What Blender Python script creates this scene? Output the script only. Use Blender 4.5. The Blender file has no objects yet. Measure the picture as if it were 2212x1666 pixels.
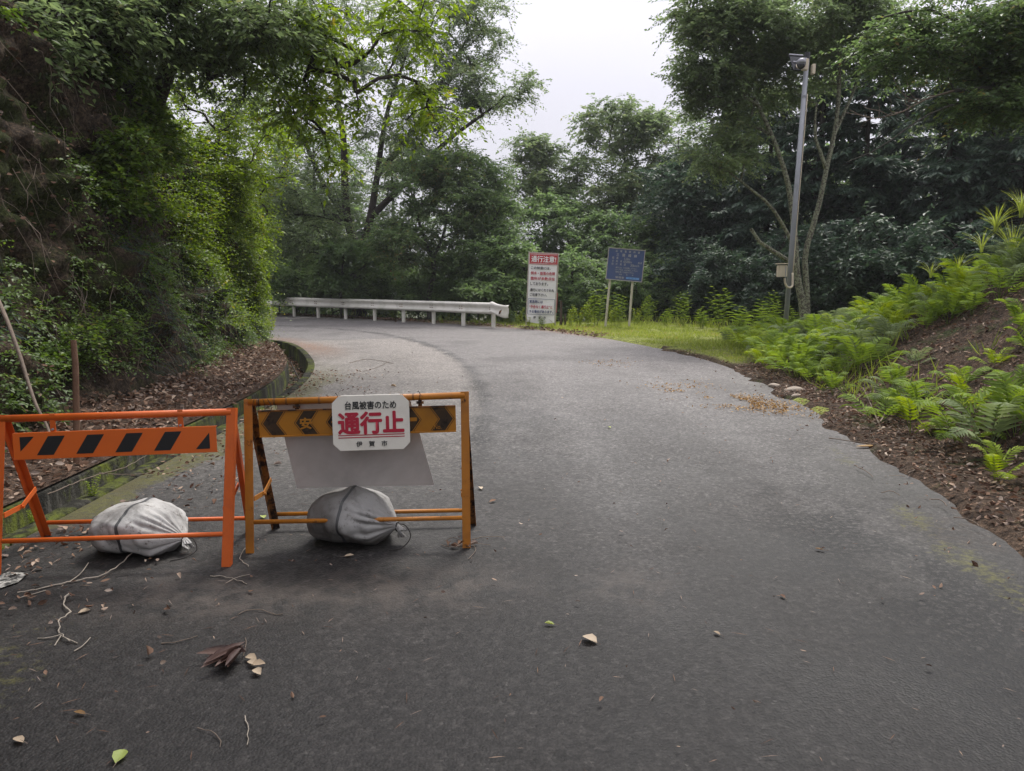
import bpy, bmesh, math, random
import numpy as np
from mathutils import Vector, Matrix

# ------------------------------------------------------------------ camera, sky, sun, exposure
sc = bpy.context.scene
COL = sc.collection
CAM_H = 1.5
PITCH = math.atan(228 / 1545)
cam_d = bpy.data.cameras.new('camera')
cam = bpy.data.objects.new('camera', cam_d)
COL.objects.link(cam)
cam.location = (0, 0, CAM_H)
cam.rotation_euler = (math.pi / 2 - PITCH, 0, 0)
cam_d.sensor_width = 36
cam_d.lens = 36 * 1545 / 2212
cam_d.clip_start = 0.05
cam_d.clip_end = 6000
sc.camera = cam

SUN_AZ, SUN_EL = math.radians(22), math.radians(58)      # azimuth measured from +Y towards +X
world = bpy.data.worlds.new('World')
sc.world = world
world.use_nodes = True
nt = world.node_tree
bg = nt.nodes['Background']
sky = nt.nodes.new('ShaderNodeTexSky')
sky.sky_type = 'NISHITA'
sky.sun_disc = False
sky.sun_elevation = SUN_EL
sky.sun_rotation = SUN_AZ
# even cloud cover over the blue sky: the standard overcast gradient, three times as bright overhead as at the horizon
tc = nt.nodes.new('ShaderNodeTexCoord')
sep = nt.nodes.new('ShaderNodeSeparateXYZ')
nt.links.new(tc.outputs['Generated'], sep.inputs[0])
mx = nt.nodes.new('ShaderNodeMath'); mx.operation = 'MAXIMUM'; mx.inputs[1].default_value = 0.0
nt.links.new(sep.outputs['Z'], mx.inputs[0])
gr = nt.nodes.new('ShaderNodeMath'); gr.operation = 'MULTIPLY_ADD'
gr.inputs[1].default_value = 2 / 3; gr.inputs[2].default_value = 1 / 3
nt.links.new(mx.outputs[0], gr.inputs[0])
cn = nt.nodes.new('ShaderNodeTexNoise'); cn.inputs['Scale'].default_value = 2.2; cn.inputs['Detail'].default_value = 2
nt.links.new(tc.outputs['Generated'], cn.inputs['Vector'])
cr = nt.nodes.new('ShaderNodeMapRange'); cr.inputs['To Min'].default_value = 0.8; cr.inputs['To Max'].default_value = 1.18
nt.links.new(cn.outputs['Fac'], cr.inputs[0])
ml = nt.nodes.new('ShaderNodeMath'); ml.operation = 'MULTIPLY'
nt.links.new(gr.outputs[0], ml.inputs[0]); nt.links.new(cr.outputs[0], ml.inputs[1])
cl = nt.nodes.new('ShaderNodeVectorMath'); cl.operation = 'SCALE'
cl.inputs[0].default_value = (13.2, 12.9, 14.2)
nt.links.new(ml.outputs[0], cl.inputs['Scale'])
mixw = nt.nodes.new('ShaderNodeMixRGB'); mixw.inputs[0].default_value = 0.95
nt.links.new(sky.outputs[0], mixw.inputs[1]); nt.links.new(cl.outputs[0], mixw.inputs[2])
nt.links.new(mixw.outputs[0], bg.inputs['Color'])
bg.inputs['Strength'].default_value = 0.05
world.cycles.sampling_method = 'MANUAL'
world.cycles.sample_map_resolution = 256

sun_d = bpy.data.lights.new('sun', 'SUN')
sun_d.energy = 1.5
sun_d.angle = math.radians(20)
sun_d.color = (1.0, 0.96, 0.9)
sun = bpy.data.objects.new('sun', sun_d)
COL.objects.link(sun)
sdir = Vector((math.sin(SUN_AZ) * math.cos(SUN_EL), math.cos(SUN_AZ) * math.cos(SUN_EL), math.sin(SUN_EL)))
sun.rotation_euler = sdir.to_track_quat('Z', 'Y').to_euler()
sun.location = sdir * 60

vs = sc.view_settings
vs.view_transform = 'Standard'; vs.look = 'None'; vs.gamma = 1; vs.use_curve_mapping = False
vs.exposure = 1.6
sc.render.engine = 'CYCLES'
cy = sc.cycles
cy.max_bounces = 8; cy.diffuse_bounces = 4; cy.glossy_bounces = 2; cy.transmission_bounces = 5; cy.transparent_max_bounces = 4
cy.sample_clamp_indirect = 4
cy.use_denoising = True

# ------------------------------------------------------------------ helpers
rng = np.random.default_rng(7)
random.seed(7)
UP = np.array([0, 0, 1.0])


def ray(x, y):
    u = (x - 1106) / 1545; v = (833 - y) / 1545
    c, s = math.cos(PITCH), math.sin(PITCH)
    return u, c + v * s, -s + v * c


def at(x, y, Y):
    """a point of the place seen at picture point (x, y) that stands Y metres ahead"""
    d = ray(x, y); t = Y / d[1]
    return np.array([d[0] * t, Y, CAM_H + d[2] * t])


def gnd(x, y, z=0.0):
    d = ray(x, y); t = (z - CAM_H) / d[2]
    return np.array([d[0] * t, d[1] * t, z])


def unit(v):
    v = np.asarray(v, float)
    return v / np.maximum(np.linalg.norm(v, axis=-1, keepdims=True), 1e-9)


def vnoise(p, seed=0):
    """value noise in 3D, 0..1, p (N,3)"""
    p = np.asarray(p, float)
    i = np.floor(p).astype(np.int64); f = p - i
    f = f * f * (3 - 2 * f)
    out = np.zeros(len(p))
    for dx in (0, 1):
        for dy in (0, 1):
            for dz in (0, 1):
                n = (i[:, 0] + dx) * 374761393 + (i[:, 1] + dy) * 668265263 + (i[:, 2] + dz) * 2147483647 + seed * 144665
                n = (n ^ (n >> 13)) * 1274126177
                n = n & 0x7fffffff
                n = (n ^ (n >> 16)) & 0xffff
                w = (f[:, 0] if dx else 1 - f[:, 0]) * (f[:, 1] if dy else 1 - f[:, 1]) * (f[:, 2] if dz else 1 - f[:, 2])
                out += w * n / 65535.0
    return out


def fbm(p, octv=4, seed=0):
    p = np.asarray(p, float); s = 0; a = 0.5; t = 0
    for o in range(octv):
        s = s + a * vnoise(p * 2 ** o, seed + o * 7); t += a; a *= 0.5
    return s / t


def sstep(a, b, x):
    t = np.clip((np.asarray(x, float) - a) / (b - a), 0, 1)
    return t * t * (3 - 2 * t)


def spline(pts, step):
    """Catmull-Rom through pts, resampled every step metres"""
    pts = np.asarray(pts, float)
    q = np.vstack([2 * pts[0] - pts[1], pts, 2 * pts[-1] - pts[-2]])
    out = []
    for i in range(1, len(q) - 2):
        t = np.linspace(0, 1, 24, endpoint=False)[:, None]
        a, b, c, d = q[i - 1], q[i], q[i + 1], q[i + 2]
        out.append(0.5 * (2 * b + (c - a) * t + (2 * a - 5 * b + 4 * c - d) * t ** 2 + (3 * b - a - 3 * c + d) * t ** 3))
    out.append(pts[-1:])
    out = np.vstack(out)
    L = np.concatenate([[0], np.cumsum(np.linalg.norm(np.diff(out, axis=0), axis=1))])
    s = np.linspace(0, L[-1], max(2, int(L[-1] / step) + 1))
    return np.stack([np.interp(s, L, out[:, k]) for k in range(out.shape[1])], 1)


def np_mesh(name, V, F, attrs=None, smooth=False):
    """mesh from arrays; F is one (M,k) array or a list of them; attrs {name: per-face values} or ('POINT', values)"""
    if not isinstance(F, (list, tuple)):
        F = [F]
    F = [np.asarray(f, np.int32) for f in F if len(f)]
    me = bpy.data.meshes.new(name)
    me.vertices.add(len(V)); me.vertices.foreach_set('co', np.asarray(V, np.float32).ravel())
    nl = sum(f.size for f in F); nf = sum(len(f) for f in F)
    me.loops.add(nl); me.polygons.add(nf)
    me.loops.foreach_set('vertex_index', np.concatenate([f.ravel() for f in F]))
    tot = np.concatenate([np.full(len(f), f.shape[1], np.int32) for f in F])
    me.polygons.foreach_set('loop_start', np.concatenate([[0], np.cumsum(tot)[:-1]]).astype(np.int32))
    me.polygons.foreach_set('loop_total', tot)
    if smooth:
        me.polygons.foreach_set('use_smooth', np.ones(nf, bool))
    me.update(calc_edges=True)
    for k, v in (attrs or {}).items():
        dom = 'FACE'
        if isinstance(v, tuple):
            dom, v = v
        a = me.attributes.new(k, 'FLOAT', dom)
        a.data.foreach_set('value', np.asarray(v, np.float32))
    return me


def link(name, me, mat=None, parent=None, loc=None, rot=None):
    o = bpy.data.objects.new(name, me)
    COL.objects.link(o)
    if mat is not None and len(me.materials) == 0:
        me.materials.append(mat)
    if parent is not None:
        o.parent = parent
    if loc is not None:
        o.location = loc
    if rot is not None:
        o.rotation_euler = rot
    return o


def tag(o, label=None, cat=None, group=None, kind=None):
    if label: o['label'] = label
    if cat: o['category'] = cat
    if group: o['group'] = group
    if kind: o['kind'] = kind
    return o


def thing(name, label, cat, loc=(0, 0, 0), rot=(0, 0, 0), group=None):
    o = bpy.data.objects.new(name, None)
    o.empty_display_size = 0.1
    COL.objects.link(o)
    o.location = loc; o.rotation_euler = rot
    return tag(o, label, cat, group)


class MB:
    """collects simple solids into one mesh"""
    def __init__(self): self.v = []; self.f = []

    def add(self, V, F):
        n = len(self.v)
        self.v += [tuple(map(float, p)) for p in V]
        self.f += [tuple(int(i) + n for i in f) for f in F]
        return self

    def box(self, c, s, R=None):
        c = np.asarray(c, float); h = np.asarray(s, float) / 2
        P = np.array([[x, y, z] for x in (-1, 1) for y in (-1, 1) for z in (-1, 1)]) * h
        if R is not None: P = P @ np.asarray(R).T
        return self.add(P + c, [(0, 1, 3, 2), (4, 6, 7, 5), (0, 4, 5, 1), (2, 3, 7, 6), (0, 2, 6, 4), (1, 5, 7, 3)])

    def beam(self, p0, p1, w, h, side=(1, 0, 0)):
        """box bar from p0 to p1; w measured along side, h across"""
        p0 = np.asarray(p0, float); p1 = np.asarray(p1, float)
        d = unit(p1 - p0); s = np.asarray(side, float); s = unit(s - d * s.dot(d)); t = np.cross(d, s)
        P = [p + s * a * w / 2 + t * b * h / 2 for p in (p0, p1) for a, b in ((-1, -1), (1, -1), (1, 1), (-1, 1))]
        return self.add(P, [(3, 2, 1, 0), (4, 5, 6, 7), (0, 1, 5, 4), (1, 2, 6, 5), (2, 3, 7, 6), (3, 0, 4, 7)])

    def angle(self, p0, p1, w, t, s1, s2):
        """L-section bar: flanges of width w and thickness t along s1 and s2"""
        p0 = np.asarray(p0, float); p1 = np.asarray(p1, float)
        d = unit(p1 - p0)
        a = np.asarray(s1, float); a = unit(a - d * a.dot(d))
        b = np.asarray(s2, float); b = b - d * b.dot(d); b = unit(b - a * b.dot(a))
        prof = [(0, 0), (w, 0), (w, t), (t, t), (t, w), (0, w)]
        P = [p + a * x + b * y for p in (p0, p1) for x, y in prof]
        F = [tuple(reversed(range(6))), tuple(range(6, 12))] + [(i, (i + 1) % 6, 6 + (i + 1) % 6, 6 + i) for i in range(6)]
        return self.add(P, F)

    def tube(self, pts, r, n=8, caps=True):
        V, F = tube_arrays(pts, r, n)
        k = len(pts)
        F = [tuple(f) for f in F]
        if caps:
            F += [tuple(reversed(range(n))), tuple(range((k - 1) * n, k * n))]
        return self.add(V, F)

    def prism(self, poly, y0, y1):
        """polygon in x,z extruded from y0 to y1"""
        n = len(poly)
        P = [(x, y0, z) for x, z in poly] + [(x, y1, z) for x, z in poly]
        F = [tuple(range(n)), tuple(reversed(range(n, 2 * n)))] + [(i, n + i, n + (i + 1) % n, (i + 1) % n) for i in range(n)]
        return self.add(P, F)

    def build(self, name, mat, parent=None, loc=None, rot=None, bevel=0, smooth=False, seg=2):
        me = bpy.data.meshes.new(name)
        me.from_pydata(self.v, [], self.f)
        bm = bmesh.new(); bm.from_mesh(me)
        bmesh.ops.recalc_face_normals(bm, faces=bm.faces)
        if bevel:
            bmesh.ops.bevel(bm, geom=[e for e in bm.edges if len(e.link_faces) == 2 and e.calc_face_angle(0) > 0.6], offset=bevel, segments=seg, affect='EDGES', clamp_overlap=True)
        bm.to_mesh(me); bm.free()
        if smooth:
            for p in me.polygons: p.use_smooth = True
        return link(name, me, mat, parent, loc, rot)


def tube_arrays(pts, r, n=6):
    pts = np.asarray(pts, float)
    k = len(pts); r = np.broadcast_to(np.asarray(r, float), (k,))
    T = unit(np.gradient(pts, axis=0))
    ref = np.array([0, 0, 1.0]) if abs(T[0][2]) < 0.9 else np.array([1.0, 0, 0])
    s = unit(ref - T[0] * ref.dot(T[0]))
    ang = np.arange(n) * 2 * math.pi / n
    V = np.empty((k, n, 3))
    for i in range(k):
        s = unit(s - T[i] * s.dot(T[i])); b = np.cross(T[i], s)
        V[i] = pts[i] + r[i] * (np.cos(ang)[:, None] * s + np.sin(ang)[:, None] * b)
    i = np.arange(k - 1)[:, None] * n; j = np.arange(n)[None]
    F = np.stack([i + j, i + (j + 1) % n, i + n + (j + 1) % n, i + n + j], -1).reshape(-1, 4)
    return V.reshape(-1, 3), F


def join(parts):
    """[(V,F)] -> V, [F by size]"""
    Vs = []; Fs = {}; n = 0
    for V, F in parts:
        Vs.append(V)
        if len(F): Fs.setdefault(np.asarray(F).shape[1], []).append(np.asarray(F) + n)
        n += len(V)
    return np.vstack(Vs), [np.vstack(f) for f in Fs.values()]


def leaf_arrays(P, D, N, L, W, fold=0.25, curl=0.0, mid=0.42):
    """folded diamond leaves: base P, direction D, upper side N"""
    D = unit(D); S = unit(np.cross(D, N)); N = np.cross(S, D)
    L = np.broadcast_to(L, (len(P),))[:, None]; W = np.broadcast_to(W, (len(P),))[:, None]
    tip = P + D * L - N * L * curl
    m = P + D * L * mid
    V = np.stack([P, m + S * W / 2 + N * W * fold, tip, m - S * W / 2 + N * W * fold], 1)
    b = np.arange(len(P))[:, None] * 4
    F = np.stack([b + [0, 1, 2], b + [0, 2, 3]], 1).reshape(-1, 3)
    return V.reshape(-1, 3), F


def leaf8_arrays(P, D, N, L, W, fold=0.2, curl=0.1, twist=0.0):
    """rounder leaf of eight faces, curled along its length"""
    D = unit(D); S = unit(np.cross(D, N)); N = np.cross(S, D)
    L = np.broadcast_to(L, (len(P),))[:, None]; W = np.broadcast_to(W, (len(P),))[:, None]
    fold = np.broadcast_to(fold, (len(P), 1)) if np.ndim(fold) < 2 else fold
    curl = np.broadcast_to(curl, (len(P), 1)) if np.ndim(curl) < 2 else curl
    def pt(f, w, sg): return P + D * L * f + S * W * 0.5 * w * sg + N * (W * fold * w - L * curl * f * f)
    V = np.stack([pt(0, 0, 1), pt(.28, .8, 1), pt(.62, 1.0, 1), pt(.86, .5, 1), pt(1, 0, 1), pt(.86, .5, -1), pt(.62, 1.0, -1), pt(.28, .8, -1), pt(.45, 0, 1)], 1)
    b = np.arange(len(P))[:, None] * 9
    F = np.concatenate([b + [8, k, (k + 1) % 8] for k in range(8)])
    F = np.stack([b + [8, k, (k + 1) % 8] for k in range(8)], 1).reshape(-1, 3)
    return V.reshape(-1, 3), F


# ------------------------------------------------------------------ materials
def newmat(name):
    m = bpy.data.materials.new(name); m.use_nodes = True
    return m, m.node_tree, m.node_tree.nodes['Principled BSDF']


def ramp(nt_, stops, src=None, interp='LINEAR'):
    r = nt_.nodes.new('ShaderNodeValToRGB'); e = r.color_ramp.elements
    r.color_ramp.interpolation = interp
    while len(e) < len(stops): e.new(0.5)
    for k, (p, c) in zip(e, stops):
        k.position = p; k.color = (*c, 1) if len(c) == 3 else c
    if src is not None: nt_.links.new(src, r.inputs[0])
    return r


def noise(nt_, scale, detail=4, rough=0.55, vec=None, dist=0.0):
    n = nt_.nodes.new('ShaderNodeTexNoise')
    n.inputs['Scale'].default_value = scale; n.inputs['Detail'].default_value = detail
    n.inputs['Roughness'].default_value = rough; n.inputs['Distortion'].default_value = dist
    if vec is not None: nt_.links.new(vec, n.inputs['Vector'])
    return n


def coords(nt_, kind='Object'):
    return nt_.nodes.new('ShaderNodeTexCoord').outputs[kind]


def bump(nt_, b, src, strength, dist):
    n = nt_.nodes.new('ShaderNodeBump'); n.inputs['Strength'].default_value = strength; n.inputs['Distance'].default_value = dist
    nt_.links.new(src, n.inputs['Height']); nt_.links.new(n.outputs[0], b.inputs['Normal'])
    return n


def mixc(nt_, fac, a, b, mode='MIX'):
    m = nt_.nodes.new('ShaderNodeMixRGB'); m.blend_type = mode
    for i, v in ((0, fac), (1, a), (2, b)):
        if hasattr(v, 'is_linked'): nt_.links.new(v, m.inputs[i])
        elif i == 0: m.inputs[0].default_value = v
        else: m.inputs[i].default_value = (*v, 1)
    return m.outputs[0]


def math_(nt_, op, a, b=None, clamp=False):
    m = nt_.nodes.new('ShaderNodeMath'); m.operation = op; m.use_clamp = clamp
    for i, v in ((0, a), (1, b)):
        if v is None: continue
        if hasattr(v, 'is_linked'): nt_.links.new(v, m.inputs[i])
        else: m.inputs[i].default_value = v
    return m.outputs[0]


def attr(nt_, name):
    a = nt_.nodes.new('ShaderNodeAttribute'); a.attribute_name = name
    return a.outputs['Fac']


def painted(name, base, wear=None, rough=0.45, scale=9.0, wear_lo=0.6, wear_hi=0.72, var=0.12, spec=0.4, metallic=0.0, dirt=None, dirt_lo=0.45, dirt_hi=0.8):
    """paint with slight mottling, optional wear patches and dirt"""
    m, t, b = newmat(name)
    co = coords(t)
    n1 = noise(t, scale * 0.5, 5, 0.6, co)
    col = mixc(t, n1.outputs['Fac'], tuple(c * (1 - var) for c in base), tuple(min(1, c * (1 + var)) for c in base))
    if dirt:
        nd = noise(t, scale * 0.8, 6, 0.65, co, 0.4)
        r = ramp(t, [(dirt_lo, (0, 0, 0)), (dirt_hi, (1, 1, 1))], nd.outputs['Fac'])
        col = mixc(t, math_(t, 'MULTIPLY', r.outputs[0], 0.7), col, dirt)
    if wear:
        n2 = noise(t, scale * 2.5, 8, 0.7, co, 0.2)
        r = ramp(t, [(wear_lo, (0, 0, 0)), (wear_hi, (1, 1, 1))], n2.outputs['Fac'])
        col = mixc(t, r.outputs[0], col, wear)
        rr = ramp(t, [(wear_lo, (rough,) * 3), (wear_hi, (0.85,) * 3)], n2.outputs['Fac'])
        t.links.new(rr.outputs[0], b.inputs['Roughness'])
    else:
        b.inputs['Roughness'].default_value = rough
    t.links.new(col, b.inputs['Base Color'])
    b.inputs['Specular IOR Level'].default_value = spec
    b.inputs['Metallic'].default_value = metallic
    nb = noise(t, scale * 12, 3, 0.6, co)
    bump(t, b, nb.outputs['Fac'], 0.15, 0.002)
    return m


def leafmat(name, stops, trans=0.35, rough=0.45, spec=0.35):
    """leaf: colour by the per-leaf tint, part of the light passes through"""
    m, t, b = newmat(name)
    r = ramp(t, stops, attr(t, 'tint'))
    t.links.new(r.outputs[0], b.inputs['Base Color'])
    b.inputs['Roughness'].default_value = rough
    b.inputs['Specular IOR Level'].default_value = spec
    tr = t.nodes.new('ShaderNodeBsdfTranslucent')
    hs = t.nodes.new('ShaderNodeHueSaturation'); hs.inputs['Saturation'].default_value = 1.15; hs.inputs['Value'].default_value = 1.5
    hs.inputs['Hue'].default_value = 0.49
    t.links.new(r.outputs[0], hs.inputs['Color']); t.links.new(hs.outputs[0], tr.inputs['Color'])
    mx_ = t.nodes.new('ShaderNodeMixShader'); mx_.inputs[0].default_value = trans
    t.links.new(b.outputs[0], mx_.inputs[1]); t.links.new(tr.outputs[0], mx_.inputs[2])
    t.links.new(mx_.outputs[0], t.nodes['Material Output'].inputs[0])
    return m


def barkmat(name, c0, c1, lichen=None, lo=0.5, hi=0.6, scale=14):
    m, t, b = newmat(name)
    co = coords(t)
    n = noise(t, scale, 6, 0.7, co)
    col = mixc(t, n.outputs['Fac'], c0, c1)
    if lichen:
        n2 = noise(t, scale * 0.9, 5, 0.6, co, 0.5)
        r = ramp(t, [(lo, (0, 0, 0)), (hi, (1, 1, 1))], n2.outputs['Fac'])
        col = mixc(t, r.outputs[0], col, lichen)
    t.links.new(col, b.inputs['Base Color']); b.inputs['Roughness'].default_value = 0.9
    b.inputs['Specular IOR Level'].default_value = 0.2
    bump(t, b, n.outputs['Fac'], 0.6, 0.02)
    return m


M = {}
# asphalt: bitumen with aggregate, moss and stain masks stored on the sheet
m, t, b = newmat('asphalt')
co = coords(t)
vo = t.nodes.new('ShaderNodeTexVoronoi'); vo.inputs['Scale'].default_value = 95; t.links.new(co, vo.inputs['Vector'])
sepc = t.nodes.new('ShaderNodeSeparateColor'); t.links.new(vo.outputs['Color'], sepc.inputs[0])
vo2 = t.nodes.new('ShaderNodeTexVoronoi'); vo2.inputs['Scale'].default_value = 40; t.links.new(co, vo2.inputs['Vector'])
sep2 = t.nodes.new('ShaderNodeSeparateColor'); t.links.new(vo2.outputs['Color'], sep2.inputs[0])
st = ramp(t, [(0.0, (0.35,) * 3), (0.5, (0.8,) * 3), (0.85, (1.35,) * 3), (0.97, (2.0,) * 3), (1.0, (3.2,) * 3)], math_(t, 'MULTIPLY', math_(t, 'ADD', sepc.outputs[0], sep2.outputs[1]), 0.5))
n1 = noise(t, 0.7, 4, 0.6, co, 0.6)
n3 = noise(t, 6, 5, 0.7, co, 0.3)
n4 = noise(t, 30, 4, 0.75, co, 0.4)
near_shadeb = ramp(t, [(0.34, (0.0145, 0.0135, 0.0127)), (0.6, (0.029, 0.027, 0.0253))], n1.outputs['Fac']).outputs[0]  # near road base: shade of overhanging trees put into the colour
litb = mixc(t, n3.outputs['Fac'], (0.056, 0.0535, 0.0525), (0.165, 0.158, 0.155))  # lighter base: open-sky light farther on put into the colour
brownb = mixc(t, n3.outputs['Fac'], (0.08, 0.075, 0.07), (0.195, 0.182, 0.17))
wfac = math_(t, 'ADD', attr(t, 'lit_worn'), math_(t, 'MULTIPLY', math_(t, 'SUBTRACT', n3.outputs['Fac'], 0.5), 0.7), True)
wfac = math_(t, 'MULTIPLY', wfac, attr(t, 'lit_worn'), True)
col = mixc(t, attr(t, 'lane'), litb, brownb)
col = mixc(t, 1.0, col, mixc(t, attr(t, 'far_light'), (1, 1, 1), (1.6, 1.57, 1.56)), 'MULTIPLY')  # far road brightened again, light of the open bend painted in
col = mixc(t, attr(t, 'lit_worn'), near_shadeb, col)
col = mixc(t, 1.0, col, st.outputs[0], 'MULTIPLY')
col = mixc(t, 1.0, col, ramp(t, [(0.3, (0.6, 0.6, 0.61)), (0.7, (1.38, 1.36, 1.33))], n4.outputs['Fac']).outputs[0], 'MULTIPLY')
darkf = math_(t, 'MULTIPLY', attr(t, 'dark'), ramp(t, [(0.46, (1, 1, 1)), (0.58, (0.15,) * 3)], n4.outputs['Fac']).outputs[0])
col = mixc(t, darkf, col, (0.008, 0.008, 0.0085))
n5 = noise(t, 14, 5, 0.75, co, 0.3)
mosf = ramp(t, [(0.62, (0, 0, 0)), (0.82, (0.92,) * 3)], math_(t, 'ADD', math_(t, 'MULTIPLY', attr(t, 'moss'), 0.55), math_(t, 'MULTIPLY', math_(t, 'ADD', n5.outputs['Fac'], math_(t, 'MULTIPLY', math_(t, 'SUBTRACT', n4.outputs['Fac'], 0.5), 0.7)), 0.72))).outputs[0]
mosf = math_(t, 'MULTIPLY', mosf, ramp(t, [(0.02, (0, 0, 0)), (0.25, (1, 1, 1))], attr(t, 'moss')).outputs[0])
col = mixc(t, mosf, col, mixc(t, n4.outputs['Fac'], (0.03, 0.034, 0.008), (0.115, 0.105, 0.026)))
rusf = math_(t, 'MULTIPLY', attr(t, 'rust'), ramp(t, [(0.4, (0, 0, 0)), (0.6, (1, 1, 1))], n5.outputs['Fac']).outputs[0])
col = mixc(t, rusf, col, mixc(t, n4.outputs['Fac'], (0.09, 0.045, 0.022), (0.3, 0.14, 0.07)))
mudf = math_(t, 'MULTIPLY', attr(t, 'mud'), ramp(t, [(0.4, (0, 0, 0)), (0.62, (0.8, 0.8, 0.8))], n3.outputs['Fac']).outputs[0])
col = mixc(t, mudf, col, (0.075, 0.062, 0.053))
dirf = ramp(t, [(0.5, (0, 0, 0)), (0.72, (0.95,) * 3)], math_(t, 'ADD', math_(t, 'MULTIPLY', attr(t, 'dirt'), 0.6), math_(t, 'MULTIPLY', n5.outputs['Fac'], 0.45))).outputs[0]
dirf = math_(t, 'MULTIPLY', dirf, ramp(t, [(0.02, (0, 0, 0)), (0.2, (1, 1, 1))], attr(t, 'dirt')).outputs[0])
col = mixc(t, dirf, col, mixc(t, n4.outputs['Fac'], (0.014, 0.010, 0.007), (0.075, 0.052, 0.037)))
t.links.new(col, b.inputs['Base Color'])
rr = ramp(t, [(0.3, (0.52,) * 3), (0.7, (0.75,) * 3)], n1.outputs['Fac'])
t.links.new(rr.outputs[0], b.inputs['Roughness'])
b.inputs['Specular IOR Level'].default_value = 0.32
hb = mixc(t, 0.45, vo.outputs['Distance'], n4.outputs['Fac'])
bump(t, b, hb, 0.6, 0.006).invert = True
M['asphalt'] = m


def soil(name, c0, c1, moss, lo, hi, sc_=5.0):
    m, t, b = newmat(name)
    co = coords(t)
    n = noise(t, sc_, 5, 0.7, co, 0.5)
    col = ramp(t, [(0.3, c0), (0.7, c1)], n.outputs['Fac']).outputs[0]
    if name in ('forest_floor', 'right_bank_soil'):
        col = mixc(t, attr(t, 'verge'), col, ramp(t, [(0.3, (0.13, 0.15, 0.035)), (0.7, (0.26, 0.29, 0.08))], n.outputs['Fac']).outputs[0])
        moss = None if name == 'forest_floor' else moss
    if moss:
        n2 = noise(t, sc_ * 0.35, 4, 0.7, co, 0.4)
        r = ramp(t, [(lo, (0, 0, 0)), (hi, (1, 1, 1))], n2.outputs['Fac'])
        col = mixc(t, r.outputs[0], col, mixc(t, noise(t, 40, 3, 0.6, co).outputs['Fac'], moss, tuple(c * 2.4 for c in moss)))
    n3 = noise(t, sc_ * 6, 4, 0.75, co)
    col = mixc(t, 1.0, col, ramp(t, [(0.34, (0.3,) * 3), (0.5, (0.95,) * 3), (0.68, (2.1, 2.0, 1.9))], n3.outputs['Fac']).outputs[0], 'MULTIPLY')
    t.links.new(col, b.inputs['Base Color']); b.inputs['Roughness'].default_value = 0.95
    b.inputs['Specular IOR Level'].default_value = 0.15
    bump(t, b, n3.outputs['Fac'], 0.9, 0.05)
    return m


M['bank'] = soil('bank_soil', (0.010, 0.0075, 0.0055), (0.095, 0.07, 0.05), (0.016, 0.02, 0.006), 0.47, 0.58)
M['litter_soil'] = soil('litter_soil', (0.035, 0.022, 0.016), (0.11, 0.075, 0.055), None, 0, 1)
M['right_soil'] = soil('right_bank_soil', (0.022, 0.015, 0.011), (0.10, 0.07, 0.05), (0.02, 0.028, 0.009), 0.56, 0.68)
M['terrain'] = soil('forest_floor', (0.02, 0.024, 0.010), (0.07, 0.075, 0.03), (0.03, 0.045, 0.012), 0.45, 0.6)
m, t, b = newmat('mossy_concrete')
co = coords(t)
mp = t.nodes.new('ShaderNodeMapping'); mp.inputs['Scale'].default_value = (7, 7, 1.2); t.links.new(co, mp.inputs['Vector'])
n = noise(t, 1.6, 5, 0.7, mp.outputs[0], 0.3); n2 = noise(t, 2.2, 5, 0.7, co, 0.4); n3 = noise(t, 45, 3, 0.6, co)
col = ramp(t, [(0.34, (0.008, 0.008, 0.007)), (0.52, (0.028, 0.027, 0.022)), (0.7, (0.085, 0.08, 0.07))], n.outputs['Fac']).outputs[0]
mf = math_(t, 'MULTIPLY', ramp(t, [(0.46, (0, 0, 0)), (0.58, (1, 1, 1))], n2.outputs['Fac']).outputs[0], ramp(t, [(0.4, (0.25,) * 3), (0.56, (1, 1, 1))], n.outputs['Fac']).outputs[0])
col = mixc(t, mf, col, mixc(t, n3.outputs['Fac'], (0.03, 0.042, 0.006), (0.13, 0.15, 0.025)))
t.links.new(col, b.inputs['Base Color']); b.inputs['Roughness'].default_value = 0.95; b.inputs['Specular IOR Level'].default_value = 0.15
bump(t, b, n3.outputs['Fac'], 0.8, 0.02)
M['concrete'] = m

M['dead_leaf'] = leafmat('dead_leaf', [(0.0, (0.035, 0.022, 0.016)), (0.3, (0.13, 0.078, 0.055)), (0.5, (0.25, 0.16, 0.11)), (0.62, (0.2, 0.165, 0.145)), (0.8, (0.36, 0.26, 0.19)), (1.0, (0.5, 0.42, 0.35))], 0.1, 0.85, 0.12)
M['leaf_oak'] = leafmat('leaf_oak', [(0.0, (0.078, 0.115, 0.055)), (0.5, (0.13, 0.18, 0.086)), (0.85, (0.17, 0.225, 0.1)), (1.0, (0.22, 0.235, 0.11))], 0.56)
M['leaf_bright'] = leafmat('leaf_bright', [(0.0, (0.08, 0.13, 0.02)), (0.5, (0.14, 0.215, 0.03)), (0.9, (0.2, 0.28, 0.045)), (1.0, (0.27, 0.25, 0.05))], 0.5)
M['leaf_mid'] = leafmat('leaf_mid', [(0.0, (0.072, 0.118, 0.052)), (0.5, (0.12, 0.185, 0.076)), (1.0, (0.175, 0.245, 0.096))], 0.56)
M['leaf_olive'] = leafmat('leaf_olive', [(0.0, (0.055, 0.092, 0.04)), (0.5, (0.1, 0.155, 0.062)), (0.92, (0.145, 0.2, 0.075)), (1.0, (0.21, 0.17, 0.06))], 0.48)
M['leaf_conifer'] = leafmat('leaf_conifer', [(0.0, (0.026, 0.045, 0.033)), (0.5, (0.048, 0.082, 0.052)), (1.0, (0.085, 0.125, 0.068))], 0.3, 0.5)
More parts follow.
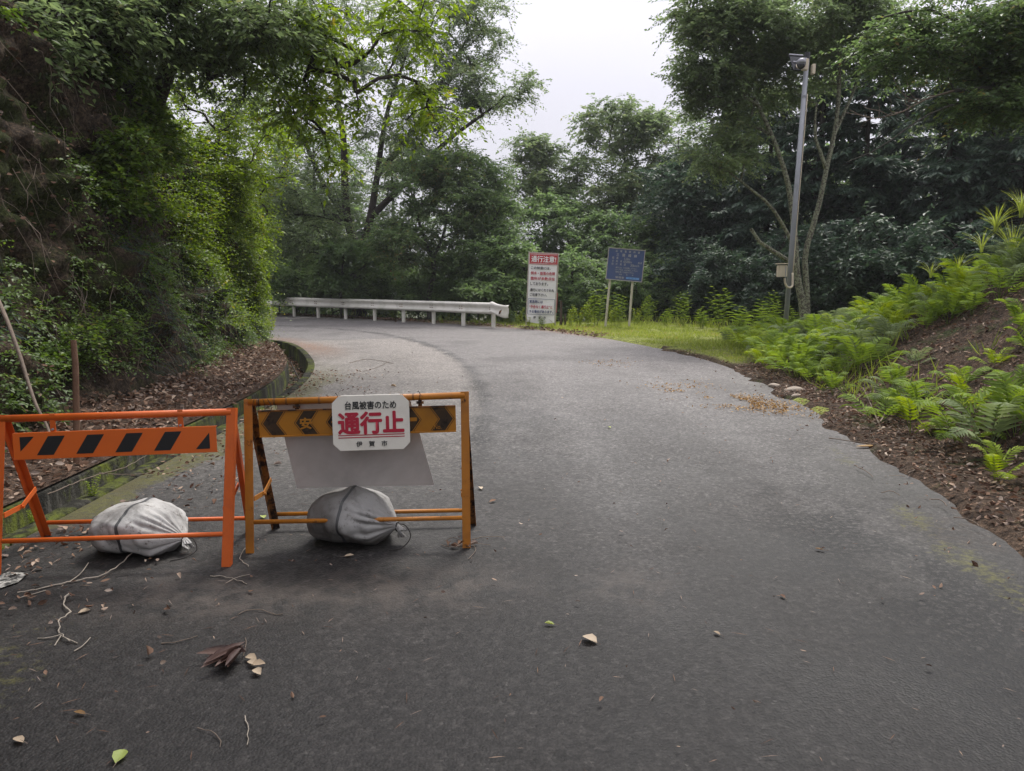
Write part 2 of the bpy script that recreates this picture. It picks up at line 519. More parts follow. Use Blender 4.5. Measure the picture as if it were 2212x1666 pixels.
M['leaf_bank'] = leafmat('leaf_bank', [(0.0, (0.045, 0.08, 0.018)), (0.5, (0.085, 0.145, 0.03)), (0.9, (0.14, 0.205, 0.042)), (1.0, (0.2, 0.18, 0.045))], 0.45)
M['fern'] = leafmat('fern', [(0.0, (0.09, 0.14, 0.028)), (0.5, (0.165, 0.245, 0.045)), (1.0, (0.23, 0.31, 0.06))], 0.4, 0.65, 0.15)
M['fern_pale'] = leafmat('fern_pale', [(0.0, (0.1, 0.14, 0.06)), (0.5, (0.17, 0.22, 0.1)), (1.0, (0.24, 0.28, 0.14))], 0.35, 0.65, 0.15)
M['fern_yellow'] = leafmat('fern_yellow', [(0.0, (0.14, 0.2, 0.025)), (0.5, (0.22, 0.3, 0.04)), (1.0, (0.3, 0.34, 0.055))], 0.4, 0.65, 0.15)
M['grass'] = leafmat('grass', [(0.0, (0.14, 0.18, 0.04)), (0.5, (0.25, 0.31, 0.065)), (0.85, (0.32, 0.38, 0.09)), (1.0, (0.42, 0.33, 0.13))], 0.4, 0.5)
M['bark_dark'] = barkmat('bark_dark', (0.02, 0.016, 0.013), (0.06, 0.05, 0.042))
M['bark_grey'] = barkmat('bark_grey', (0.03, 0.027, 0.024), (0.10, 0.09, 0.078), (0.11, 0.12, 0.085), 0.55, 0.66)
M['bark_lichen'] = barkmat('bark_lichen', (0.045, 0.04, 0.034), (0.12, 0.105, 0.085), (0.22, 0.235, 0.16), 0.44, 0.54, 22)
M['twig'] = barkmat('twig_grey', (0.09, 0.07, 0.055), (0.25, 0.2, 0.16))
M['twig_pale'] = barkmat('twig_pale', (0.22, 0.19, 0.15), (0.42, 0.37, 0.31))
M['stake_wood'] = barkmat('stake_wood', (0.09, 0.05, 0.032), (0.2, 0.12, 0.08))

M['orange'] = painted('orange_paint', (0.58, 0.108, 0.012), rough=0.5, var=0.12, wear=(0.16, 0.04, 0.02), wear_lo=0.68, wear_hi=0.74, dirt=(0.30, 0.055, 0.015), dirt_lo=0.5, dirt_hi=0.9)
M['orange_board'] = painted('orange_sheet', (0.62, 0.118, 0.013), rough=0.4, var=0.05)
M['black_film'] = painted('black_film', (0.012, 0.012, 0.013), rough=0.5, var=0.1)
M['yellow'] = painted('rusty_yellow_paint', (0.42, 0.155, 0.014), wear=(0.045, 0.018, 0.010), rough=0.45, scale=6, wear_lo=0.6, wear_hi=0.68, dirt=(0.16, 0.062, 0.014), dirt_lo=0.42, dirt_hi=0.75)
M['rusty'] = painted('rusted_yellow_paint', (0.22, 0.085, 0.018), wear=(0.022, 0.012, 0.009), rough=0.6, scale=6, wear_lo=0.45, wear_hi=0.55)
M['yellow_board'] = painted('faded_yellow_sheet', (0.40, 0.165, 0.012), wear=(0.05, 0.022, 0.012), rough=0.5, scale=5, wear_lo=0.66, wear_hi=0.76, dirt=(0.17, 0.075, 0.012), dirt_lo=0.45, dirt_hi=0.85)
M['brown_film'] = painted('faded_black_film', (0.038, 0.022, 0.010), wear=(0.012, 0.009, 0.008), rough=0.6, scale=6, wear_lo=0.5, wear_hi=0.62, dirt=(0.11, 0.055, 0.016), dirt_lo=0.5, dirt_hi=0.85)
M['plate'] = painted('dusty_steel_plate', (0.55, 0.515, 0.49), rough=0.6, scale=3.2, var=0.22, dirt=(0.3, 0.275, 0.255), dirt_lo=0.42, dirt_hi=0.78, wear=(0.09, 0.075, 0.065), wear_lo=0.72, wear_hi=0.78)
M['cream'] = painted('cream_sign_sheet', (0.74, 0.71, 0.63), rough=0.4, var=0.04, dirt=(0.5, 0.46, 0.38), dirt_lo=0.5, dirt_hi=0.9)
M['red_print'] = painted('red_print', (0.40, 0.012, 0.035), rough=0.45, var=0.08)
M['black_print'] = painted('black_print', (0.014, 0.016, 0.016), rough=0.5, var=0.1)
M['white_board'] = painted('white_sign_sheet', (0.78, 0.77, 0.76), rough=0.4, var=0.05, dirt=(0.58, 0.56, 0.53), dirt_lo=0.55, dirt_hi=0.95)
M['red_board'] = painted('red_header_sheet', (0.44, 0.022, 0.03), rough=0.45, var=0.08)
M['blue_print'] = painted('blue_print', (0.035, 0.06, 0.16), rough=0.5)
M['sign_post'] = painted('pale_sign_post', (0.42, 0.38, 0.33), wear=(0.2, 0.13, 0.09), rough=0.6, scale=5, wear_lo=0.62, wear_hi=0.7)
M['pink_tape'] = painted('faded_red_tape', (0.32, 0.05, 0.05), rough=0.6)
M['blue_board'] = painted('blue_board', (0.045, 0.075, 0.20), rough=0.5, scale=2.0, var=0.15, dirt=(0.09, 0.11, 0.2), dirt_lo=0.4, dirt_hi=0.85)
M['board_edge'] = painted('sign_edge', (0.36, 0.34, 0.33), rough=0.6, dirt=(0.15, 0.12, 0.1))
M['board_text'] = painted('faded_pale_lettering', (0.36, 0.36, 0.36), rough=0.6)
M['sticker_blue'] = painted('light_blue_sticker', (0.14, 0.30, 0.62), rough=0.4)
M['post_cream'] = painted('cream_post', (0.50, 0.47, 0.38), rough=0.5, dirt=(0.25, 0.23, 0.17), dirt_lo=0.45, dirt_hi=0.85)
M['rail'] = painted('white_guardrail', (0.66, 0.64, 0.58), wear=(0.22, 0.13, 0.085), rough=0.45, scale=2.2, wear_lo=0.69, wear_hi=0.75, dirt=(0.26, 0.27, 0.2), dirt_lo=0.44, dirt_hi=0.85)
M['galv'] = painted('galvanised_steel', (0.27, 0.285, 0.31), rough=0.42, scale=10, var=0.14, metallic=0.1, dirt=(0.22, 0.23, 0.24))
M['box_cream'] = painted('cream_plastic', (0.55, 0.48, 0.36), rough=0.4, var=0.05)
M['black_plastic'] = painted('black_plastic', (0.015, 0.016, 0.02), rough=0.35)
M['lens'] = painted('smoked_dome', (0.03, 0.03, 0.035), rough=0.12, spec=0.6)
M['camera_grey'] = painted('camera_grey', (0.3, 0.3, 0.33), rough=0.4)
M['wire'] = painted('black_wire', (0.02, 0.016, 0.014), rough=0.6)
M['stone'] = painted('pale_stone', (0.32, 0.27, 0.22), rough=0.9, scale=12, var=0.25)
M['net'] = painted('teal_net_wire', (0.045, 0.085, 0.075), rough=0.6, var=0.3)
M['dark_wood'] = painted('weathered_post_wood', (0.07, 0.05, 0.038), rough=0.9, scale=12, var=0.4)
M['petal'] = leafmat('fallen_catkin', [(0.0, (0.18, 0.10, 0.035)), (0.6, (0.36, 0.22, 0.08)), (1.0, (0.5, 0.34, 0.14))], 0.15, 0.7)
M['lane_paint'] = painted('worn_lane_paint', (0.34, 0.33, 0.3), wear=(0.03, 0.03, 0.028), rough=0.8, scale=8, wear_lo=0.44, wear_hi=0.54)

# woven sack cloth
m, t, b = newmat('woven_sack')
co = coords(t)
n = noise(t, 4.5, 6, 0.65, co, 0.4)
col = ramp(t, [(0.34, (0.2, 0.195, 0.185)), (0.5, (0.42, 0.415, 0.4)), (0.75, (0.56, 0.555, 0.54))], n.outputs['Fac']).outputs[0]
n2 = noise(t, 22, 6, 0.75, co)
col = mixc(t, ramp(t, [(0.56, (0, 0, 0)), (0.70, (1, 1, 1))], n2.outputs['Fac']).outputs[0], col, (0.09, 0.075, 0.062))
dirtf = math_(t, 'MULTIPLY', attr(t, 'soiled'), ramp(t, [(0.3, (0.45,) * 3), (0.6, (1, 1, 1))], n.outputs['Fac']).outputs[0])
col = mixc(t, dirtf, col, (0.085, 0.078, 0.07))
t.links.new(col, b.inputs['Base Color']); b.inputs['Roughness'].default_value = 0.75; b.inputs['Specular IOR Level'].default_value = 0.2
w = t.nodes.new('ShaderNodeTexWave'); w.inputs['Scale'].default_value = 90; w.inputs['Distortion'].default_value = 1.5; t.links.new(co, w.inputs['Vector'])
nw = noise(t, 16, 5, 0.7, co, 1.2)
hw = mixc(t, 0.75, w.outputs['Fac'], nw.outputs['Fac'])
bump(t, b, hw, 0.35, 0.008)
M['sack'] = m
M['sack_band'] = painted('grey_sack_band', (0.05, 0.052, 0.055), rough=0.6, var=0.2, dirt=(0.14, 0.14, 0.13))

# ------------------------------------------------------------------ the setting: road, drain, banks, terrain
LEFT = [(-2.75, -4), (-2.85, 1), (-2.88, 4.2), (-2.9, 6), (-2.9, 7.6), (-2.95, 9.3), (-3.22, 11.3), (-3.8, 13.5), (-5.05, 16.6), (-6.3, 18.2), (-9, 20.4), (-14, 23), (-22, 26)]
RIGHT = [(2.5, -4), (2.7, 1.5), (2.86, 3.9), (3.0, 4.7), (3.22, 6), (3.38, 7.2), (3.55, 8.8), (3.75, 12.4), (3.2, 16.0), (1.6, 20.6), (-0.6, 23.6), (-3.9, 26.6), (-7.7, 29.6), (-12, 32), (-18, 34.5), (-26, 37)]
Lp = spline(LEFT, 0.05); Rp = spline(RIGHT, 0.05)


def polydist(P, line):
    """distance from points to a dense polyline, and the index of the nearest vertex"""
    P = np.asarray(P, float)[:, :2]
    ln = line[::4]
    d = np.full(len(P), 1e9); ix = np.zeros(len(P), int)
    for a in range(0, len(P), 20000):
        q = ((P[a:a + 20000, None] - ln[None]) ** 2).sum(-1)
        ix[a:a + 20000] = q.argmin(1); d[a:a + 20000] = np.sqrt(q.min(1))
    return d, ix * 4


def side_of(P, line):
    """positive to the right of the line's direction"""
    d, ix = polydist(P, line)
    i = np.clip(ix, 2, len(line) - 3)
    T = line[i + 2] - line[i - 2]; q = np.asarray(P)[:, :2] - line[i]
    return np.where(T[:, 0] * q[:, 1] - T[:, 1] * q[:, 0] < 0, d, -d)


# road sheet: rows from the left edge to the right edge
nr, nc = 460, 150
tt = np.linspace(0, 1, nr) ** 1.25
li = np.interp(tt, np.linspace(0, 1, len(Lp)), np.arange(len(Lp)))
Ls = np.stack([np.interp(li, np.arange(len(Lp)), Lp[:, k]) for k in (0, 1)], 1)
# pair each left point with a right point further along the bend
ys = np.interp(Ls[:, 1], [-4, 4, 9, 13.5, 18.2, 20.4, 26], [0, 0.165, 0.27, 0.37, 0.56, 0.68, 1.0])
ri = ys * (len(Rp) - 1)
Rs = np.stack([np.interp(ri, np.arange(len(Rp)), Rp[:, k]) for k in (0, 1)], 1)
wv_ = np.linspace(0, 1, nc)[None, :, None]
G = (Ls[:, None] * (1 - wv_) + Rs[:, None] * wv_).reshape(-1, 2)
zz = 0.012 * (fbm(np.c_[G * 0.35, np.zeros(len(G))], 3, 5) - 0.5)
V = np.c_[G, zz]
ii = (np.arange(nr - 1)[:, None] * nc + np.arange(nc - 1)[None]).ravel()
F = np.stack([ii, ii + 1, ii + nc + 1, ii + nc], 1)
dl, _ = polydist(V, Lp); dr_, _ = polydist(V, Rp)
X, Y = V[:, 0], V[:, 1]
nz = fbm(np.c_[G * 0.8, np.full(len(G), 3.0)], 4, 11)
SEAM = spline([(-13, 26.2), (-8.5, 24.4), (-4.6, 21.3), (-2.55, 18.0), (-1.35, 14.8), (-0.75, 12.0), (-0.42, 9.6), (-0.33, 7.6), (-0.3, 5.5)], 0.05)
ds, _ = polydist(V, SEAM)
CUT = spline([(-6.2, 17.2), (-4.6, 18.0), (-2.75, 18.6)], 0.05)        # edge of the newer surface on the bend
dcut, _ = polydist(V, CUT)
nzf = fbm(np.c_[G * 3.0, np.full(len(G), 5.0)], 4, 13)
moss = np.clip(0.8 * sstep(1.25, 0.05, dl - 0.7 * (nz - 0.5)) * sstep(18, 9, Y) * sstep(0.42, 0.56, nz + 0.25 * sstep(0.5, 0, dl)) + 0.62 * sstep(0.34, 0.04, np.abs(dr_ - 0.38) + 1.3 * np.abs(nz - 0.5)) * sstep(9.5, 5, Y) + 0.5 * np.exp(-((X + 2.3) ** 2 / 0.5 + (Y - 2.6) ** 2 / 0.4)), 0, 1)
dark = np.clip(0.95 * sstep(0.20, 0.0, ds + 0.3 * (nzf - 0.5)) * sstep(5.0, 6.5, Y) + 0.6 * sstep(0.07, 0.0, dcut)
               + sstep(0.9, 0.1, np.abs(X - 2.0 - 0.05 * (Y - 3)) + 1.6 * (nz - 0.42)) * sstep(6.2, 4.4, Y) * sstep(1.6, 2.6, Y) * sstep(0.36, 0.5, nzf)
               + 0.4 * sstep(0.5, 0.1, np.abs(ds - 0.45) + (nz - 0.4)) * sstep(5, 7, Y) * sstep(12, 9, Y) * sstep(0.45, 0.6, nzf), 0, 1)
lane_s = side_of(V, SEAM)
lane = sstep(-0.03, 0.12, lane_s + 0.15 * (nzf - 0.5)) * sstep(4.6, 6.2, Y)
lane = lane * (1 - sstep(-0.05, 0.05, side_of(V, CUT) * -1) * (Y > 16.5) * (X < -2.6))
wheel = sstep(0.45, 0.0, np.abs(np.abs(X - 1.45 + 0.0 * Y) - 0.75))
lit_worn_ = np.clip(sstep(2.6, 8.5, Y + 2.6 * (nz - 0.5)) * 0.9 + 0.22 * wheel * sstep(2.0, 5.0, Y) * sstep(14, 9, Y) - 0.25 * sstep(0.5, 0.7, nz) + 0.12 * lane, 0, 1)  # painted light growing with distance, plus real wheel-track wear
rust = np.clip(sstep(1.0, 0.1, dl - 0.8 * (nz - 0.5)) * sstep(13, 16.5, Y) + 0.7 * sstep(0.5, 0.05, dr_ - 0.4 * (nz - 0.5)) * sstep(17, 20, Y), 0, 1)
mud = np.clip(sstep(0.5, 0.0, np.abs(Y - 3.35 - 0.05 * X) + 0.6 * (nz - 0.5)) * sstep(-2.3, -1.5, X) * sstep(0.3, -0.2, X) + 0.7 * sstep(0.35, 0.0, np.hypot(X - 0.55, Y - 3.35) * 0.8 + 0.3 * (nzf - 0.5)), 0, 1)
road = link('road', np_mesh('road', V, F, {'dirt': ('POINT', np.clip(0.5 * sstep(0.6, 0.05, dr_ + 1.2 * (nzf - 0.5)) * sstep(16, 12, Y) + 0.6 * sstep(0.4, 0.0, dl + 0.6 * (nzf - 0.5)), 0, 1)), 'far_light': ('POINT', sstep(6.0, 14.0, Y + 3 * (nz - 0.5))), 'lane': ('POINT', lane), 'moss': ('POINT', moss), 'dark': ('POINT', dark), 'lit_worn': ('POINT', lit_worn_), 'rust': ('POINT', rust), 'mud': ('POINT', mud)}, True), M['asphalt'])
tag(road, kind='structure')


def normals2d(P):
    T = unit(np.gradient(P, axis=0))
    return np.stack([-T[:, 1], T[:, 0]], 1)          # to the left of the path


def sweep(path, prof):
    """prof(k) -> list of (offset to the left, z) rows; returns V grid and F"""
    N = normals2d(path); rows = []
    for o_, z_ in prof:
        rows.append(np.c_[path + N * np.broadcast_to(o_, (len(path),))[:, None], np.broadcast_to(z_, (len(path),))])
    A = np.stack(rows, 1)
    k, r = A.shape[:2]
    i = (np.arange(k - 1)[:, None] * r + np.arange(r - 1)[None]).ravel()
    return A.reshape(-1, 3), np.stack([i, i + 1, i + r + 1, i + r], 1)


# concrete drain along the left edge of the road
Lg = spline(LEFT[:11], 0.12)
wob = 0.015 * np.sin(np.arange(len(Lg)) * 0.9)
cap = [(-0.02, -0.05), (-0.02, 0.012), (0.0, 0.02 + wob * 0.3), (0.09, 0.02 + wob * 0.3), (0.10, 0.01), (0.115, -0.33), (0.42, -0.34), (0.435, 0.0), (0.445, 0.012), (0.50, 0.012), (0.51, 0.0), (0.51, -0.1)]
V, F = sweep(Lg, cap)
drain = link('drain_channel', np_mesh('drain_channel', V, F), M['concrete'])
tag(drain, kind='structure')

# strip of ground between drain and bank, then the steep bank
TOE = [(-4.0, -4), (-4.08, 2), (-4.14, 5.6), (-4.2, 7.8), (-4.6, 10.3), (-5.1, 12.6), (-5.5, 15.2), (-6.0, 17.4), (-7.6, 19.5), (-11, 21.4), (-16, 24)]
Tp = spline(TOE, 0.07)
N_ = normals2d(Lg)
inner = Lg + N_ * 0.455
j = polydist(np.c_[inner, np.zeros(len(inner))], Tp)[1]
toe = Tp[j] + normals2d(Tp)[j] * 0.35
rows = []
for f_ in np.linspace(0, 1, 12):
    q = inner * (1 - f_) + toe * f_
    z_ = 0.03 + 0.24 * f_ ** 1.5 + 0.10 * f_ * (fbm(np.c_[q * 2.2, np.zeros(len(q))], 3, 21) - 0.4)
    rows.append(np.c_[q, z_])
A = np.stack(rows, 1); k_, r_ = A.shape[:2]
i = (np.arange(k_ - 1)[:, None] * r_ + np.arange(r_ - 1)[None]).ravel()
apron_V = A.reshape(-1, 3)
apron = link('verge_ground', np_mesh('verge_ground', apron_V, np.stack([i, i + 1, i + r_ + 1, i + r_], 1), None, True), M['litter_soil'])
tag(apron, kind='structure')


def crest(Yv):
    return np.interp(Yv, [-4, 4, 8, 12, 15, 17.3, 20, 24], [7.5, 7.0, 6.2, 5.2, 3.9, 2.7, 2.4, 2.2])


Tn = normals2d(Tp)


def bank_point(si, v):
    """si index along the toe, v 0 foot .. 1 crest .. 2 far up the hill"""
    p = Tp[si]; n = Tn[si]; h = crest(p[:, 1])
    v1 = np.clip(v, 0, 1); v2 = np.clip(v - 1, 0, 1)
    n2 = unit(n * 0.6 + np.array([-0.4, -0.05]))
    off = 0.05 + h * v1 * 0.21 + 0.1 * np.sin(v1 * 3.1)
    z = 0.05 + h * v1 + v2 * 10.5
    xy = p + n * off[:, None] + n2 * (v2 * 12)[:, None]
    q = np.c_[xy, z]
    a = (fbm(q * [0.7, 0.7, 0.9], 4, 31) - 0.5) * 1.25 + (fbm(q * [2.0, 2.0, 3.4], 4, 41) - 0.5) * 0.62 + (vnoise(q * 8.0, 47) - 0.5) * 0.13
    a = a * sstep(0, 0.12, v)
    out = q.copy(); out[:, :2] -= n * a[:, None]; out[:, 2] += 0.3 * a
    return out


nv = 130
vv = np.concatenate([np.linspace(0, 1, 108), 1 + np.linspace(0.03, 1, nv - 108) ** 1.4])
si = np.arange(len(Tp))
A = np.stack([bank_point(si, np.full(len(si), v)) for v in vv], 1)
i = (np.arange(len(si) - 1)[:, None] * nv + np.arange(nv - 1)[None]).ravel()
bank = link('hill', np_mesh('hill', A.reshape(-1, 3), np.stack([i, i + 1, i + nv + 1, i + nv], 1), None, True), M['bank'])
tag(bank, kind='structure')

# bank on the right of the road
Rb = spline(RIGHT[:9] , 0.12)


def rbank_h(s, Yv):
    k = np.interp(Yv, [-4, 6, 9, 11.5, 13.8, 16.2], [1.0, 1.0, 0.95, 0.68, 0.2, 0.0])
    t = np.clip(s - 0.5, 0, None)
    h = 0.74 * t - 0.3 * (1 - np.exp(-t * 1.6))
    h = np.where(h > 2.9, 2.9 + (h - 2.9) * 0.25, h)
    return 0.035 + k * np.maximum(h, 0) + 0.02 * sstep(0, 0.3, s)


def rbank_point(si, s):
    p = Rb[si]; n = -normals2d(Rb)[si]
    n = unit(n * 0.75 + np.array([0.25, 0.0]))
    wv2 = (fbm(np.c_[p * 1.6, np.zeros(len(p))], 4, 57) - 0.5) * 0.75
    xy = p + n * (s + wv2 * np.exp(-np.clip(s, 0, None) / 0.5))[:, None]
    z = rbank_h(s, p[:, 1])
    q = np.c_[xy, z]
    z = z + ((fbm(q * 1.1, 4, 51) - 0.5) * 0.45 + (fbm(q * 4, 3, 53) - 0.5) * 0.12) * sstep(0.25, 1.3, s) - 0.07 * sstep(0.06, 0, s)
    return np.c_[xy, z]


sv = np.concatenate([np.linspace(-0.05, 4.5, 44), np.linspace(4.7, 26, 26)])
ri_ = np.arange(len(Rb))
A = np.stack([rbank_point(ri_, np.full(len(ri_), s)) for s in sv], 1)
ns = len(sv)
i = (np.arange(len(ri_) - 1)[:, None] * ns + np.arange(ns - 1)[None]).ravel()
AV = A.reshape(-1, 3)
vm = sstep(12.0, 13.2, AV[:, 1] - 0.8 * (AV[:, 0] - 4.0)) * sstep(0.02, 0.25, np.tile(sv, len(ri_)))
rbank = link('terrain_slope', np_mesh('terrain_slope', AV, np.stack([i, i + ns, i + ns + 1, i + 1], 1), {'verge': ('POINT', vm)}, True), M['right_soil'])
tag(rbank, kind='structure')


# the ground: one sheet to the horizon, level by the road and falling into the valley beyond the rail
def ground_z(P):
    d = side_of(np.c_[P, np.zeros(len(P))], Rp)
    x, y = P[:, 0], P[:, 1]
    start = np.interp(x, [-30, -1, 1.5, 4, 9, 20], [1.3, 1.3, 2.2, 6.0, 9.0, 10.0])
    far = np.hypot(x, y - 15)
    z = np.where(d > 0, 0.03, -0.2)
    fall = np.clip(d - start, 0, None)
    z = z - np.minimum(fall * 0.55, 16 + 0.02 * fall) * (y > 8)
    z = z + 26 * fbm(np.c_[P / 160, np.zeros(len(P))], 4, 61) * sstep(70, 420, far) - 10 * sstep(70, 420, far)
    z = z + 0.5 * (fbm(np.c_[P * 0.35, np.zeros(len(P))], 4, 63) - 0.5) * sstep(0.5, 4, fall) + 0.05 * (fbm(np.c_[P * 1.3, np.zeros(len(P))], 3, 64) - 0.5) * (d > 0)
    left = side_of(np.c_[P, np.zeros(len(P))], Lp)
    z = np.where(left < 0.05, -0.6, z)
    return z


gx = np.concatenate([-np.geomspace(2600, 32, 26), np.arange(-30, 30, 0.4), np.geomspace(31, 2600, 26)])
gy = np.concatenate([-np.geomspace(2600, 9, 18), np.arange(-8, 46, 0.4), np.geomspace(47, 2600, 26)])
GX, GY = np.meshgrid(gx, gy, indexing='ij')
P2 = np.c_[GX.ravel(), GY.ravel()]
V = np.c_[P2, ground_z(P2)]
a_, b_ = len(gx), len(gy)
i = (np.arange(a_ - 1)[:, None] * b_ + np.arange(b_ - 1)[None]).ravel()
dgr = side_of(np.c_[P2, np.zeros(len(P2))], Rp)
vmask = sstep(-0.3, 0.1, dgr) * sstep(0.8, -0.4, dgr - np.interp(P2[:, 0], [-1.5, 1.5, 4, 12], [1.4, 2.2, 5.0, 6.0])) * (P2[:, 1] > 8) * sstep(-4, -1, P2[:, 0])
ground = link('ground', np_mesh('ground', V, np.stack([i, i + b_, i + b_ + 1, i + 1], 1), {'verge': ('POINT', vmask)}, True), M['terrain'])
tag(ground, kind='structure')

# ------------------------------------------------------------------ lettering
def text_mesh(body, bold=0.0, spacing=1.0):
    c = bpy.data.curves.new('lettering', 'FONT')
    c.body = body; c.size = 1; c.extrude = 0.004; c.resolution_u = 3; c.space_character = spacing
    c.fill_mode = 'BOTH'
    o = bpy.data.objects.new('lettering_curve', c); COL.objects.link(o)
    dg = bpy.context.evaluated_depsgraph_get()
    me = bpy.data.meshes.new_from_object(o.evaluated_get(dg))
    bpy.data.objects.remove(o); bpy.data.curves.remove(c)
    me.materials.clear()
    return me


def lettering(parent, body, cx, cz, w, h, mat, y=-0.004, bold=0.0, spacing=1.0, rot=0.0):
    """flat letters fitted to a w x h box centred at (cx, cz) of a board that faces -Y"""
    me = text_mesh(body, bold, spacing)
    V = np.empty(len(me.vertices) * 3, np.float32); me.vertices.foreach_get('co', V); V = V.reshape(-1, 3)
    lo, hi = V.min(0), V.max(0)
    sx = w / (hi[0] - lo[0]); sy = h / (hi[1] - lo[1])
    Q = np.empty_like(V)
    Q[:, 0] = (V[:, 0] - (lo[0] + hi[0]) / 2) * sx
    Q[:, 2] = (V[:, 1] - (lo[1] + hi[1]) / 2) * sy
    Q[:, 1] = -V[:, 2] * 0.25
    if bold:                                           # heavier strokes: the outline laid down again a little to each side
        n = len(me.polygons)
        tot = np.empty(n, np.int32); me.polygons.foreach_get('loop_total', tot)
        vi = np.empty(len(me.loops), np.int32); me.loops.foreach_get('vertex_index', vi)
        groups = {}
        st_ = np.concatenate([[0], np.cumsum(tot)[:-1]])
        for k_ in np.unique(tot):
            groups[k_] = vi[st_[tot == k_][:, None] + np.arange(k_)[None]]
        Vs = []; Fs = {k_: [] for k_ in groups}; q = 0
        e = bold * 1.0
        for ox, oz in ((0, 0), (e, 0), (-e, 0), (0, e), (0, -e), (e * .7, e * .7), (-e * .7, e * .7), (e * .7, -e * .7), (-e * .7, -e * .7)):
            Vs.append(Q + np.array([ox * sx, -0.00003 * q, oz * sy], np.float32))
            for k_ in groups: Fs[k_].append(groups[k_] + q * len(Q))
            q += 1
        me2 = np_mesh('lettering', np.vstack(Vs), [np.vstack(f) for f in Fs.values()])
        bpy.data.meshes.remove(me); me = me2
    else:
        me.vertices.foreach_set('co', Q.ravel()); me.update()
    return link('lettering', me, mat, parent, (cx, y, cz), (0, rot, 0))


def sheet(name, mat, parent, w, h, y, thick=0.002, cut=0.0, cx=0, cz=0, bevel=0.0):
    c = cut
    poly = [(-w / 2, -h / 2), (w / 2, -h / 2), (w / 2, h / 2), (-w / 2, h / 2)] if not c else \
        [(-w / 2 + c, -h / 2), (w / 2 - c, -h / 2), (w / 2, -h / 2 + c), (w / 2, h / 2 - c), (w / 2 - c, h / 2), (-w / 2 + c, h / 2), (-w / 2, h / 2 - c), (-w / 2, -h / 2 + c)]
    return MB().prism([(x + cx, z + cz) for x, z in poly], y, y + thick).build(name, mat, parent, bevel=bevel)


def helix(c, axis, r, turns, pitch, n=10):
    """wire wound round a bar"""
    axis = unit(axis); s = unit(np.cross(axis, [0.3, 1, 0.2])); b_ = np.cross(axis, s)
    tq = np.linspace(0, turns * 2 * math.pi, int(turns * n) + 1)
    return np.asarray(c) + np.cos(tq)[:, None] * s * r + np.sin(tq)[:, None] * b_ * r + axis * (tq / (2 * math.pi) * pitch)[:, None]


# ------------------------------------------------------------------ guardrail
rail_posts = [gnd(1066, 708), gnd(1001, 704), gnd(937, 700), gnd(872, 696.5), gnd(810, 693), gnd(747, 690), gnd(688, 687), gnd(636, 684), gnd(588, 681), gnd(545, 678.5), gnd(505, 676.5)]
gr_root = thing('guardrail', 'long white corrugated guardrail on posts along the outside of the bend', 'guardrail', rail_posts[0])
o0 = rail_posts[0]
rp = spline([p[:2] for p in rail_posts], 0.25)
rh = 0.80
for p in rail_posts:
    q = p - o0
    MB().tube([q + [0, 0, -0.4], q + [0, 0, rh - 0.12]], 0.066, 14).build('post', M['rail'], gr_root, smooth=False)
# beam: three-ridge section swept in lengths
prof = [(0.0, 0.0), (0.02, 0.0), (0.065, 0.045), (0.065, 0.085), (0.015, 0.135), (0.015, 0.225), (0.065, 0.275), (0.065, 0.315), (0.02, 0.36), (0.0, 0.36)]
Nr = normals2d(rp)
Trail = unit(np.gradient(rp, axis=0))
seglen = 16
cuts = list(range(0, len(rp) - 4, seglen))
for ci, a in enumerate(cuts):
    e = min(a + seglen + 1, len(rp))
    pth = rp[a:e] - o0[:2]; nn = Nr[a:e]
    rows = [np.c_[pth + nn * (off + 0.085 + 0.003 * (ci % 2)), np.full(len(pth), rh - 0.37 + zz_ + 0.0)] for off, zz_ in prof]
    A = np.stack(rows, 1); k_, r_ = A.shape[:2]
    i = (np.arange(k_ - 1)[:, None] * r_ + np.arange(r_ - 1)[None]).ravel()
    Vb = A.reshape(-1, 3)
    Nb = np.repeat(nn, r_, 0)
    back = Vb.copy(); back[:, :2] -= Nb * 0.006
    Fq = np.stack([i, i + 1, i + r_ + 1, i + r_], 1)
    V_, F_ = join([(Vb, Fq), (back, Fq[:, ::-1])])
    beam = link('beam', np_mesh('beam', V_, F_), M['rail'], gr_root)
for k, p in enumerate(rail_posts):
    q = p[:2] - o0[:2]; idx = polydist(np.array([p]), rp)[1][0]; n_ = Nr[idx]; t_ = Trail[idx]
    for zz_ in (rh - 0.15, rh - 0.23):
        for sgn in (-0.05, 0.05):
            c = np.r_[q + n_ * 0.10 + t_ * sgn, zz_]
            MB().tube([c, c + np.r_[n_ * 0.02, 0]], 0.016, 6).build('bolt', M['rusty'], gr_root)
# crumpled end wing of the rail, bent and torn open
endp = rp[0] - o0[:2]; n_ = Nr[0]; t_ = -Trail[0]
rowsE = []
for s_, nb, zt in ((-0.03, 0.0, 0.0), (0.08, 0.035, 0.02), (0.2, 0.015, -0.02), (0.34, 0.06, -0.05), (0.46, 0.02, -0.08), (0.54, -0.10, -0.10), (0.56, -0.22, -0.09)):
    sq = 1 + 0.12 * sstep(0.2, 0.5, s_)
    rowsE.append([np.r_[endp + t_ * s_ + n_ * (off * (1 - 0.4 * sstep(0.1, 0.6, s_)) + 0.10 + nb), rh - 0.37 + zz_ * sq + zt + 0.02 * math.sin(7 * s_ + zz_ * 20)] for off, zz_ in prof])
A = np.array(rowsE); k_, r_ = A.shape[:2]
i = (np.arange(k_ - 1)[:, None] * r_ + np.arange(r_ - 1)[None]).ravel()
Fq = np.stack([i, i + 1, i + r_ + 1, i + r_], 1)
Vb = A.reshape(-1, 3); bk = Vb - np.r_[n_, 0] * 0.008
V_, F_ = join([(Vb, Fq), (bk, Fq[:, ::-1])])
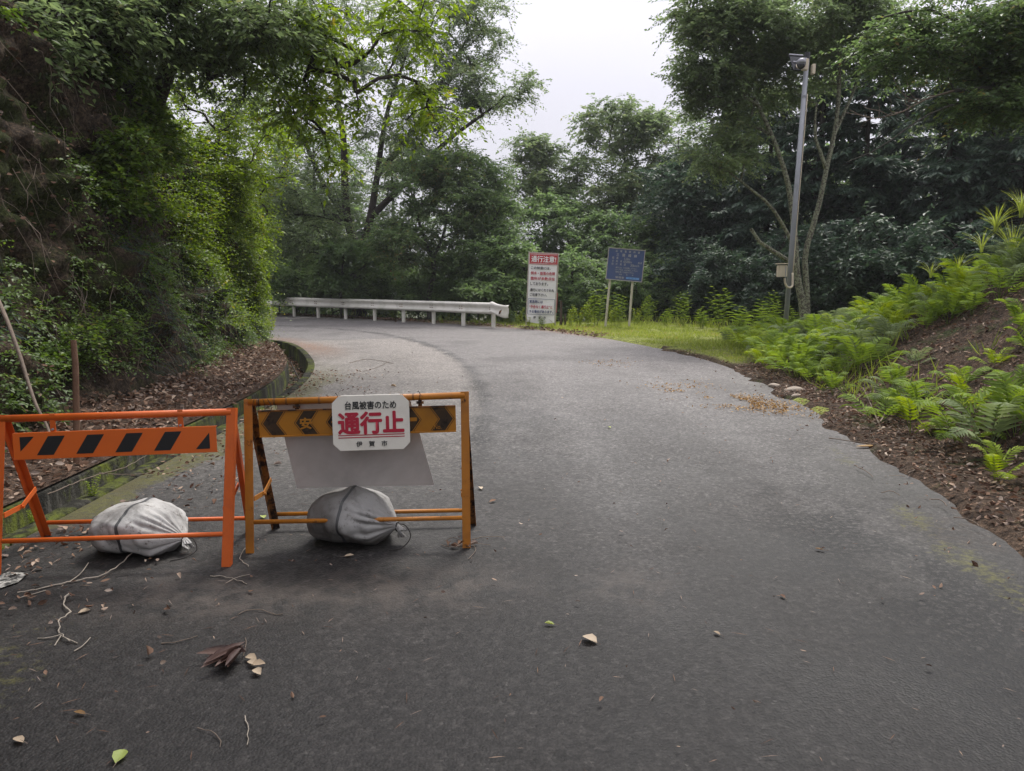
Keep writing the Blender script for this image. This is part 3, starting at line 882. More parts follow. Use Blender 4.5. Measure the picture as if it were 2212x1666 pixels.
tag(link('end_wing', np_mesh('end_wing', V_, F_), M['rail'], gr_root), 'crumpled, torn white end piece')
tearc = np.r_[endp + t_ * 0.47 + n_ * 0.19, rh - 0.28]
MB().prism([(-0.05, -0.09), (0.02, -0.06), (0.06, 0.09), (0.0, 0.04), (-0.04, 0.0)], -0.004, 0.0).build('tear', M['rusty'], gr_root, tearc, (0, 0.2, math.atan2(t_[1], t_[0])))

# ------------------------------------------------------------------ white warning board by the end of the rail
wy = 22.9
c0 = at(1137, 700, wy); c1 = at(1199, 704, wy); tl = at(1142, 546, wy); tr = at(1208, 545, wy)
wc = (c0 + c1 + tl + tr) / 4
bw = 0.96; bh = tl[2] - c0[2]
lean = math.atan2((tl[0] + tr[0] - c0[0] - c1[0]) / 2, bh)
WB = thing('warning_board', 'tall white warning board with red header and black and red lines, beside the rail end', 'sign board', wc, (0, lean, math.radians(4)))
# slightly buckled sheet
nx, nzg = 14, 26
gxs = np.linspace(-bw / 2 + 0.03, bw / 2 - 0.05, nx); gzs = np.linspace(-bh / 2 + 0.02, bh / 2 - 0.02, nzg)
QX, QZ = np.meshgrid(gxs, gzs, indexing='ij')
lower = sstep(0.2, -0.9, QZ)
qy = 0.0 - 0.0 * QX + lower * (0.012 * np.sin(QX * 9 + QZ * 5) + 0.010 * np.sin(QZ * 11 - QX * 6))
qz = QZ + np.where(QZ < -bh / 2 + 0.1, -0.02 * np.cos(QX * 6) + 0.02, 0)
front = np.c_[QX.ravel(), qy.ravel() - 0.001, qz.ravel()]
i = (np.arange(nx - 1)[:, None] * nzg + np.arange(nzg - 1)[None]).ravel()
Fq = np.stack([i, i + nzg, i + nzg + 1, i + 1], 1)
V_, F_ = join([(front, Fq), (front + [0, 0.003, 0], Fq[:, ::-1])])
link('panel', np_mesh('panel', V_, F_, None, True), M['white_board'], WB)
for sx_ in (-1, 1):
    MB().box((sx_ * (bw / 2 - 0.018) , 0.03, -0.06 if sx_ > 0 else 0.0), (0.045, 0.04, bh + (0.16 if sx_ > 0 else 0.06))).build('post', M['sign_post'], WB, bevel=0.004)
MB().box((0, 0.032, bh / 2 + 0.0), (bw - 0.09, 0.03, 0.035)).build('top_rail', M['sign_post'], WB, bevel=0.003)
MB().box((0, 0.032, -0.1), (bw - 0.09, 0.03, 0.04)).build('cross_rail', M['sign_post'], WB, bevel=0.003)
hh = bh / 2
hd = sheet('header_panel', M['red_board'], WB, 0.88, 0.33, -0.018, 0.012, 0, 0, hh - 0.19)
for dz in (0.14, -0.14):
    sheet('header_line', M['white_board'], WB, 0.84, 0.010, -0.0215, 0.002, 0, 0, hh - 0.19 + dz)
lettering(WB, '通行注意!', 0.0, hh - 0.19, 0.78, 0.195, M['white_board'], -0.024, 0.022)
uz = bh / 1388 * 1388 / 1300           # board height per step of the layout below
def ln(s, y, w, h, mat, cx=None, x0=0.06, bold=0.02):
    wid = w; cx_ = -bw / 2 + x0 + wid / 2 + 0.03
    return lettering(WB, s, cx_, hh - y, wid, h, mat, -0.026, bold)
ln('この林道には、', 0.47, 0.62, 0.088, M['black_print'])
ln('倒木・崩落の危険', 0.635, 0.77, 0.10, M['red_print'])
ln('箇所が多数点在', 0.80, 0.77, 0.10, M['red_print'])
ln('しております。', 0.965, 0.56, 0.095, M['black_print'])
ln('通行にはくれぐれも', 1.16, 0.76, 0.095, M['black_print'])
ln('ご注意下さい。', 1.31, 0.54, 0.09, M['black_print'])
fr = MB()
for (x_, z_, w_, h_) in ((0, -1.44, 0.84, 0.010), (0, -1.93, 0.84, 0.010)):
    fr.box((x_ - 0.012, -0.018, hh + z_), (w_, 0.004, h_))
for x_ in (-0.42, 0.42):
    fr.box((x_ - 0.012, -0.018, hh - 1.685), (0.010, 0.003, 0.49))
fr.build('border', M['blue_print'], WB)
ln('緊急時には', 1.53, 0.42, 0.095, M['blue_print'])
ln('“予告なく通行止”と', 1.69, 0.73, 0.10, M['red_print'])
ln('する場合があります。', 1.84, 0.76, 0.095, M['blue_print'])
lettering(WB, '伊　賀　市', -0.05, hh - 2.03, 0.40, 0.08, M['black_print'], -0.026, 0.015)
MB().box((bw / 2 + 0.01, 0.015, -0.42), (0.022, 0.02, 0.62)).build('tape_strip', M['pink_tape'], WB)

# weathered wooden stakes behind the board
for px, py0, py1, r_, lab in ((1212, 650, 708, 0.045, 'dark weathered wooden stake standing close behind the white warning board'), (1221, 678, 708, 0.03, 'short broken reddish wooden stub beside the white warning board')):
    a = at(px, py0, 23.3); b0 = at(px - 1, py1, 23.3)
    pts = [b0 + [0, 0, -0.2], b0 * 0.6 + a * 0.4 + [0.008, 0, 0], a]
    o = MB().tube(pts, [r_, r_ * 0.95, r_ * 0.75], 9).build('wooden_stake', M['dark_wood'], None)
    tag(o, lab, 'stake')

# ------------------------------------------------------------------ blue road information sign, leaning
by = 22.6
p_bl, p_br = at(1306, 604, by), at(1384, 612, by - 0.1)
p_tl, p_tr = at(1318, 534, by), at(1396, 539, by - 0.1)
bc = (p_bl + p_br + p_tl + p_tr) / 4
ux = unit(p_br - p_bl + p_tr - p_tl); uzv = unit((p_tl + p_tr) - (p_bl + p_br)); bwid = np.linalg.norm(p_br - p_bl) ; bhei = np.linalg.norm(p_tl - p_bl) * 0.98
uzv = unit(uzv - ux * uzv.dot(ux)); uy = np.cross(uzv, ux)
Rm = Matrix((ux, uy, uzv)).transposed()
BS = thing('information_sign', 'faded blue road information sign leaning to one side on two cream posts', 'sign', bc)
BS.rotation_euler = Rm.to_euler()
sheet('panel', M['blue_board'], BS, bwid, bhei, 0, 0.02, bevel=0.003)
ed = MB()
ed.box((0, -0.002, bhei / 2 - 0.012), (bwid + 0.02, 0.03, 0.026)).box((0, -0.002, -bhei / 2 + 0.012), (bwid + 0.02, 0.03, 0.026))
ed.box((-bwid / 2 + 0.005, -0.0005, 0), (0.026, 0.031, bhei - 0.05)).box((bwid / 2 - 0.005, -0.0005, 0), (0.026, 0.031, bhei - 0.05))
ed.build('edge_strip', M['board_edge'], BS)
Ri = np.array(Rm).T
for (tx, ty, bx, by_) in ((1318, 600, 1307, 712), (1366, 608, 1358, 711)):
    a = at(tx, ty, by + 0.06); e = at(bx, by_, by + 0.06)
    la = Ri @ (a - bc); le = Ri @ (e - bc)
    la[1] = 0.06; le[1] = 0.06
    d = unit(la - le)
    MB().tube([le - d * 0.3, la + d * 0.75], 0.038, 12).build('post', M['post_cream'], BS)
W_, H_ = bwid, bhei
def bl(s, x0, x1, yc, h, bold=0.012, mat='board_text', y=-0.006):
    lettering(BS, s, (x0 + x1) / 2 * W_ - W_ / 2, H_ / 2 - yc * H_, (x1 - x0) * W_, h * H_, M[mat], y, bold)
bl('広　域　基　幹　林　道', .20, .86, .09, .072)
bl('三　国　越　線', .23, .79, .205, .088, 0.02)
bl('幅　員', .12, .29, .305, .07)
bl('5.0m', .45, .61, .315, .075, 0.004)
bl('全　延　長', .12, .40, .40, .07)
bl('6500m', .44, .67, .405, .075, 0.004)
bl('起点', .84, .95, .41, .06)
bl('設　計　速　度', .12, .51, .495, .07)
bl('30km/h', .64, .88, .505, .075, 0.004)
bl('通行には、十分注意して下さい', .24, .82, .60, .05)
bl('カーブでは、必ず徐行して下さい', .24, .86, .668, .05)
bl('路肩に寄つては避けて下さい', .25, .75, .735, .05)
bl('平成　　　年　　　月', .35, .74, .81, .045)
bl('管理者', .26, .50, .905, .065)
sheet('sticker', M['sticker_blue'], BS, 0.36 * W_, 0.062 * H_, -0.006, 0.004, 0, 0.235 * W_ , H_ / 2 - 0.905 * H_)
bl('伊　賀　市', .62, .84, .905, .03, 0.0, 'blue_print', -0.0085)

# ------------------------------------------------------------------ camera pole
pY = 17.0
pb = at(1697, 700, pY); pt = at(1744, 117, pY)
pb = pb + (pb - pt) * ((pb[2] + 0.3) / (pt[2] - pb[2]))
CP = thing('camera_pole', 'tall galvanised steel pole with camera, solar panel and cream control box', 'pole', pb)
ax = unit(pt - pb); Lp_ = np.linalg.norm(pt - pb)
def on(h, dx=0, dy=0): return ax * h + np.array([dx, dy, 0])
def ph(y):  # height along the pole at picture row y
    return (700 - y) / (700 - 117) * (np.linalg.norm(at(1697, 700, pY) - pt)) + np.linalg.norm(at(1697, 700, pY) - pb)
MB().tube([on(0), on(Lp_ * 0.5), on(Lp_ - 0.1)], [0.058, 0.056, 0.054], 20).build('pole_shaft', M['galv'], CP, smooth=True)
MB().tube([on(Lp_ - 0.11), on(Lp_ + 0.03)], 0.062, 18).build('cap', M['black_plastic'], CP)
for yy in (205, 395, 500):
    MB().tube([on(ph(yy) - 0.02), on(ph(yy) + 0.02)], 0.061, 18).build('band', M['galv'], CP)
cd = [on(h, 0.064, -0.03) for h in np.linspace(ph(600), ph(200), 12)]
MB().tube(cd, 0.012, 8).build('conduit', M['box_cream'], CP, smooth=True)
def pbox(name, px, py, w, d, h, dy, mat, bev=0.008):
    c = at(px, py, pY + dy) - pb
    return MB().box(c, (w, d, h)).build(name, M[mat], CP, bevel=bev)
cb = pbox('control_box', 1689, 586, 0.2, 0.16, 0.27, -0.2, 'box_cream', 0.012)
c = at(1689, 570, pY - 0.21) - pb
MB().box(c, (0.235, 0.2, 0.025)).build('lid', M['box_cream'], cb, bevel=0.008)
c = at(1697, 588, pY - 0.3) - pb
MB().box(c, (0.012, 0.01, 0.26)).build('latch', M['galv'], cb)
hose = spline([at(1695, 601, pY - 0.2) - pb, at(1696, 612, pY - 0.2) - pb, at(1702, 621, pY - 0.18) - pb, at(1711, 619, pY - 0.12) - pb, at(1712, 606, pY - 0.08) - pb, at(1712, 590, pY - 0.05) - pb], 0.05)
MB().tube(hose, 0.024, 10).build('hose', M['box_cream'], CP, smooth=True)
jb = pbox('junction_box', 1739, 140, 0.13, 0.1, 0.24, -0.16, 'box_cream')
jb = pbox('junction_box', 1748, 150, 0.075, 0.1, 0.22, 0.02, 'box_cream')
jb.location.x += 0.09
# solar panel on an arm to the left, seen from behind
sp_c = at(1723, 136, pY + 0.12) - pb
spn = MB().box((0, 0, 0), (0.34, 0.025, 0.44)).build('solar_panel', M['black_plastic'], CP, sp_c, (math.radians(-28), 0, math.radians(12)), bevel=0.004)
MB().box((0, -0.02, 0.205), (0.35, 0.03, 0.03)).build('panel_frame', M['camera_grey'], spn)
MB().box((0, -0.02, 0.0), (0.25, 0.03, 0.03)).build('panel_frame', M['camera_grey'], spn)
a0 = at(1722, 146, pY - 0.05) - pb; a1 = at(1729, 146, pY - 0.05) - pb; a2 = at(1741, 142, pY) - pb
MB().tube(spline([at(1721, 140, pY + 0.06) - pb, a0, a1, a2], 0.05), 0.018, 8).build('panel_arm', M['box_cream'], CP)
# dome camera on a bracket
dc = at(1731, 138, pY - 0.25) - pb
bk = MB().tube([dc + [0, 0, 0.10], dc + [0.14, 0.1, 0.12]], 0.035, 10).build('camera_bracket', M['camera_grey'], CP)
th_ = np.linspace(0, math.pi / 2, 6)
MB().tube([dc + [0, 0, 0.11], dc + [0, 0, 0.07], dc + [0, 0, 0.0]], [0.05, 0.095, 0.10], 16).build('camera_housing', M['camera_grey'], CP, smooth=True)
MB().tube([dc + [0, 0, -0.001 - 0.11 * math.sin(a)] for a in th_], [0.092 * math.cos(a) + 0.003 for a in th_], 16).build('camera_dome', M['lens'], CP, smooth=True)

# ------------------------------------------------------------------ barricades
def barricade(name, label, FL, FR, RL, RR, TL, TR, paint, rear_paint, bar_h=0.17, leg=0.046):
    root = thing(name, label, 'barricade', (FL + FR) / 2)
    o_ = np.asarray(root.location)
    FL, FR, RL, RR, TL, TR = [np.asarray(p, float) - o_ for p in (FL, FR, RL, RR, TL, TR)]
    a = unit(TR - TL); back = np.array([-a[1], a[0], 0])
    r = 0.019
    MB().tube([TL + a * 0.0, TR - a * 0.0], r, 16).build('top_bar', paint, root, smooth=True)
    for f, tp, s in ((FL, TL, 1), (FR, TR, -1)):
        d = unit(tp - f)
        MB().angle(f - a * s * leg * 0.5 - back * 0.012, tp - a * s * leg * 0.5 - back * 0.012 + d * 0.022, leg, 0.005, a * s, back).build('front_leg', paint, root, bevel=0.0015)
    for f, tp, s in ((RL, TL, 1), (RR, TR, -1)):
        d = unit(tp - f)
        MB().angle(f - a * s * leg * 0.30 + back * 0.02, tp - a * s * leg * 0.30 + back * 0.026 + d * 0.01, leg * 0.85, 0.005, a * s, -back).build('rear_leg', rear_paint, root, bevel=0.0015)
    def along(f, tp, h): return f + (tp - f) * (h / (tp[2] - f[2]))
    MB().tube([along(FL, TL, bar_h) + a * 0.02, along(FR, TR, bar_h) - a * 0.02], 0.0125, 12).build('lower_bar', paint, root, smooth=True)
    MB().tube([along(RL, TL, bar_h * 0.55) + a * 0.02 + back * 0.03, along(RR, TR, bar_h * 0.55) - a * 0.02 + back * 0.03], 0.0125, 12).build('lower_bar', paint, root, smooth=True)
    for f, q, tp, s in ((FL, RL, TL, 1), (FR, RR, TR, -1)):
        p0 = along(f, tp, 0.30); p1 = along(q, tp, 0.34) + back * 0.02
        mid = (p0 + p1) / 2 - [0, 0, 0.03]
        br = MB().beam(p0 + a * s * 0.025, mid + a * s * 0.025, 0.006, 0.026, (a * s)).beam(mid + a * s * 0.031, p1 + a * s * 0.031, 0.006, 0.026, (a * s)).build('hinge_brace', paint, root)
        MB().tube([mid - a * 0.0 + a * s * 0.018, mid + a * s * 0.045], 0.007, 8).build('rivet', paint, br)
    return root, o_, a, back, FL, FR, TL, TR


# orange one
FL = gnd(-6, 1243); FR = gnd(489, 1224); RL = gnd(98, 1160); RR = gnd(541, 1150)
TL = at(4, 905, 3.63); TR = at(500, 890, 3.74)
OB, oo, oa, oback, fL, fR, tL, tR = barricade('barricade', 'bright orange folding barricade with black diagonal stripes on its board', FL, FR, RL, RR, TL, TR, M['orange'], M['orange'])
def hang_board(root, o_, P_tl, P_tr, P_bl, mat, name='board', thick=0.004):
    P_tl, P_tr, P_bl = [np.asarray(p) - o_ for p in (P_tl, P_tr, P_bl)]
    ux = unit(P_tr - P_tl); uz_ = P_tl - P_bl; h = np.linalg.norm(uz_); uz_ = unit(uz_ - ux * uz_.dot(ux)); uy = np.cross(uz_, ux)
    w = np.linalg.norm(P_tr - P_tl)
    c = P_tl + ux * w / 2 - uz_ * h / 2
    b_ = sheet(name, mat, root, w, h, 0, thick, bevel=0.0008)
    b_.location = c; b_.rotation_euler = Matrix((ux, uy, uz_)).transposed().to_euler()
    return b_, w, h
Yo = lambda x: 3.63 + (x - 4) / 496 * 0.11 - 0.03
bd, bw_, bh_ = hang_board(OB, oo, at(26, 937, Yo(26)), at(466, 921, Yo(466)), at(30, 994, Yo(26) - 0.01), M['orange_board'])
MB().box((0, 0.012, -bh_ / 2 + 0.001), (bw_, 0.02, 0.003)).box((0, 0.012, bh_ / 2 - 0.001), (bw_, 0.02, 0.003)).build('lip', M['orange_board'], bd)
m_ = 0.022; zt = bh_ / 2 - m_ * 0.9; zb = -bh_ / 2 + m_ * 0.9
sl = (zt - zb) * 0.92
pitch_ = (bw_ - 2 * 0.035) / 4.87
x0 = -bw_ / 2 + 0.035
x1 = bw_ / 2 - 0.035
polys = [[(x0, zt), (x0 + 0.07, zt), (x0, zt - 0.075)]]
for k in range(4):
    xa = x0 + 0.078 + k * pitch_
    polys.append([(xa, zb), (xa + 0.083, zb), (xa + 0.083 + sl * 0.68, zt), (xa + sl * 0.68, zt)])
polys.append([(x1 - 0.072, zb), (x1, zb), (x1, zt - 0.012)])
for pl in polys:
    MB().prism(pl, -0.0012, 0.0).build('stripe', M['black_film'], bd)
for fx in (0.22, 0.775):
    c = tL + (tR - tL) * fx - oback * 0.012
    hg = MB().beam(c + [0, 0, 0.02], c - [0, 0, 0.085], 0.026, 0.006, oa).build('hanger', M['orange'], OB)
    MB().tube([c - [0, 0, 0.06] - oback * 0.012, c - [0, 0, 0.06] + oback * 0.004], 0.006, 8).build('bolt', M['galv'], hg)
    MB().box(c - np.array([0, 0, 0.086]) - oback * 0.006, (0.04, 0.006, 0.012)).build('clip', M['orange'], hg)

# old yellow one
FL = gnd(541, 1194); FR = gnd(1008, 1183); RL = gnd(594, 1143); RR = gnd(1024, 1133)
TL = at(537, 870, 3.88); TR = at(1004, 854, 3.96)
YB, yo, ya, yback, fL, fR, tL, tR = barricade('barricade', 'old rusty yellow barricade with brown chevron board', FL, FR, RL, RR, TL, TR, M['yellow'], M['rusty'])
Yy = lambda x: 3.88 + (x - 537) / 467 * 0.08 - 0.026
cbd, cw, ch = hang_board(YB, yo, at(557, 889, Yy(557)), at(984, 877.5, Yy(984)), at(562, 943, Yy(557) + 0.004), M['yellow_board'], 'chevron_board')
MB().box((0, -0.002, ch / 2 + 0.002), (cw, 0.012, 0.006)).build('rim', M['rusty'], cbd)
MB().box((0, -0.002, -ch / 2 - 0.002), (cw, 0.012, 0.006)).build('rim', M['yellow_board'], cbd)
def chevron(xc, w, s):
    """arrow band pointing towards s, tip at xc"""
    h2 = ch / 2 * 0.93; dx = 0.045 * s
    return [(xc, 0), (xc - dx, h2), (xc - dx - s * w, h2), (xc - s * w, 0), (xc - dx - s * w, -h2), (xc - dx, -h2)]
for xf, s in ((0.02, -1), (0.185, -1), (0.345, -1), (0.52, 1), (0.815, 1), (0.985, 1)):
    xc = -cw / 2 + xf * cw
    pl = chevron(xc, 0.072, s)
    poly = pl if s < 0 else pl
    MB().prism(poly, -0.0012, 0.0).build('chevron', M['brown_film'], cbd)
    ol = MB()
    for e0, e1 in ((1, 0), (0, 5), (2, 3), (3, 4)):
        off = -s * 0.008 if e0 in (2, 3) and e1 in (3, 4) else s * 0.008
        a0 = np.array([pl[e0][0] + off, 0, pl[e0][1]]); a1 = np.array([pl[e1][0] + off, 0, pl[e1][1]])
        ol.beam(a0 + [0, -0.0008, 0], a1 + [0, -0.0008, 0], 0.003, 0.0012, (1, 0, 0))
    ol.build('chevron_line', M['brown_film'], cbd)
lettering(cbd, '安', -cw / 2 + 0.235 * cw, -0.004, 0.06, 0.062, M['yellow_board'], -0.002, 0.03)
lettering(cbd, '全', -cw / 2 + 0.39 * cw, -0.004, 0.055, 0.062, M['yellow_board'], -0.002, 0.03)
lettering(cbd, '第', -cw / 2 + 0.63 * cw, -0.004, 0.055, 0.062, M['yellow_board'], -0.002, 0.03)
lettering(cbd, '一', -cw / 2 + 0.775 * cw, 0.002, 0.05, 0.012, M['yellow_board'], -0.002, 0.03)
lettering(cbd, 'No.', -cw / 2 + 0.905 * cw, -ch / 2 + 0.026, 0.04, 0.026, M['yellow_board'], -0.002, 0.0)
for fx in (0.22, 0.79):
    c = tL + (tR - tL) * fx - yback * 0.006
    hg = MB().beam(c + [0, 0, 0.0], c - [0, 0, 0.07], 0.022, 0.006, ya).build('hanger', M['rusty'], YB)
    MB().box(c - np.array([0, 0, 0.03]) - yback * 0.008, (0.04, 0.008, 0.014)).build('clip', M['rusty'], hg)
# wire wound on the top bar
for fx, turns in ((0.04, 3), (0.115, 2), (0.17, 2), (0.32, 2), (0.70, 2.5), (0.755, 2)):
    c = tL + (tR - tL) * fx
    MB().tube(helix(c, ya, 0.0205, turns, 0.006), 0.0012, 5).build('wire', M['wire'], YB)
for fx, dz in ((0.41, 0.035), (0.79, 0.03)):
    c = tL + (tR - tL) * fx - yback * 0.022
    MB().tube([c + [0.0, 0, -0.035], c, c + [0.002, 0, 0.02], c + [-0.008, 0, 0.02 + dz * 0.6], c + [-0.012, 0, dz]], 0.002, 5).build('wire', M['wire'], YB)
for k in range(4):
    c = tL + (tR - tL) * (0.03 + 0.02 * k) - yback * 0.02
    MB().tube(spline([c + [0, 0, 0.02], c + [0.01 * (k - 1), 0, -0.03], c + [0.02 - 0.015 * k, 0, -0.08 - 0.02 * k], c + [0.0, 0.02, -0.14 + 0.02 * k]], 0.02), 0.0013, 5).build('wire', M['wire'], YB)

# plain steel plate hanging inside the yellow barricade
q_tl, q_tr = at(596, 871, 3.915), at(884, 857, 3.975)
q_bl, q_br = at(641, 1055, 4.02), at(938, 1048, 4.08)
pl_ = thing('steel_plate', 'blank grey steel plate hanging slanted inside the yellow barricade', 'plate', (q_tl + q_tr + q_bl + q_br) / 4)
o_ = np.asarray(pl_.location)
corn = [p - o_ for p in (q_tl, q_tr, q_br, q_bl)]
nrm = unit(np.cross(corn[1] - corn[0], corn[3] - corn[0]))
P8 = [c for c in corn] + [c + nrm * 0.003 for c in corn]
MB().add(P8, [(0, 1, 2, 3), (7, 6, 5, 4), (0, 4, 5, 1), (1, 5, 6, 2), (2, 6, 7, 3), (3, 7, 4, 0)]).build('plate_sheet', M['plate'], pl_, bevel=0.0006)
for c in (corn[0] * 0.97 + corn[3] * 0.03, corn[1] * 0.97 + corn[2] * 0.03):
    MB().tube(helix(c + [0, -0.01, 0.0], ya, 0.02, 1.2, 0.01), 0.0012, 5).build('tie_wire', M['wire'], pl_)

# road closed sign tied to the front of the yellow barricade
s_tl, s_tr, s_bl, s_br = at(716, 857, 3.868), at(880, 852, 3.90), at(720, 975, 3.845), at(890, 970, 3.875)
sc_ = (s_tl + s_tr + s_bl + s_br) / 4
ux = unit(s_tr + s_br - s_tl - s_bl); uz_ = unit(s_tl + s_tr - s_bl - s_br); uz_ = unit(uz_ - ux * uz_.dot(ux)); uy = np.cross(uz_, ux)
sw = np.linalg.norm(s_tr - s_tl) * 1.02; sh = np.linalg.norm(s_tl - s_bl)
CS = thing('closure_sign', 'cream sign with clipped corners and big red characters tied to the yellow barricade', 'sign', sc_)
CS.rotation_euler = Matrix((ux, uy, uz_)).transposed().to_euler()
sheet('panel', M['cream'], CS, sw, sh, 0, 0.003, 0.038, bevel=0.0007)
MB().tube([(-sw / 2 + 0.05, 0.004, sh / 2), (sw / 2 - 0.05, 0.004, sh / 2)], 0.004, 8).build('rolled_edge', M['cream'], CS)
lettering(CS, '台風被害のため', 0.0, sh / 2 - 0.052, sw * 0.66, 0.044, M['black_print'], -0.0025, 0.018)
lettering(CS, '通行止', 0.0, sh / 2 - 0.150, sw * 0.84, 0.118, M['red_print'], -0.0025, 0.036)
for dz in (0.217, 0.230):
    sheet('underline', M['red_print'], CS, sw * 0.86, 0.005, -0.0015, 0.001, 0, 0, sh / 2 - dz)
lettering(CS, '伊　賀　市', 0.0, -sh / 2 + 0.036, sw * 0.40, 0.030, M['black_print'], -0.0025, 0.012)


# ------------------------------------------------------------------ sandbags
def sandbag(label, c, axis_deg, Lb, Wb, Hb, seed, soil_side, tie_pull=0.0):
    r = np.random.default_rng(seed)
    root = thing('sandbag', label, 'sandbag', c, (0, 0, math.radians(axis_deg)), 'sandbags weighing down the barricades')
    nu, na = 70, 112
    uu = np.linspace(0, 1, nu)
    th = np.linspace(0, 2 * math.pi, na, endpoint=False)
    phase = r.uniform(0, 6.28, 8)
    rad = np.sqrt(np.clip(1 - ((uu - 0.42) / 0.44) ** 2 * np.where(uu < 0.42, 1.0, 0.80), 0.0, 1)) ** np.where(uu < 0.42, 0.5, 1.1)
    rad = np.where(uu > 0.86, np.interp(uu, [0.86, 0.885, 0.91, 0.95, 1.0], [0.16, 0.10, 0.10, 0.12, 0.13]), np.maximum(rad, 0.0))
    rad = np.where((uu > 0.70) & (uu <= 0.86), np.interp(uu, [0.70, 0.80, 0.86], [np.interp(0.70, uu, rad), 0.42, 0.17]), rad)
    U, TH = np.meshgrid(uu, th, indexing='ij')
    Rr = np.repeat(rad[:, None], na, 1)
    fa = sstep(0.46, 0.84, U) * 0.30 + sstep(0.86, 0.96, U) * 0.14
    nf = 15
    amp = 0.35 + 0.9 * vnoise(np.c_[(np.cos(TH) * 2.2).ravel() + seed, (np.sin(TH) * 2.2).ravel(), (U * 2.5).ravel()], seed).reshape(U.shape)
    fold = amp * (np.abs(np.sin(TH * nf / 2 + phase[0] + 1.9 * np.sin(TH * 2 + phase[1]) + 1.1 * np.sin(TH * 3 + phase[4]) + 1.6 * U)) ** 0.55 - 0.6)
    fold2 = np.sin(TH * 7 + phase[2] + 3 * U + 1.5 * np.sin(U * 6))
    Rr = Rr * (1 + fa * fold * 1.1 + 0.035 * fold2 * sstep(0.1, 0.5, U))
    lump = fbm(np.c_[(U * 4).ravel(), (np.cos(TH) * 1.5).ravel() + seed, (np.sin(TH) * 1.5).ravel()], 3, seed).reshape(U.shape) - 0.5
    Rr = Rr * (1 + 0.34 * lump)
    yv = Rr * np.cos(TH) * Wb / 2
    zc = np.interp(uu, [0, 0.42, 0.86, 1.0], [0.42, 0.5, 0.30 + tie_pull, 0.16 + tie_pull])[:, None] * Hb
    sn = np.sin(TH); zv = zc + Rr * np.sign(sn) * np.abs(sn) ** 0.8 * Hb / 2
    zv = np.where(zv < 0, zv * 0.08, zv)
    xv = (np.where(U > 0.88, 0.88 + (U - 0.88) * 0.6, U) - 0.45) * Lb + 0.02 * np.sin(TH * 3 + phase[3]) * sstep(0.9, 1, U)
    yv = yv + np.interp(uu, [0, 0.5, 0.88, 1], [0, 0, -0.02, -0.05])[:, None]
    V = np.stack([xv, yv, zv], -1).reshape(-1, 3)
    V[:, 2] += 0.004
    i = (np.arange(nu - 1)[:, None] * na); jx = np.arange(na)[None]
    F = np.stack([i + jx, i + na + jx, i + na + (jx + 1) % na, i + (jx + 1) % na], -1).reshape(-1, 4)
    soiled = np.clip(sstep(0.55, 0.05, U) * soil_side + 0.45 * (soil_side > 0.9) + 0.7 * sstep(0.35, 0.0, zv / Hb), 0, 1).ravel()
    body = link('sack', np_mesh('sack', V, F, {'soiled': ('POINT', soiled)}, True), M['sack'], root)
    # woven grey band round the body
    k0 = int(0.40 * nu)
    band = []
    for kk in (k0, k0 + 1, k0 + 2):
        p = np.stack([xv[kk], yv[kk], zv[kk]], -1)
        cen = p.mean(0); band.append(p + unit(p - cen) * 0.0025 + [0, 0, 0.004])
    Bv = np.vstack(band); jj = np.arange(na)
    Fb = np.vstack([np.stack([q * na + jj, (q + 1) * na + jj, (q + 1) * na + (jj + 1) % na, q * na + (jj + 1) % na], 1) for q in (0, 1)])
    link('band', np_mesh('band', Bv, Fb, None, True), M['sack_band'], root)
    # tie cord
    kk = int(0.885 * nu)
    p = np.stack([xv[kk], yv[kk], zv[kk]], -1); cen = p.mean(0)
    ring = [cen + unit(q - cen) * (np.linalg.norm(p - cen, axis=1).max() * 0.9) for q in p[::8]]
    ring = np.array(ring + ring[:2])
    tail = spline([ring[-1], ring[-1] + [0.05, -0.02, 0.0], ring[-1] + [0.09, -0.05, -0.05], [ring[-1][0] + 0.06, ring[-1][1] - 0.10, 0.008], [ring[-1][0] + 0.0, ring[-1][1] - 0.16, 0.006]], 0.02)
    MB().tube(ring, 0.004, 6).tube(tail, 0.003, 6).build('tie_cord', M['wire'], root)
    return root
c1 = (gnd(310, 1180) + gnd(310, 1150)) / 2
sandbag('cleaner pale woven sandbag under the orange barricade', (c1[0] + 0.10, 3.86, 0.0), -8, 0.56, 0.44, 0.275, 3, 0.3)
sandbag('soiled grey woven sandbag under the yellow barricade', (-0.90, 4.02, 0.0), -12, 0.58, 0.44, 0.30, 8, 1.0, 0.05)

# ------------------------------------------------------------------ trees
def ell(x, y, Y, rx, ry, n, rd=None, shell=0.55):
    """n foliage clump centres in an ellipsoid whose middle is seen at (x, y) and stands Y metres ahead; rx, ry in picture steps"""
    s = Y / 1545
    c = at(x, y, Y); a = rx * s; h = ry * s; d = (rd if rd is not None else a)
    g_ = unit(rng.normal(size=(n, 3))) * (rng.uniform(shell ** 3, 1, (n, 1)) ** (1 / 3))
    return c + g_ * [a, d, h]


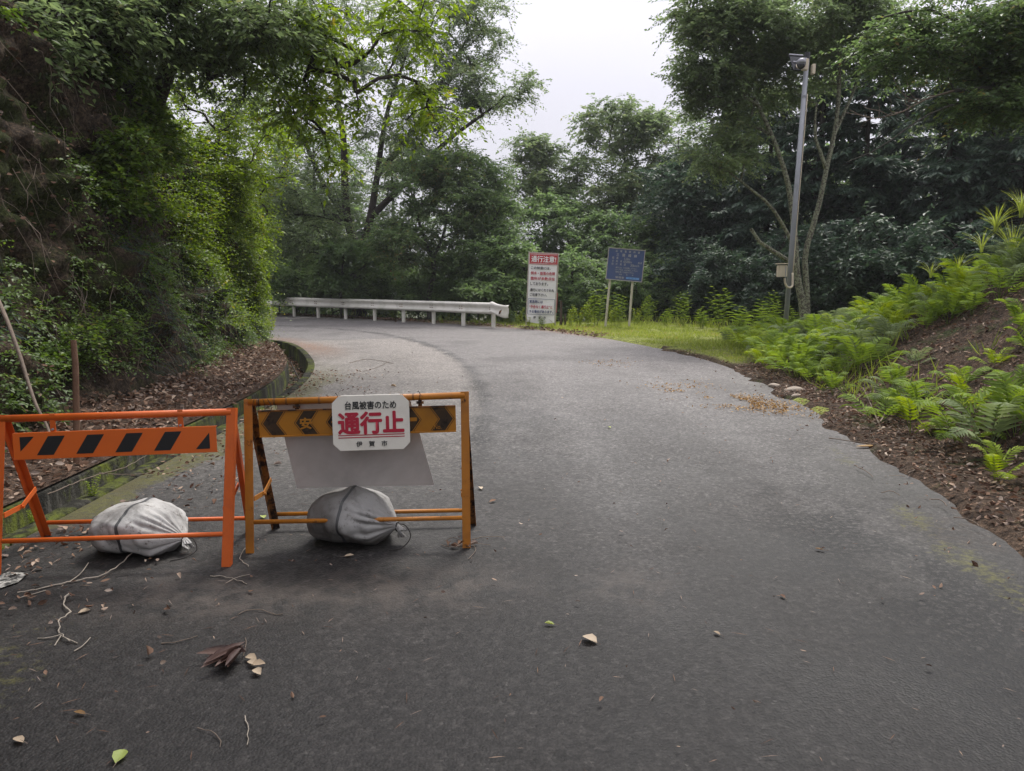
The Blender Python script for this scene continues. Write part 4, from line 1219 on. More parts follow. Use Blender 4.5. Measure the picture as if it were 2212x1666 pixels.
def grow(trunk_paths, clumps, tip_r=0.012, power=0.47, crook=0.12, rise=0.35):
    """limbs that reach every clump from the trunks; returns bark mesh arrays"""
    pos = []; par = []; chains = []; base_r = []
    for path, r0, r1 in trunk_paths:
        p = spline(path, 0.4)
        ids = []
        for k, q in enumerate(p):
            pos.append(q); par.append(ids[-1] if ids else -1); ids.append(len(pos) - 1); base_r.append(r0 + (r1 - r0) * k / (len(p) - 1))
        chains.append(ids)
    tr_n = len(pos)
    pos = list(np.array(pos))
    arr = np.array(pos)
    d0 = np.sqrt(((clumps[:, None] - arr[None]) ** 2).sum(-1)).min(1)
    own = []
    for ci in np.argsort(d0):
        c = clumps[ci]
        arr = np.array(pos)
        dv = c - arr; dist = np.linalg.norm(dv, axis=1); hor = np.hypot(dv[:, 0], dv[:, 1])
        cost = dist + 1.5 * np.clip(rise * hor - dv[:, 2], 0, None)
        a = int(cost.argmin())
        n = max(2, int(dist[a] / 0.5) + 1)
        p0 = arr[a]; L_ = dist[a]
        ctrl = (p0 + c) / 2 + rng.normal(size=3) * crook * L_ + np.array([0, 0, 0.08 * L_])
        t_ = np.linspace(0, 1, n + 1)[1:, None]
        q = (1 - t_) ** 2 * p0 + 2 * t_ * (1 - t_) * ctrl + t_ ** 2 * c
        ids = [a]
        for r_ in q:
            pos.append(r_); par.append(ids[-1]); ids.append(len(pos) - 1); base_r.append(0)
        chains.append(ids); own.append(ids[-1])
    cnt = np.zeros(len(pos)); cnt[own] = 1
    for k in range(len(pos) - 1, -1, -1):
        if par[k] >= 0: cnt[par[k]] += cnt[k]
    R = np.maximum(tip_r * np.maximum(cnt, 1) ** power, 0)
    br = np.array(base_r)
    R[:tr_n] = br[:tr_n]
    R[tr_n:] = np.minimum(R[tr_n:], 0.11)
    pos = np.array(pos)
    parts = []
    for k, ids in enumerate(chains):
        rr_ = R[ids].copy()
        if k >= len(trunk_paths): rr_[0] = min(rr_[0], rr_[1] * 1.15)
        nsd = 9 if k < len(trunk_paths) else (6 if rr_[0] > 0.03 else 4)
        parts.append(tube_arrays(pos[ids], rr_, nsd))
    return parts


def foliage(clumps, cr, twigs, per, lL, lW, flat=0.45, droop=0.25, jit=0.45, angle=0.95, size_var=0.3, hang=0.0, fold=0.2):
    """leafy twigs round every clump centre; returns leaf arrays, tint, twig tubes"""
    n = len(clumps) * twigs
    C = np.repeat(clumps, twigs, 0)
    D = rng.normal(size=(n, 3)); D[:, 2] = D[:, 2] * flat - hang; D = unit(D)
    Lt = cr * rng.uniform(0.45, 1.1, n)
    S = C + rng.normal(size=(n, 3)) * cr * 0.22 * [1, 1, 0.6]
    f = (np.arange(per) + 0.6) / per
    P = S[:, None] + D[:, None] * (Lt[:, None] * f)[..., None]
    P[..., 2] -= droop * Lt[:, None] * f ** 2
    P = P + rng.normal(size=P.shape) * 0.02
    sd = np.where(np.arange(per) % 2 == 0, 1.0, -1.0)[None, :]
    side = unit(np.cross(D, UP + rng.normal(size=(n, 3)) * 0.25))
    LD = D[:, None] * math.cos(angle) + side[:, None] * (sd * math.sin(angle))[..., None] + rng.normal(size=P.shape) * 0.22
    LD[..., 2] -= droop * 0.8 + hang * 0.4
    N = UP + rng.normal(size=P.shape) * jit
    k = n * per
    sz = rng.uniform(1 - size_var, 1 + size_var, k)
    V, F = leaf_arrays(P.reshape(k, 3), LD.reshape(k, 3), N.reshape(k, 3), lL * sz, lW * sz, fold, 0.06)
    ct = np.repeat(rng.uniform(0, 1, len(clumps)), twigs * per)
    tint = np.clip(0.25 + 0.35 * ct + rng.normal(size=k) * 0.17 + 0.12, 0, 1)
    E_ = S + D * Lt[:, None] * 0.95 - np.array([0, 0, 1.0]) * (droop * Lt * 0.9)[:, None]
    return V, F, np.repeat(tint, 2), S, E_


def twig_tubes(S, E_, r=0.006):
    """thin three-sided twigs"""
    n = len(S); d = unit(E_ - S); s = unit(np.cross(d, UP + 0.01)); b_ = np.cross(d, s)
    V = []
    for c, s_ in ((S, r), (E_, r * 0.3)):
        for a in (0, 2.09, 4.19):
            V.append(c + (s * math.cos(a) + b_ * math.sin(a)) * s_)
    V = np.stack(V, 1).reshape(-1, 3)
    b0 = np.arange(n)[:, None] * 6
    F = np.concatenate([b0 + [0, 1, 4, 3], b0 + [1, 2, 5, 4], b0 + [2, 0, 3, 5]])
    return V, F


def tree(name, label, cat, trunks, clumps, leafm, bark, cr=0.8, twigs=14, per=14, lL=0.1, lW=0.05, group=None, tip_r=0.012, rise=0.35, **kw):
    base = np.asarray(trunks[0][0][0], float)
    root = thing(name, label, cat, base, group=group)
    parts = grow(trunks, clumps, tip_r, rise=rise)
    V, F, tint, S, E_ = foliage(clumps, cr, twigs, per, lL, lW, **kw)
    parts.append(twig_tubes(S, E_, 0.005))
    Vb, Fb = join(parts)
    link('trunk', np_mesh('trunk', Vb - base, Fb, None, True), bark, root)
    link('crown', np_mesh('crown', V - base, F, {'tint': tint}), leafm, root)
    return root


def copy_tree(o, label, loc, rz=0.0, s=1.0):
    c = o.copy(); COL.objects.link(c); c.location = loc; c.rotation_euler = (0, 0, rz); c.scale = (s, s, s)
    if label: c['label'] = label
    for ch in list(o.children):
        d = ch.copy(); COL.objects.link(d); d.parent = c
        for g_ in list(ch.children):
            e = g_.copy(); COL.objects.link(e); e.parent = d
    return c


def gz(x, y):
    return float(ground_z(np.array([[x, y]]))[0])


def foot(px, Y, dz=-0.2):
    x = at(px, 650, Y)[0]
    return np.array([x, Y, gz(x, Y) + dz])


# big oak behind the guardrail
b0 = foot(775, 30)
f0 = at(778, 560, 30)
trunks = [([b0, at(776, 640, 30), f0], 0.30, 0.26),
          ([f0, at(752, 480, 30), at(745, 400, 29.8), at(742, 300, 29.5), at(728, 200, 29.5), at(720, 80, 29.5)], 0.2, 0.06),
          ([f0, at(800, 470, 30.3), at(815, 380, 30.5), at(835, 250, 31), at(880, 110, 31)], 0.18, 0.05),
          ([at(752, 480, 30), at(700, 400, 29), at(655, 300, 28.5), at(615, 230, 28)], 0.13, 0.05),
          ([at(800, 470, 30.3), at(880, 390, 30), at(960, 310, 29.5), at(1060, 235, 29)], 0.15, 0.05),
          ([at(815, 380, 30.5), at(900, 270, 31.5), at(980, 130, 32), at(1040, 40, 32)], 0.13, 0.04)]
cl_ = np.vstack([ell(760, 60, 30, 140, 110, 42), ell(930, 60, 31, 130, 100, 46), ell(1035, 50, 31, 72, 75, 22), ell(1075, 195, 29, 80, 42, 24), ell(985, 200, 30, 70, 70, 18),
                 ell(640, 210, 28.5, 90, 110, 30), ell(660, 400, 28, 80, 80, 26), ell(860, 250, 30, 100, 80, 26), ell(600, 480, 29, 50, 90, 20), ell(700, 500, 28.5, 90, 60, 24), ell(920, 330, 30, 90, 45, 18)])
tree('oak_tree', 'largest spreading oak with many dark limbs rising behind the guardrail', 'tree', trunks, cl_, M['leaf_oak'], M['bark_dark'], 1.0, 16, 15, 0.125, 0.06)

# shorter trees between the rail and the oak
b0 = foot(928, 27.2)
f0 = at(935, 560, 27.2)
trunks = [([b0, at(927, 640, 27.2), at(938, 590, 27.2), f0], 0.11, 0.09), ([f0, at(905, 480, 27), at(885, 400, 26.8)], 0.07, 0.03), ([f0, at(960, 500, 27.4), at(968, 420, 27.5)], 0.07, 0.03)]
cl_ = np.vstack([ell(900, 400, 27, 75, 60, 26), ell(975, 370, 27.5, 75, 45, 26), ell(880, 520, 26.6, 80, 50, 28), ell(990, 450, 27, 85, 50, 24)])
tree('understory_tree', 'low olive green tree with forked stem just behind the rail', 'tree', trunks, cl_, M['leaf_olive'], M['bark_grey'], 0.75, 18, 15, 0.125, 0.062)
b0 = foot(1000, 28.5)
trunks = [([b0, at(1000, 650, 28.5), at(1015, 560, 28.3), at(1030, 480, 28)], 0.1, 0.06), ([at(1015, 560, 28.3), at(1055, 500, 28), at(1085, 440, 27.8)], 0.06, 0.03)]
cl_ = np.vstack([ell(1035, 400, 28.2, 55, 60, 22), ell(1060, 480, 27.8, 70, 55, 26), ell(1020, 550, 27.6, 90, 45, 24), ell(1100, 560, 27.6, 50, 40, 14)])
tree('understory_tree', 'low tree with bright crown top between the forked tree and the white board', 'tree', trunks, cl_, M['leaf_mid'], M['bark_grey'], 0.75, 18, 15, 0.125, 0.062)
b0 = foot(735, 28.2)
trunks = [([b0, at(737, 620, 28.2), at(742, 550, 28)], 0.06, 0.03)]
cl_ = np.vstack([ell(745, 555, 28, 72, 42, 26), ell(720, 600, 27.8, 45, 30, 10)])
tree('sapling', 'pale blue-green sapling in front of the big oak trunk', 'sapling', trunks, cl_, M['leaf_mid'], M['bark_grey'], 0.6, 18, 14, 0.15, 0.065)
b0 = foot(640, 31)
trunks = [([b0, at(645, 600, 31), at(640, 500, 31)], 0.1, 0.05)]
cl_ = np.vstack([ell(625, 560, 31, 75, 70, 34), ell(600, 620, 30.5, 50, 30, 14)])
tree('understory_tree', 'dark bushy tree behind the far part of the rail', 'tree', trunks, cl_, M['leaf_mid'], M['bark_dark'], 0.8, 18, 14, 0.14, 0.07)

# trees in the middle, beyond the white board
def mid_tree(label, px, Y, lobes, mat, lean=0, seedless=None):
    b0 = foot(px, Y)
    top = at(px + lean, min(l[1] for l in lobes), Y)
    trunks = [([b0, at(px, 600, Y), b0 * 0.35 + top * 0.65 + [0.3, 0, 0], top], 0.16, 0.04)]
    cl_ = np.vstack([ell(x, y, Y + dy, rx, ry, n) for x, y, dy, rx, ry, n in lobes])
    return tree('broadleaf_tree', label, 'tree', trunks, cl_, mat, M['bark_dark'], 1.0, 18, 15, 0.17, 0.085)
mid_tree('slender tree with ragged top showing against the sky above the white board', 1165, 37, [(1160, 320, 0, 45, 38, 16), (1130, 420, 0, 70, 70, 28), (1185, 400, 0, 60, 60, 18)], M['leaf_oak'])
mid_tree('round-topped tree standing against the sky above the blue sign', 1345, 36, [(1335, 275, 0, 72, 52, 26), (1400, 300, 0, 60, 60, 22), (1300, 400, 0, 100, 80, 40), (1400, 420, 0, 70, 70, 24)], M['leaf_oak'])
mid_tree('dense green tree between the white board and the blue sign', 1225, 33, [(1215, 500, 0, 90, 70, 36), (1160, 580, 0, 70, 60, 24), (1265, 600, 0, 70, 60, 22)], M['leaf_mid'])
mid_tree('dense tree with long drooping leaves behind the blue sign', 1330, 31, [(1330, 520, 0, 80, 60, 30), (1400, 560, 0, 75, 60, 26), (1300, 630, 0, 90, 35, 22), (1440, 640, 0, 60, 35, 16)], M['leaf_mid'])
mid_tree('tree with dark leaves left of the camera pole, behind the grass', 1490, 30, [(1470, 430, 0, 90, 110, 44), (1500, 600, 0, 80, 60, 26), (1550, 520, 0, 60, 80, 22)], M['leaf_conifer'])

# lichen-covered tree with several stems behind the camera pole
LY = 19.2
b0 = at(1738, 705, LY); b0[2] = 0.0
A_ = lambda x, y, d=0: at(x, y, LY + d)
f0 = A_(1720, 575)
trunks = [([b0, A_(1735, 664), A_(1722, 600), f0], 0.11, 0.09),
          ([f0, A_(1716, 500), A_(1709, 435), A_(1697, 376), A_(1667, 291), A_(1633, 219), A_(1603, 160), A_(1590, 90)], 0.09, 0.025),
          ([A_(1718, 540), A_(1705, 511), A_(1667, 448, -.2), A_(1633, 418, -.3), A_(1574, 372, -.5), A_(1544, 367, -.6)], 0.055, 0.018),
          ([f0, A_(1701, 562, -.1), A_(1654, 532, -.2), A_(1633, 515, -.2), A_(1622, 494, -.2)], 0.065, 0.04),
          ([b0 + [0.1, 0, 0], A_(1743, 626), A_(1739, 554), A_(1756, 490), A_(1773, 427), A_(1785, 367), A_(1802, 291), A_(1811, 223), A_(1813, 139), A_(1815, 40)], 0.085, 0.04),
          ([A_(1785, 367), A_(1777, 342, -.1), A_(1760, 291, -.2), A_(1764, 223, -.2)], 0.055, 0.02),
          ([A_(1802, 291), A_(1850, 180, .2), A_(1875, 60, .3)], 0.05, 0.02)]
cl_ = np.vstack([ell(1545, 110, LY, 85, 85, 40), ell(1590, 200, LY + .5, 95, 65, 34), ell(1650, 60, LY, 120, 70, 44), ell(1780, 50, LY, 120, 70, 40), ell(1560, 330, LY - .3, 75, 45, 16), ell(1530, 20, LY, 75, 50, 22), ell(1890, 80, LY, 80, 70, 18), ell(1700, 170, LY + 1, 90, 60, 16)])
tree('cherry_tree', 'multi-stemmed tree with pale lichen on its bark beside the camera pole', 'tree', trunks, cl_, M['leaf_oak'], M['bark_lichen'], 0.72, 18, 16, 0.105, 0.055, tip_r=0.009)


# dark conifers on the right: one pattern, copied
def conifer_mesh(hgt, seed, spread=2.6):
    r = np.random.default_rng(seed)
    parts = [tube_arrays([[0, 0, -2.5], [0, 0, 0], [0.05, 0, hgt * 0.5], [0, 0.04, hgt]], [0.2, 0.17, 0.11, 0.02], 9)]
    LV = []; LT = []
    z = 0.5; Ps = []; Ds = []; Ns = []
    while z < hgt - 0.3:
        nb = r.integers(4, 7)
        L0 = spread * (1 - (z / hgt) ** 1.6) * r.uniform(0.75, 1.15) + 0.25
        for k in range(nb):
            a = r.uniform(0, 6.283); L = L0 * r.uniform(0.6, 1.1)
            if r.uniform() < 0.1: continue
            dr = np.array([math.cos(a), math.sin(a), r.uniform(-0.25, 0.45)]); z0 = z + r.uniform(-0.25, 0.25); z_keep = z; z = z0
            f = np.linspace(0, 1, 8)[:, None]
            pts = np.array([0, 0, z]) + dr * L * f + np.array([0, 0, -0.28 * L]) * f ** 2
            parts.append(tube_arrays(pts, np.linspace(0.025, 0.006, 8), 4))
            nt_ = int(L * 17) + 3
            ft = np.sort(r.uniform(0.15, 1.0, nt_))
            B = np.array([0, 0, z]) + dr * L * ft[:, None] + np.array([0, 0, -0.28 * L]) * ft[:, None] ** 2
            sd = np.where(np.arange(nt_) % 2 == 0, 1, -1)[:, None]
            s_ = np.array([-math.sin(a), math.cos(a), 0])
            TD = unit(dr * 0.75 + sd * s_ * r.uniform(0.6, 1.0, (nt_, 1)) + r.normal(size=(nt_, 3)) * 0.3 - [0, 0, 0.3])
            TL = r.uniform(0.22, 0.5, nt_) * (1.1 - 0.4 * ft)
            for j in range(7):
                g_ = (j + 0.3) / 7
                p = B + TD * (TL * g_)[:, None] - np.array([0, 0, 1.0]) * (0.12 * TL * g_ ** 2)[:, None]
                sgn = 1 if j % 2 else -1
                sd2 = unit(np.cross(TD, UP))
                Ps.append(p); Ds.append(unit(TD * 0.8 + sgn * sd2 * 0.6 - [0, 0, 0.35] + r.normal(size=p.shape) * 0.15)); Ns.append(UP + r.normal(size=p.shape) * 0.25)
            z = z_keep
        z += r.uniform(0.2, 0.36)
    P = np.vstack(Ps); D = np.vstack(Ds); N = np.vstack(Ns)
    V, F = leaf_arrays(P, D, N, r.uniform(0.16, 0.3, len(P)), r.uniform(0.06, 0.10, len(P)), 0.1, 0.08)
    tint = np.repeat(np.clip(r.normal(0.45, 0.2, len(P)), 0, 1), 2)
    return join(parts), (V, F, tint)


def conifer(label, px, Y, proto, s, rz, dz=0.0):
    x = at(px, 650, Y)[0]
    loc = (x, Y, max(gz(x, Y), -5) - 0.2 + dz)
    return copy_tree(proto, label, loc, rz, s)


protos = []
for sd, hg, spd in ((5, 11.0, 2.5), (9, 10.0, 3.0)):
    (Vb, Fb), (V, F, tint) = conifer_mesh(hg, sd, spd)
    r0 = thing('cypress_tree', '', 'tree', group='dark conifers behind the fern bank')
    link('trunk', np_mesh('trunk', Vb, Fb, None, True), M['bark_dark'], r0)
    link('crown', np_mesh('crown', V, F, {'tint': tint}), M['leaf_conifer'], r0)
    protos.append(r0)
spots = [(1455, 35, 1, 1.15, 0.4, 'dark conifer seen just right of the blue sign'), (1560, 31, 0, 1.1, 1.9, 'dark conifer behind the low lichen branch'), (1650, 27.5, 1, 1.0, 3.1, 'dark conifer directly behind the stub branch left of the camera pole'),
         (1752, 25.5, 0, 1.05, 4.4, 'dark conifer between the lichen stems and the camera pole'), (1850, 24, 1, 0.98, 0.9, 'dark conifer right of the lichen stems'), (1930, 28, 0, 1.2, 2.4, 'dark conifer standing farther back above the middle of the fern bank'),
         (2020, 22.5, 1, 1.0, 5.2, 'dark conifer behind the fern bank under the bare twigs'), (2110, 25.5, 0, 1.15, 3.7, 'dark conifer behind the tall grass of the fern bank'), (2195, 20.5, 1, 1.0, 1.3, 'dark conifer at the picture edge above the tall grass'), (2290, 23, 0, 1.1, 2.1, 'dark conifer partly cut off by the edge of the view')]
first = {0: True, 1: True}
for px, Y_, k, s, rz, lab in spots:
    if first[k]:
        x = at(px, 650, Y_)[0]
        o = protos[k]; o.location = (x, Y_, max(gz(x, Y_), -5) - 0.2); o.rotation_euler = (0, 0, rz); o.scale = (s, s, s); o['label'] = lab; first[k] = False
    else:
        conifer(lab, px, Y_, protos[k], s, rz)

# trees on top of the left bank
def bank_at(px, py, Y0=6.0, Y1=18.0):
    """where the line of sight through (px, py) meets the left bank"""
    best = None
    for Yq in np.arange(Y0, Y1, 0.1):
        p = at(px, py, Yq)
        ix = polydist(np.array([p]), Tp)[1][0]
        h = float(crest(Tp[ix][1]))
        sgn = (p[:2] - Tp[ix]).dot(Tn[ix])
        need = 0.21 * p[2] if p[2] < h else 0.21 * h + (p[2] - h) * 1.14
        if sgn >= need: return p
    return at(px, py, Y1)
g1 = bank_at(318, 275)
Y1 = g1[1]
dark_tr = [([g1 + [0, 0, -0.4], at(340, 215, Y1), at(372, 130, Y1), at(400, 50, Y1), at(420, -40, Y1 - .2), at(440, -160, Y1 - .4)], 0.15, 0.08)]
cl_ = np.vstack([ell(470, 60, Y1 - .5, 110, 70, 22), ell(560, 110, Y1 + 1, 100, 60, 12), ell(420, -60, Y1, 140, 70, 16), ell(600, 20, Y1 - 1, 100, 60, 16), ell(480, 170, Y1 + .3, 80, 50, 6)])
tree('bank_tree', 'dark trunk leaning over the road from the top of the earth bank', 'tree', dark_tr, cl_, M['leaf_oak'], M['bark_dark'], 0.62, 14, 12, 0.095, 0.044, hang=0.1)
g2 = bank_at(235, 170); Y2 = g2[1]
tr2 = [([g2 + [0, 0, -0.4], at(262, 90, Y2), at(285, 20, Y2), at(300, -60, Y2), at(320, -200, Y2)], 0.14, 0.08), ([g2 + [0.1, 0.2, -0.3], at(300, 80, Y2 + .2), at(345, 10, Y2 + .2), at(380, -80, Y2 + .2)], 0.08, 0.05)]
cl_ = np.vstack([ell(270, -40, Y2, 150, 70, 22), ell(380, 60, Y2 + .5, 80, 60, 14), ell(150, 10, Y2 - 1, 130, 60, 26), ell(280, 70, Y2 + 1, 90, 70, 18), ell(40, 60, Y2 - 2, 80, 60, 14)])
tree('bank_tree', 'twin-stemmed dark tree higher up on the earth bank', 'tree', tr2, cl_, M['leaf_oak'], M['bark_dark'], 0.62, 14, 12, 0.095, 0.044, hang=0.1)
# tree on the near bank whose boughs reach over the road with big yellowish leaves
g3 = np.array([-7.6, 9.5, 6.0])
tr3 = [([g3, np.array([-7.0, 9.8, 8.0]), np.array([-5.9, 10.6, 9.6])], 0.16, 0.1), ([np.array([-5.9, 10.6, 9.6]), at(560, -60, 11.5), at(680, 60, 11.8), at(790, 120, 12)], 0.07, 0.025), ([np.array([-5.9, 10.6, 9.6]), at(640, -120, 12), at(830, -20, 12.4), at(930, 60, 12.6)], 0.07, 0.02)]
cl_ = np.vstack([ell(620, 40, 11.6, 110, 55, 15), ell(760, 80, 12, 110, 60, 15), ell(890, 60, 12.4, 95, 55, 10), ell(700, 210, 11.8, 90, 60, 10), ell(880, 210, 12.4, 70, 50, 7), ell(620, 170, 11.5, 70, 90, 10), ell(950, 240, 12.6, 45, 45, 4), ell(690, 320, 11.8, 50, 50, 4)])
tree('overhanging_tree', 'nearer tree whose leafy boughs hang over the road at the top of the view', 'tree', tr3, cl_, M['leaf_bright'], M['bark_dark'], 0.52, 9, 9, 0.125, 0.05, hang=0.3, tip_r=0.009)

# sunlit shrubs on the corner of the bank
def shrub(label, px, py, Y, lobes, mat, lL=0.075, lW=0.04, cr=0.36, tw=8, per=8, group=None, bark='bark_dark', **kw):
    b0 = at(px, py, Y)
    trunks = [([b0 + [0.0, 0, -0.1], b0 + [0.02, 0, 0.15], b0 + [0.03, -0.05, 0.35]], 0.03, 0.015)]
    cl_ = np.vstack([ell(x, y, Y + dy, rx, ry, n) for x, y, dy, rx, ry, n in lobes])
    return tree('shrub', label, 'shrub', trunks, cl_, M[mat], M[bark], cr, tw, per, lL, lW, tip_r=0.005, group=group, rise=0.1, **kw)
shrub('bright yellow-green shrub hanging on the far corner of the earth bank', 530, 600, 16.6, [(535, 560, 0, 32, 50, 34), (548, 620, 0, 20, 38, 16), (505, 500, -.3, 40, 50, 34), (470, 430, -.6, 42, 50, 30)], 'leaf_bright')
shrub('loose bright shrub growing from the bank top below the leaning trunk', 430, 400, 15.0, [(440, 340, 0, 60, 50, 30), (500, 380, .3, 50, 50, 24), (540, 300, .6, 60, 70, 24), (400, 290, -.3, 50, 40, 16), (430, 210, .5, 70, 60, 20), (500, 200, 1, 60, 60, 16), (370, 150, .3, 50, 50, 12)], 'leaf_bright', 0.085, 0.044, 0.42, 7, 8)
shrub('tall light green shrub behind the bank corner', 560, 540, 18.8, [(545, 420, 0, 40, 70, 28), (560, 520, 0, 25, 60, 18), (590, 330, .5, 50, 60, 22)], 'leaf_bright', 0.1, 0.05, 0.5, 7, 8)

# tree on the right bank reaching in from outside the view
RY = 12.5
r0_ = np.array([10.8, 13.2, 3.0])
tr4 = [([r0_, np.array([10.7, 13.1, 5.0]), np.array([10.3, 12.9, 7.6])], 0.17, 0.1),
       ([np.array([10.75, 13.1, 5.0]), at(2212, 185, 12.6), at(2140, 190, 12.3), at(2060, 196, 12.1)], 0.06, 0.03),
       ([at(2212, 195, 12.6), at(2100, 215, 12.2), at(2000, 250, 12), at(1900, 320, 11.8), at(1830, 350, 11.7)], 0.022, 0.007),
       ([np.array([10.3, 12.9, 7.6]), at(2150, 40, 12.6), at(2000, 20, 12.4), at(1900, 40, 12.4)], 0.05, 0.015)]
cl_ = np.vstack([ell(2130, 235, 12.3, 95, 26, 26), ell(2190, 170, 12.4, 50, 40, 12), ell(2080, 60, 12.6, 150, 50, 40), ell(1960, 110, 12.6, 90, 50, 16), ell(2200, 60, 12, 70, 60, 16), ell(2080, 150, 13, 100, 30, 12)])
tree('bank_tree', 'tree leaning in over the fern bank with long pale boughs', 'tree', tr4, cl_, M['leaf_olive'], M['bark_grey'], 0.55, 16, 14, 0.085, 0.043, tip_r=0.006, flat=0.25)
# bare dead twigs of that bough
o_root = thing('dead_branch', 'bare grey dead branch with curled twigs in front of the dark conifers', 'branch', at(2060, 196, 12.1))
oo_ = np.asarray(o_root.location)
tw_parts = []
main = spline([at(2060, 196, 12.1), at(2000, 215, 12), at(1940, 245, 11.9), at(1880, 255, 11.9), at(1835, 238, 11.9)], 0.08)
tw_parts.append(tube_arrays(main, np.linspace(0.016, 0.005, len(main)), 6))
for k in range(16):
    a = main[rng.integers(4, len(main))]
    dirx = rng.uniform(-1, 0.1); up = rng.uniform(-0.4, 0.8)
    L = rng.uniform(0.25, 0.7)
    pts = spline([a, a + np.array([dirx * 0.5, rng.uniform(-.2, .2), up * 0.2]) * L, a + np.array([dirx * 0.9, rng.uniform(-.3, .3), up * 0.7]) * L, a + np.array([dirx * 0.95, rng.uniform(-.3, .3), up * 1.1]) * L], 0.05)
    tw_parts.append(tube_arrays(pts, np.linspace(0.008, 0.003, len(pts)), 4))
Vb, Fb = join(tw_parts)
link('branch_wood', np_mesh('branch_wood', Vb - oo_, Fb, None, True), M['twig'], o_root)

# forest further down the slope: two patterns, copied
def pattern(cat, name, h, lobes, leafm, cr, tw, per, lL, lW, group):
    cl_ = np.vstack([np.array([x, y, z]) + unit(rng.normal(size=(n, 3))) * (rng.uniform(0.1, 1, (n, 1)) ** (1 / 3)) * [rx, rx, rz_] for x, y, z, rx, rz_, n in lobes])
    return tree(name, '', cat, [([np.array([0, 0, -0.3]), np.array([0.1, 0, h * 0.35]), np.array([-0.1, 0.1, h * 0.7]), np.array([0, 0, h * 0.92])], h * 0.016, 0.04)], cl_, leafm, M['bark_dark'], cr, tw, per, lL, lW, group=group)
FG = 'forest trees down the slope beyond the road'
pa = pattern('tree', 'forest_tree', 15, [(0, 0, 11, 3.2, 3.2, 60), (1.2, 0.5, 7.5, 3.0, 2.0, 40), (-1.5, -0.6, 5.5, 2.6, 1.6, 30), (0.6, -0.8, 3.4, 2.2, 1.2, 18)], M['leaf_oak'], 1.05, 15, 14, 0.17, 0.085, FG)
pb_ = pattern('tree', 'forest_tree', 13, [(0.4, 0, 10, 2.8, 2.8, 46), (-1.2, 0.5, 7.0, 3.0, 1.9, 38), (1.4, -0.3, 4.8, 2.6, 1.6, 30), (-0.5, 0.4, 2.6, 2.4, 1.2, 22)], M['leaf_mid'], 1.05, 15, 14, 0.17, 0.085, FG)
LABL = ['forest tree behind the bank corner shrubs', 'forest tree behind the dark bushy tree at the far rail', 'forest tree right behind the big oak', 'forest tree behind the low olive tree', 'forest tree behind the slender ragged tree', 'forest tree behind the round-topped tree', 'forest tree behind the dark conifer beside the blue sign', 'forest tree behind the low lichen branch', 'forest tree behind the camera pole', 'forest tree behind the conifers right of the lichen stems', 'forest tree behind the bare twigs', 'forest tree above the tall grass clump', 'forest tree at the edge of the view above the fern bank']
fs = [(575, 42, 0, 1.1), (690, 39, 1, 1.0), (850, 40, 0, 0.95), (1010, 39, 1, 0.85), (1150, 42, 1, 0.85), (1300, 41, 1, 0.9), (1450, 41, 1, 1.05), (1560, 38, 0, 1.1), (1680, 37, 1, 1.1), (1850, 36, 1, 1.15), (1980, 34, 0, 1.1), (2110, 33, 1, 1.15), (2220, 31, 0, 1.1)]
f1 = {0: pa, 1: pb_}; used_ = set()
for q, (px, Y_, k, s) in enumerate(fs):
    x = at(px, 650, Y_)[0]
    loc = (x, Y_, max(gz(x, Y_), -9) - 0.3); rz = (q * 2.39) % 6.28
    if k not in used_:
        used_.add(k); o = f1[k]; o.location = loc; o.rotation_euler = (0, 0, rz); o.scale = (s, s, s); o['label'] = LABL[q]
    else:
        copy_tree(f1[k], LABL[q], loc, rz, s)
# dark bushes that close the view under the trees
BG_ = 'bushes under the roadside trees'
bp = pattern('bush', 'forest_bush', 2.6, [(0, 0, 1.7, 1.3, 0.9, 26), (0.9, 0.2, 1.1, 0.9, 0.7, 14), (-0.9, -0.2, 1.0, 0.9, 0.7, 14)], M['leaf_mid'], 0.55, 15, 13, 0.12, 0.06, BG_)
bd_ = pattern('bush', 'forest_bush', 2.6, [(0, 0, 1.7, 1.3, 0.9, 26), (0.9, 0.2, 1.1, 0.9, 0.7, 14), (-0.9, -0.2, 1.0, 0.9, 0.7, 14)], M['leaf_conifer'], 0.55, 15, 13, 0.12, 0.06, BG_)
bs = [(600, 33), (660, 32.5), (720, 31.5), (790, 31), (850, 30), (905, 29), (960, 28.6), (1030, 27), (1085, 26.4), (1130, 26.5), (1180, 27), (1240, 27.5), (1290, 28), (1350, 27), (1410, 28.5), (1465, 28), (1520, 27), (1575, 26), (1630, 25), (1690, 23.5), (1770, 22), (1840, 21), (1910, 20.5), (1990, 19.5), (2080, 19), (2170, 18)]
ORD = ['first', 'second', 'third', 'fourth', 'fifth', 'sixth', 'seventh', 'eighth', 'ninth']
BL = [f'dark leafy bush behind the {o_} guardrail post from the torn end' for o_ in reversed(ORD)]
BL += ['dark leafy bush left behind the white warning board', 'dark leafy bush directly behind the white warning board', 'dark leafy bush behind the wooden stub', 'dark leafy bush left of the blue sign posts', 'dark leafy bush seen between the blue sign posts', 'dark leafy bush just right of the blue sign']
BL += [f'{o_} dark bush from the blue sign towards the camera pole' for o_ in ORD[:3]] + ['dark leafy bush just left of the camera pole', 'dark leafy bush behind the control box of the pole']
BL += [f'{o_} dark bush right of the lichen stems, above the ferns' for o_ in ORD[:6]]
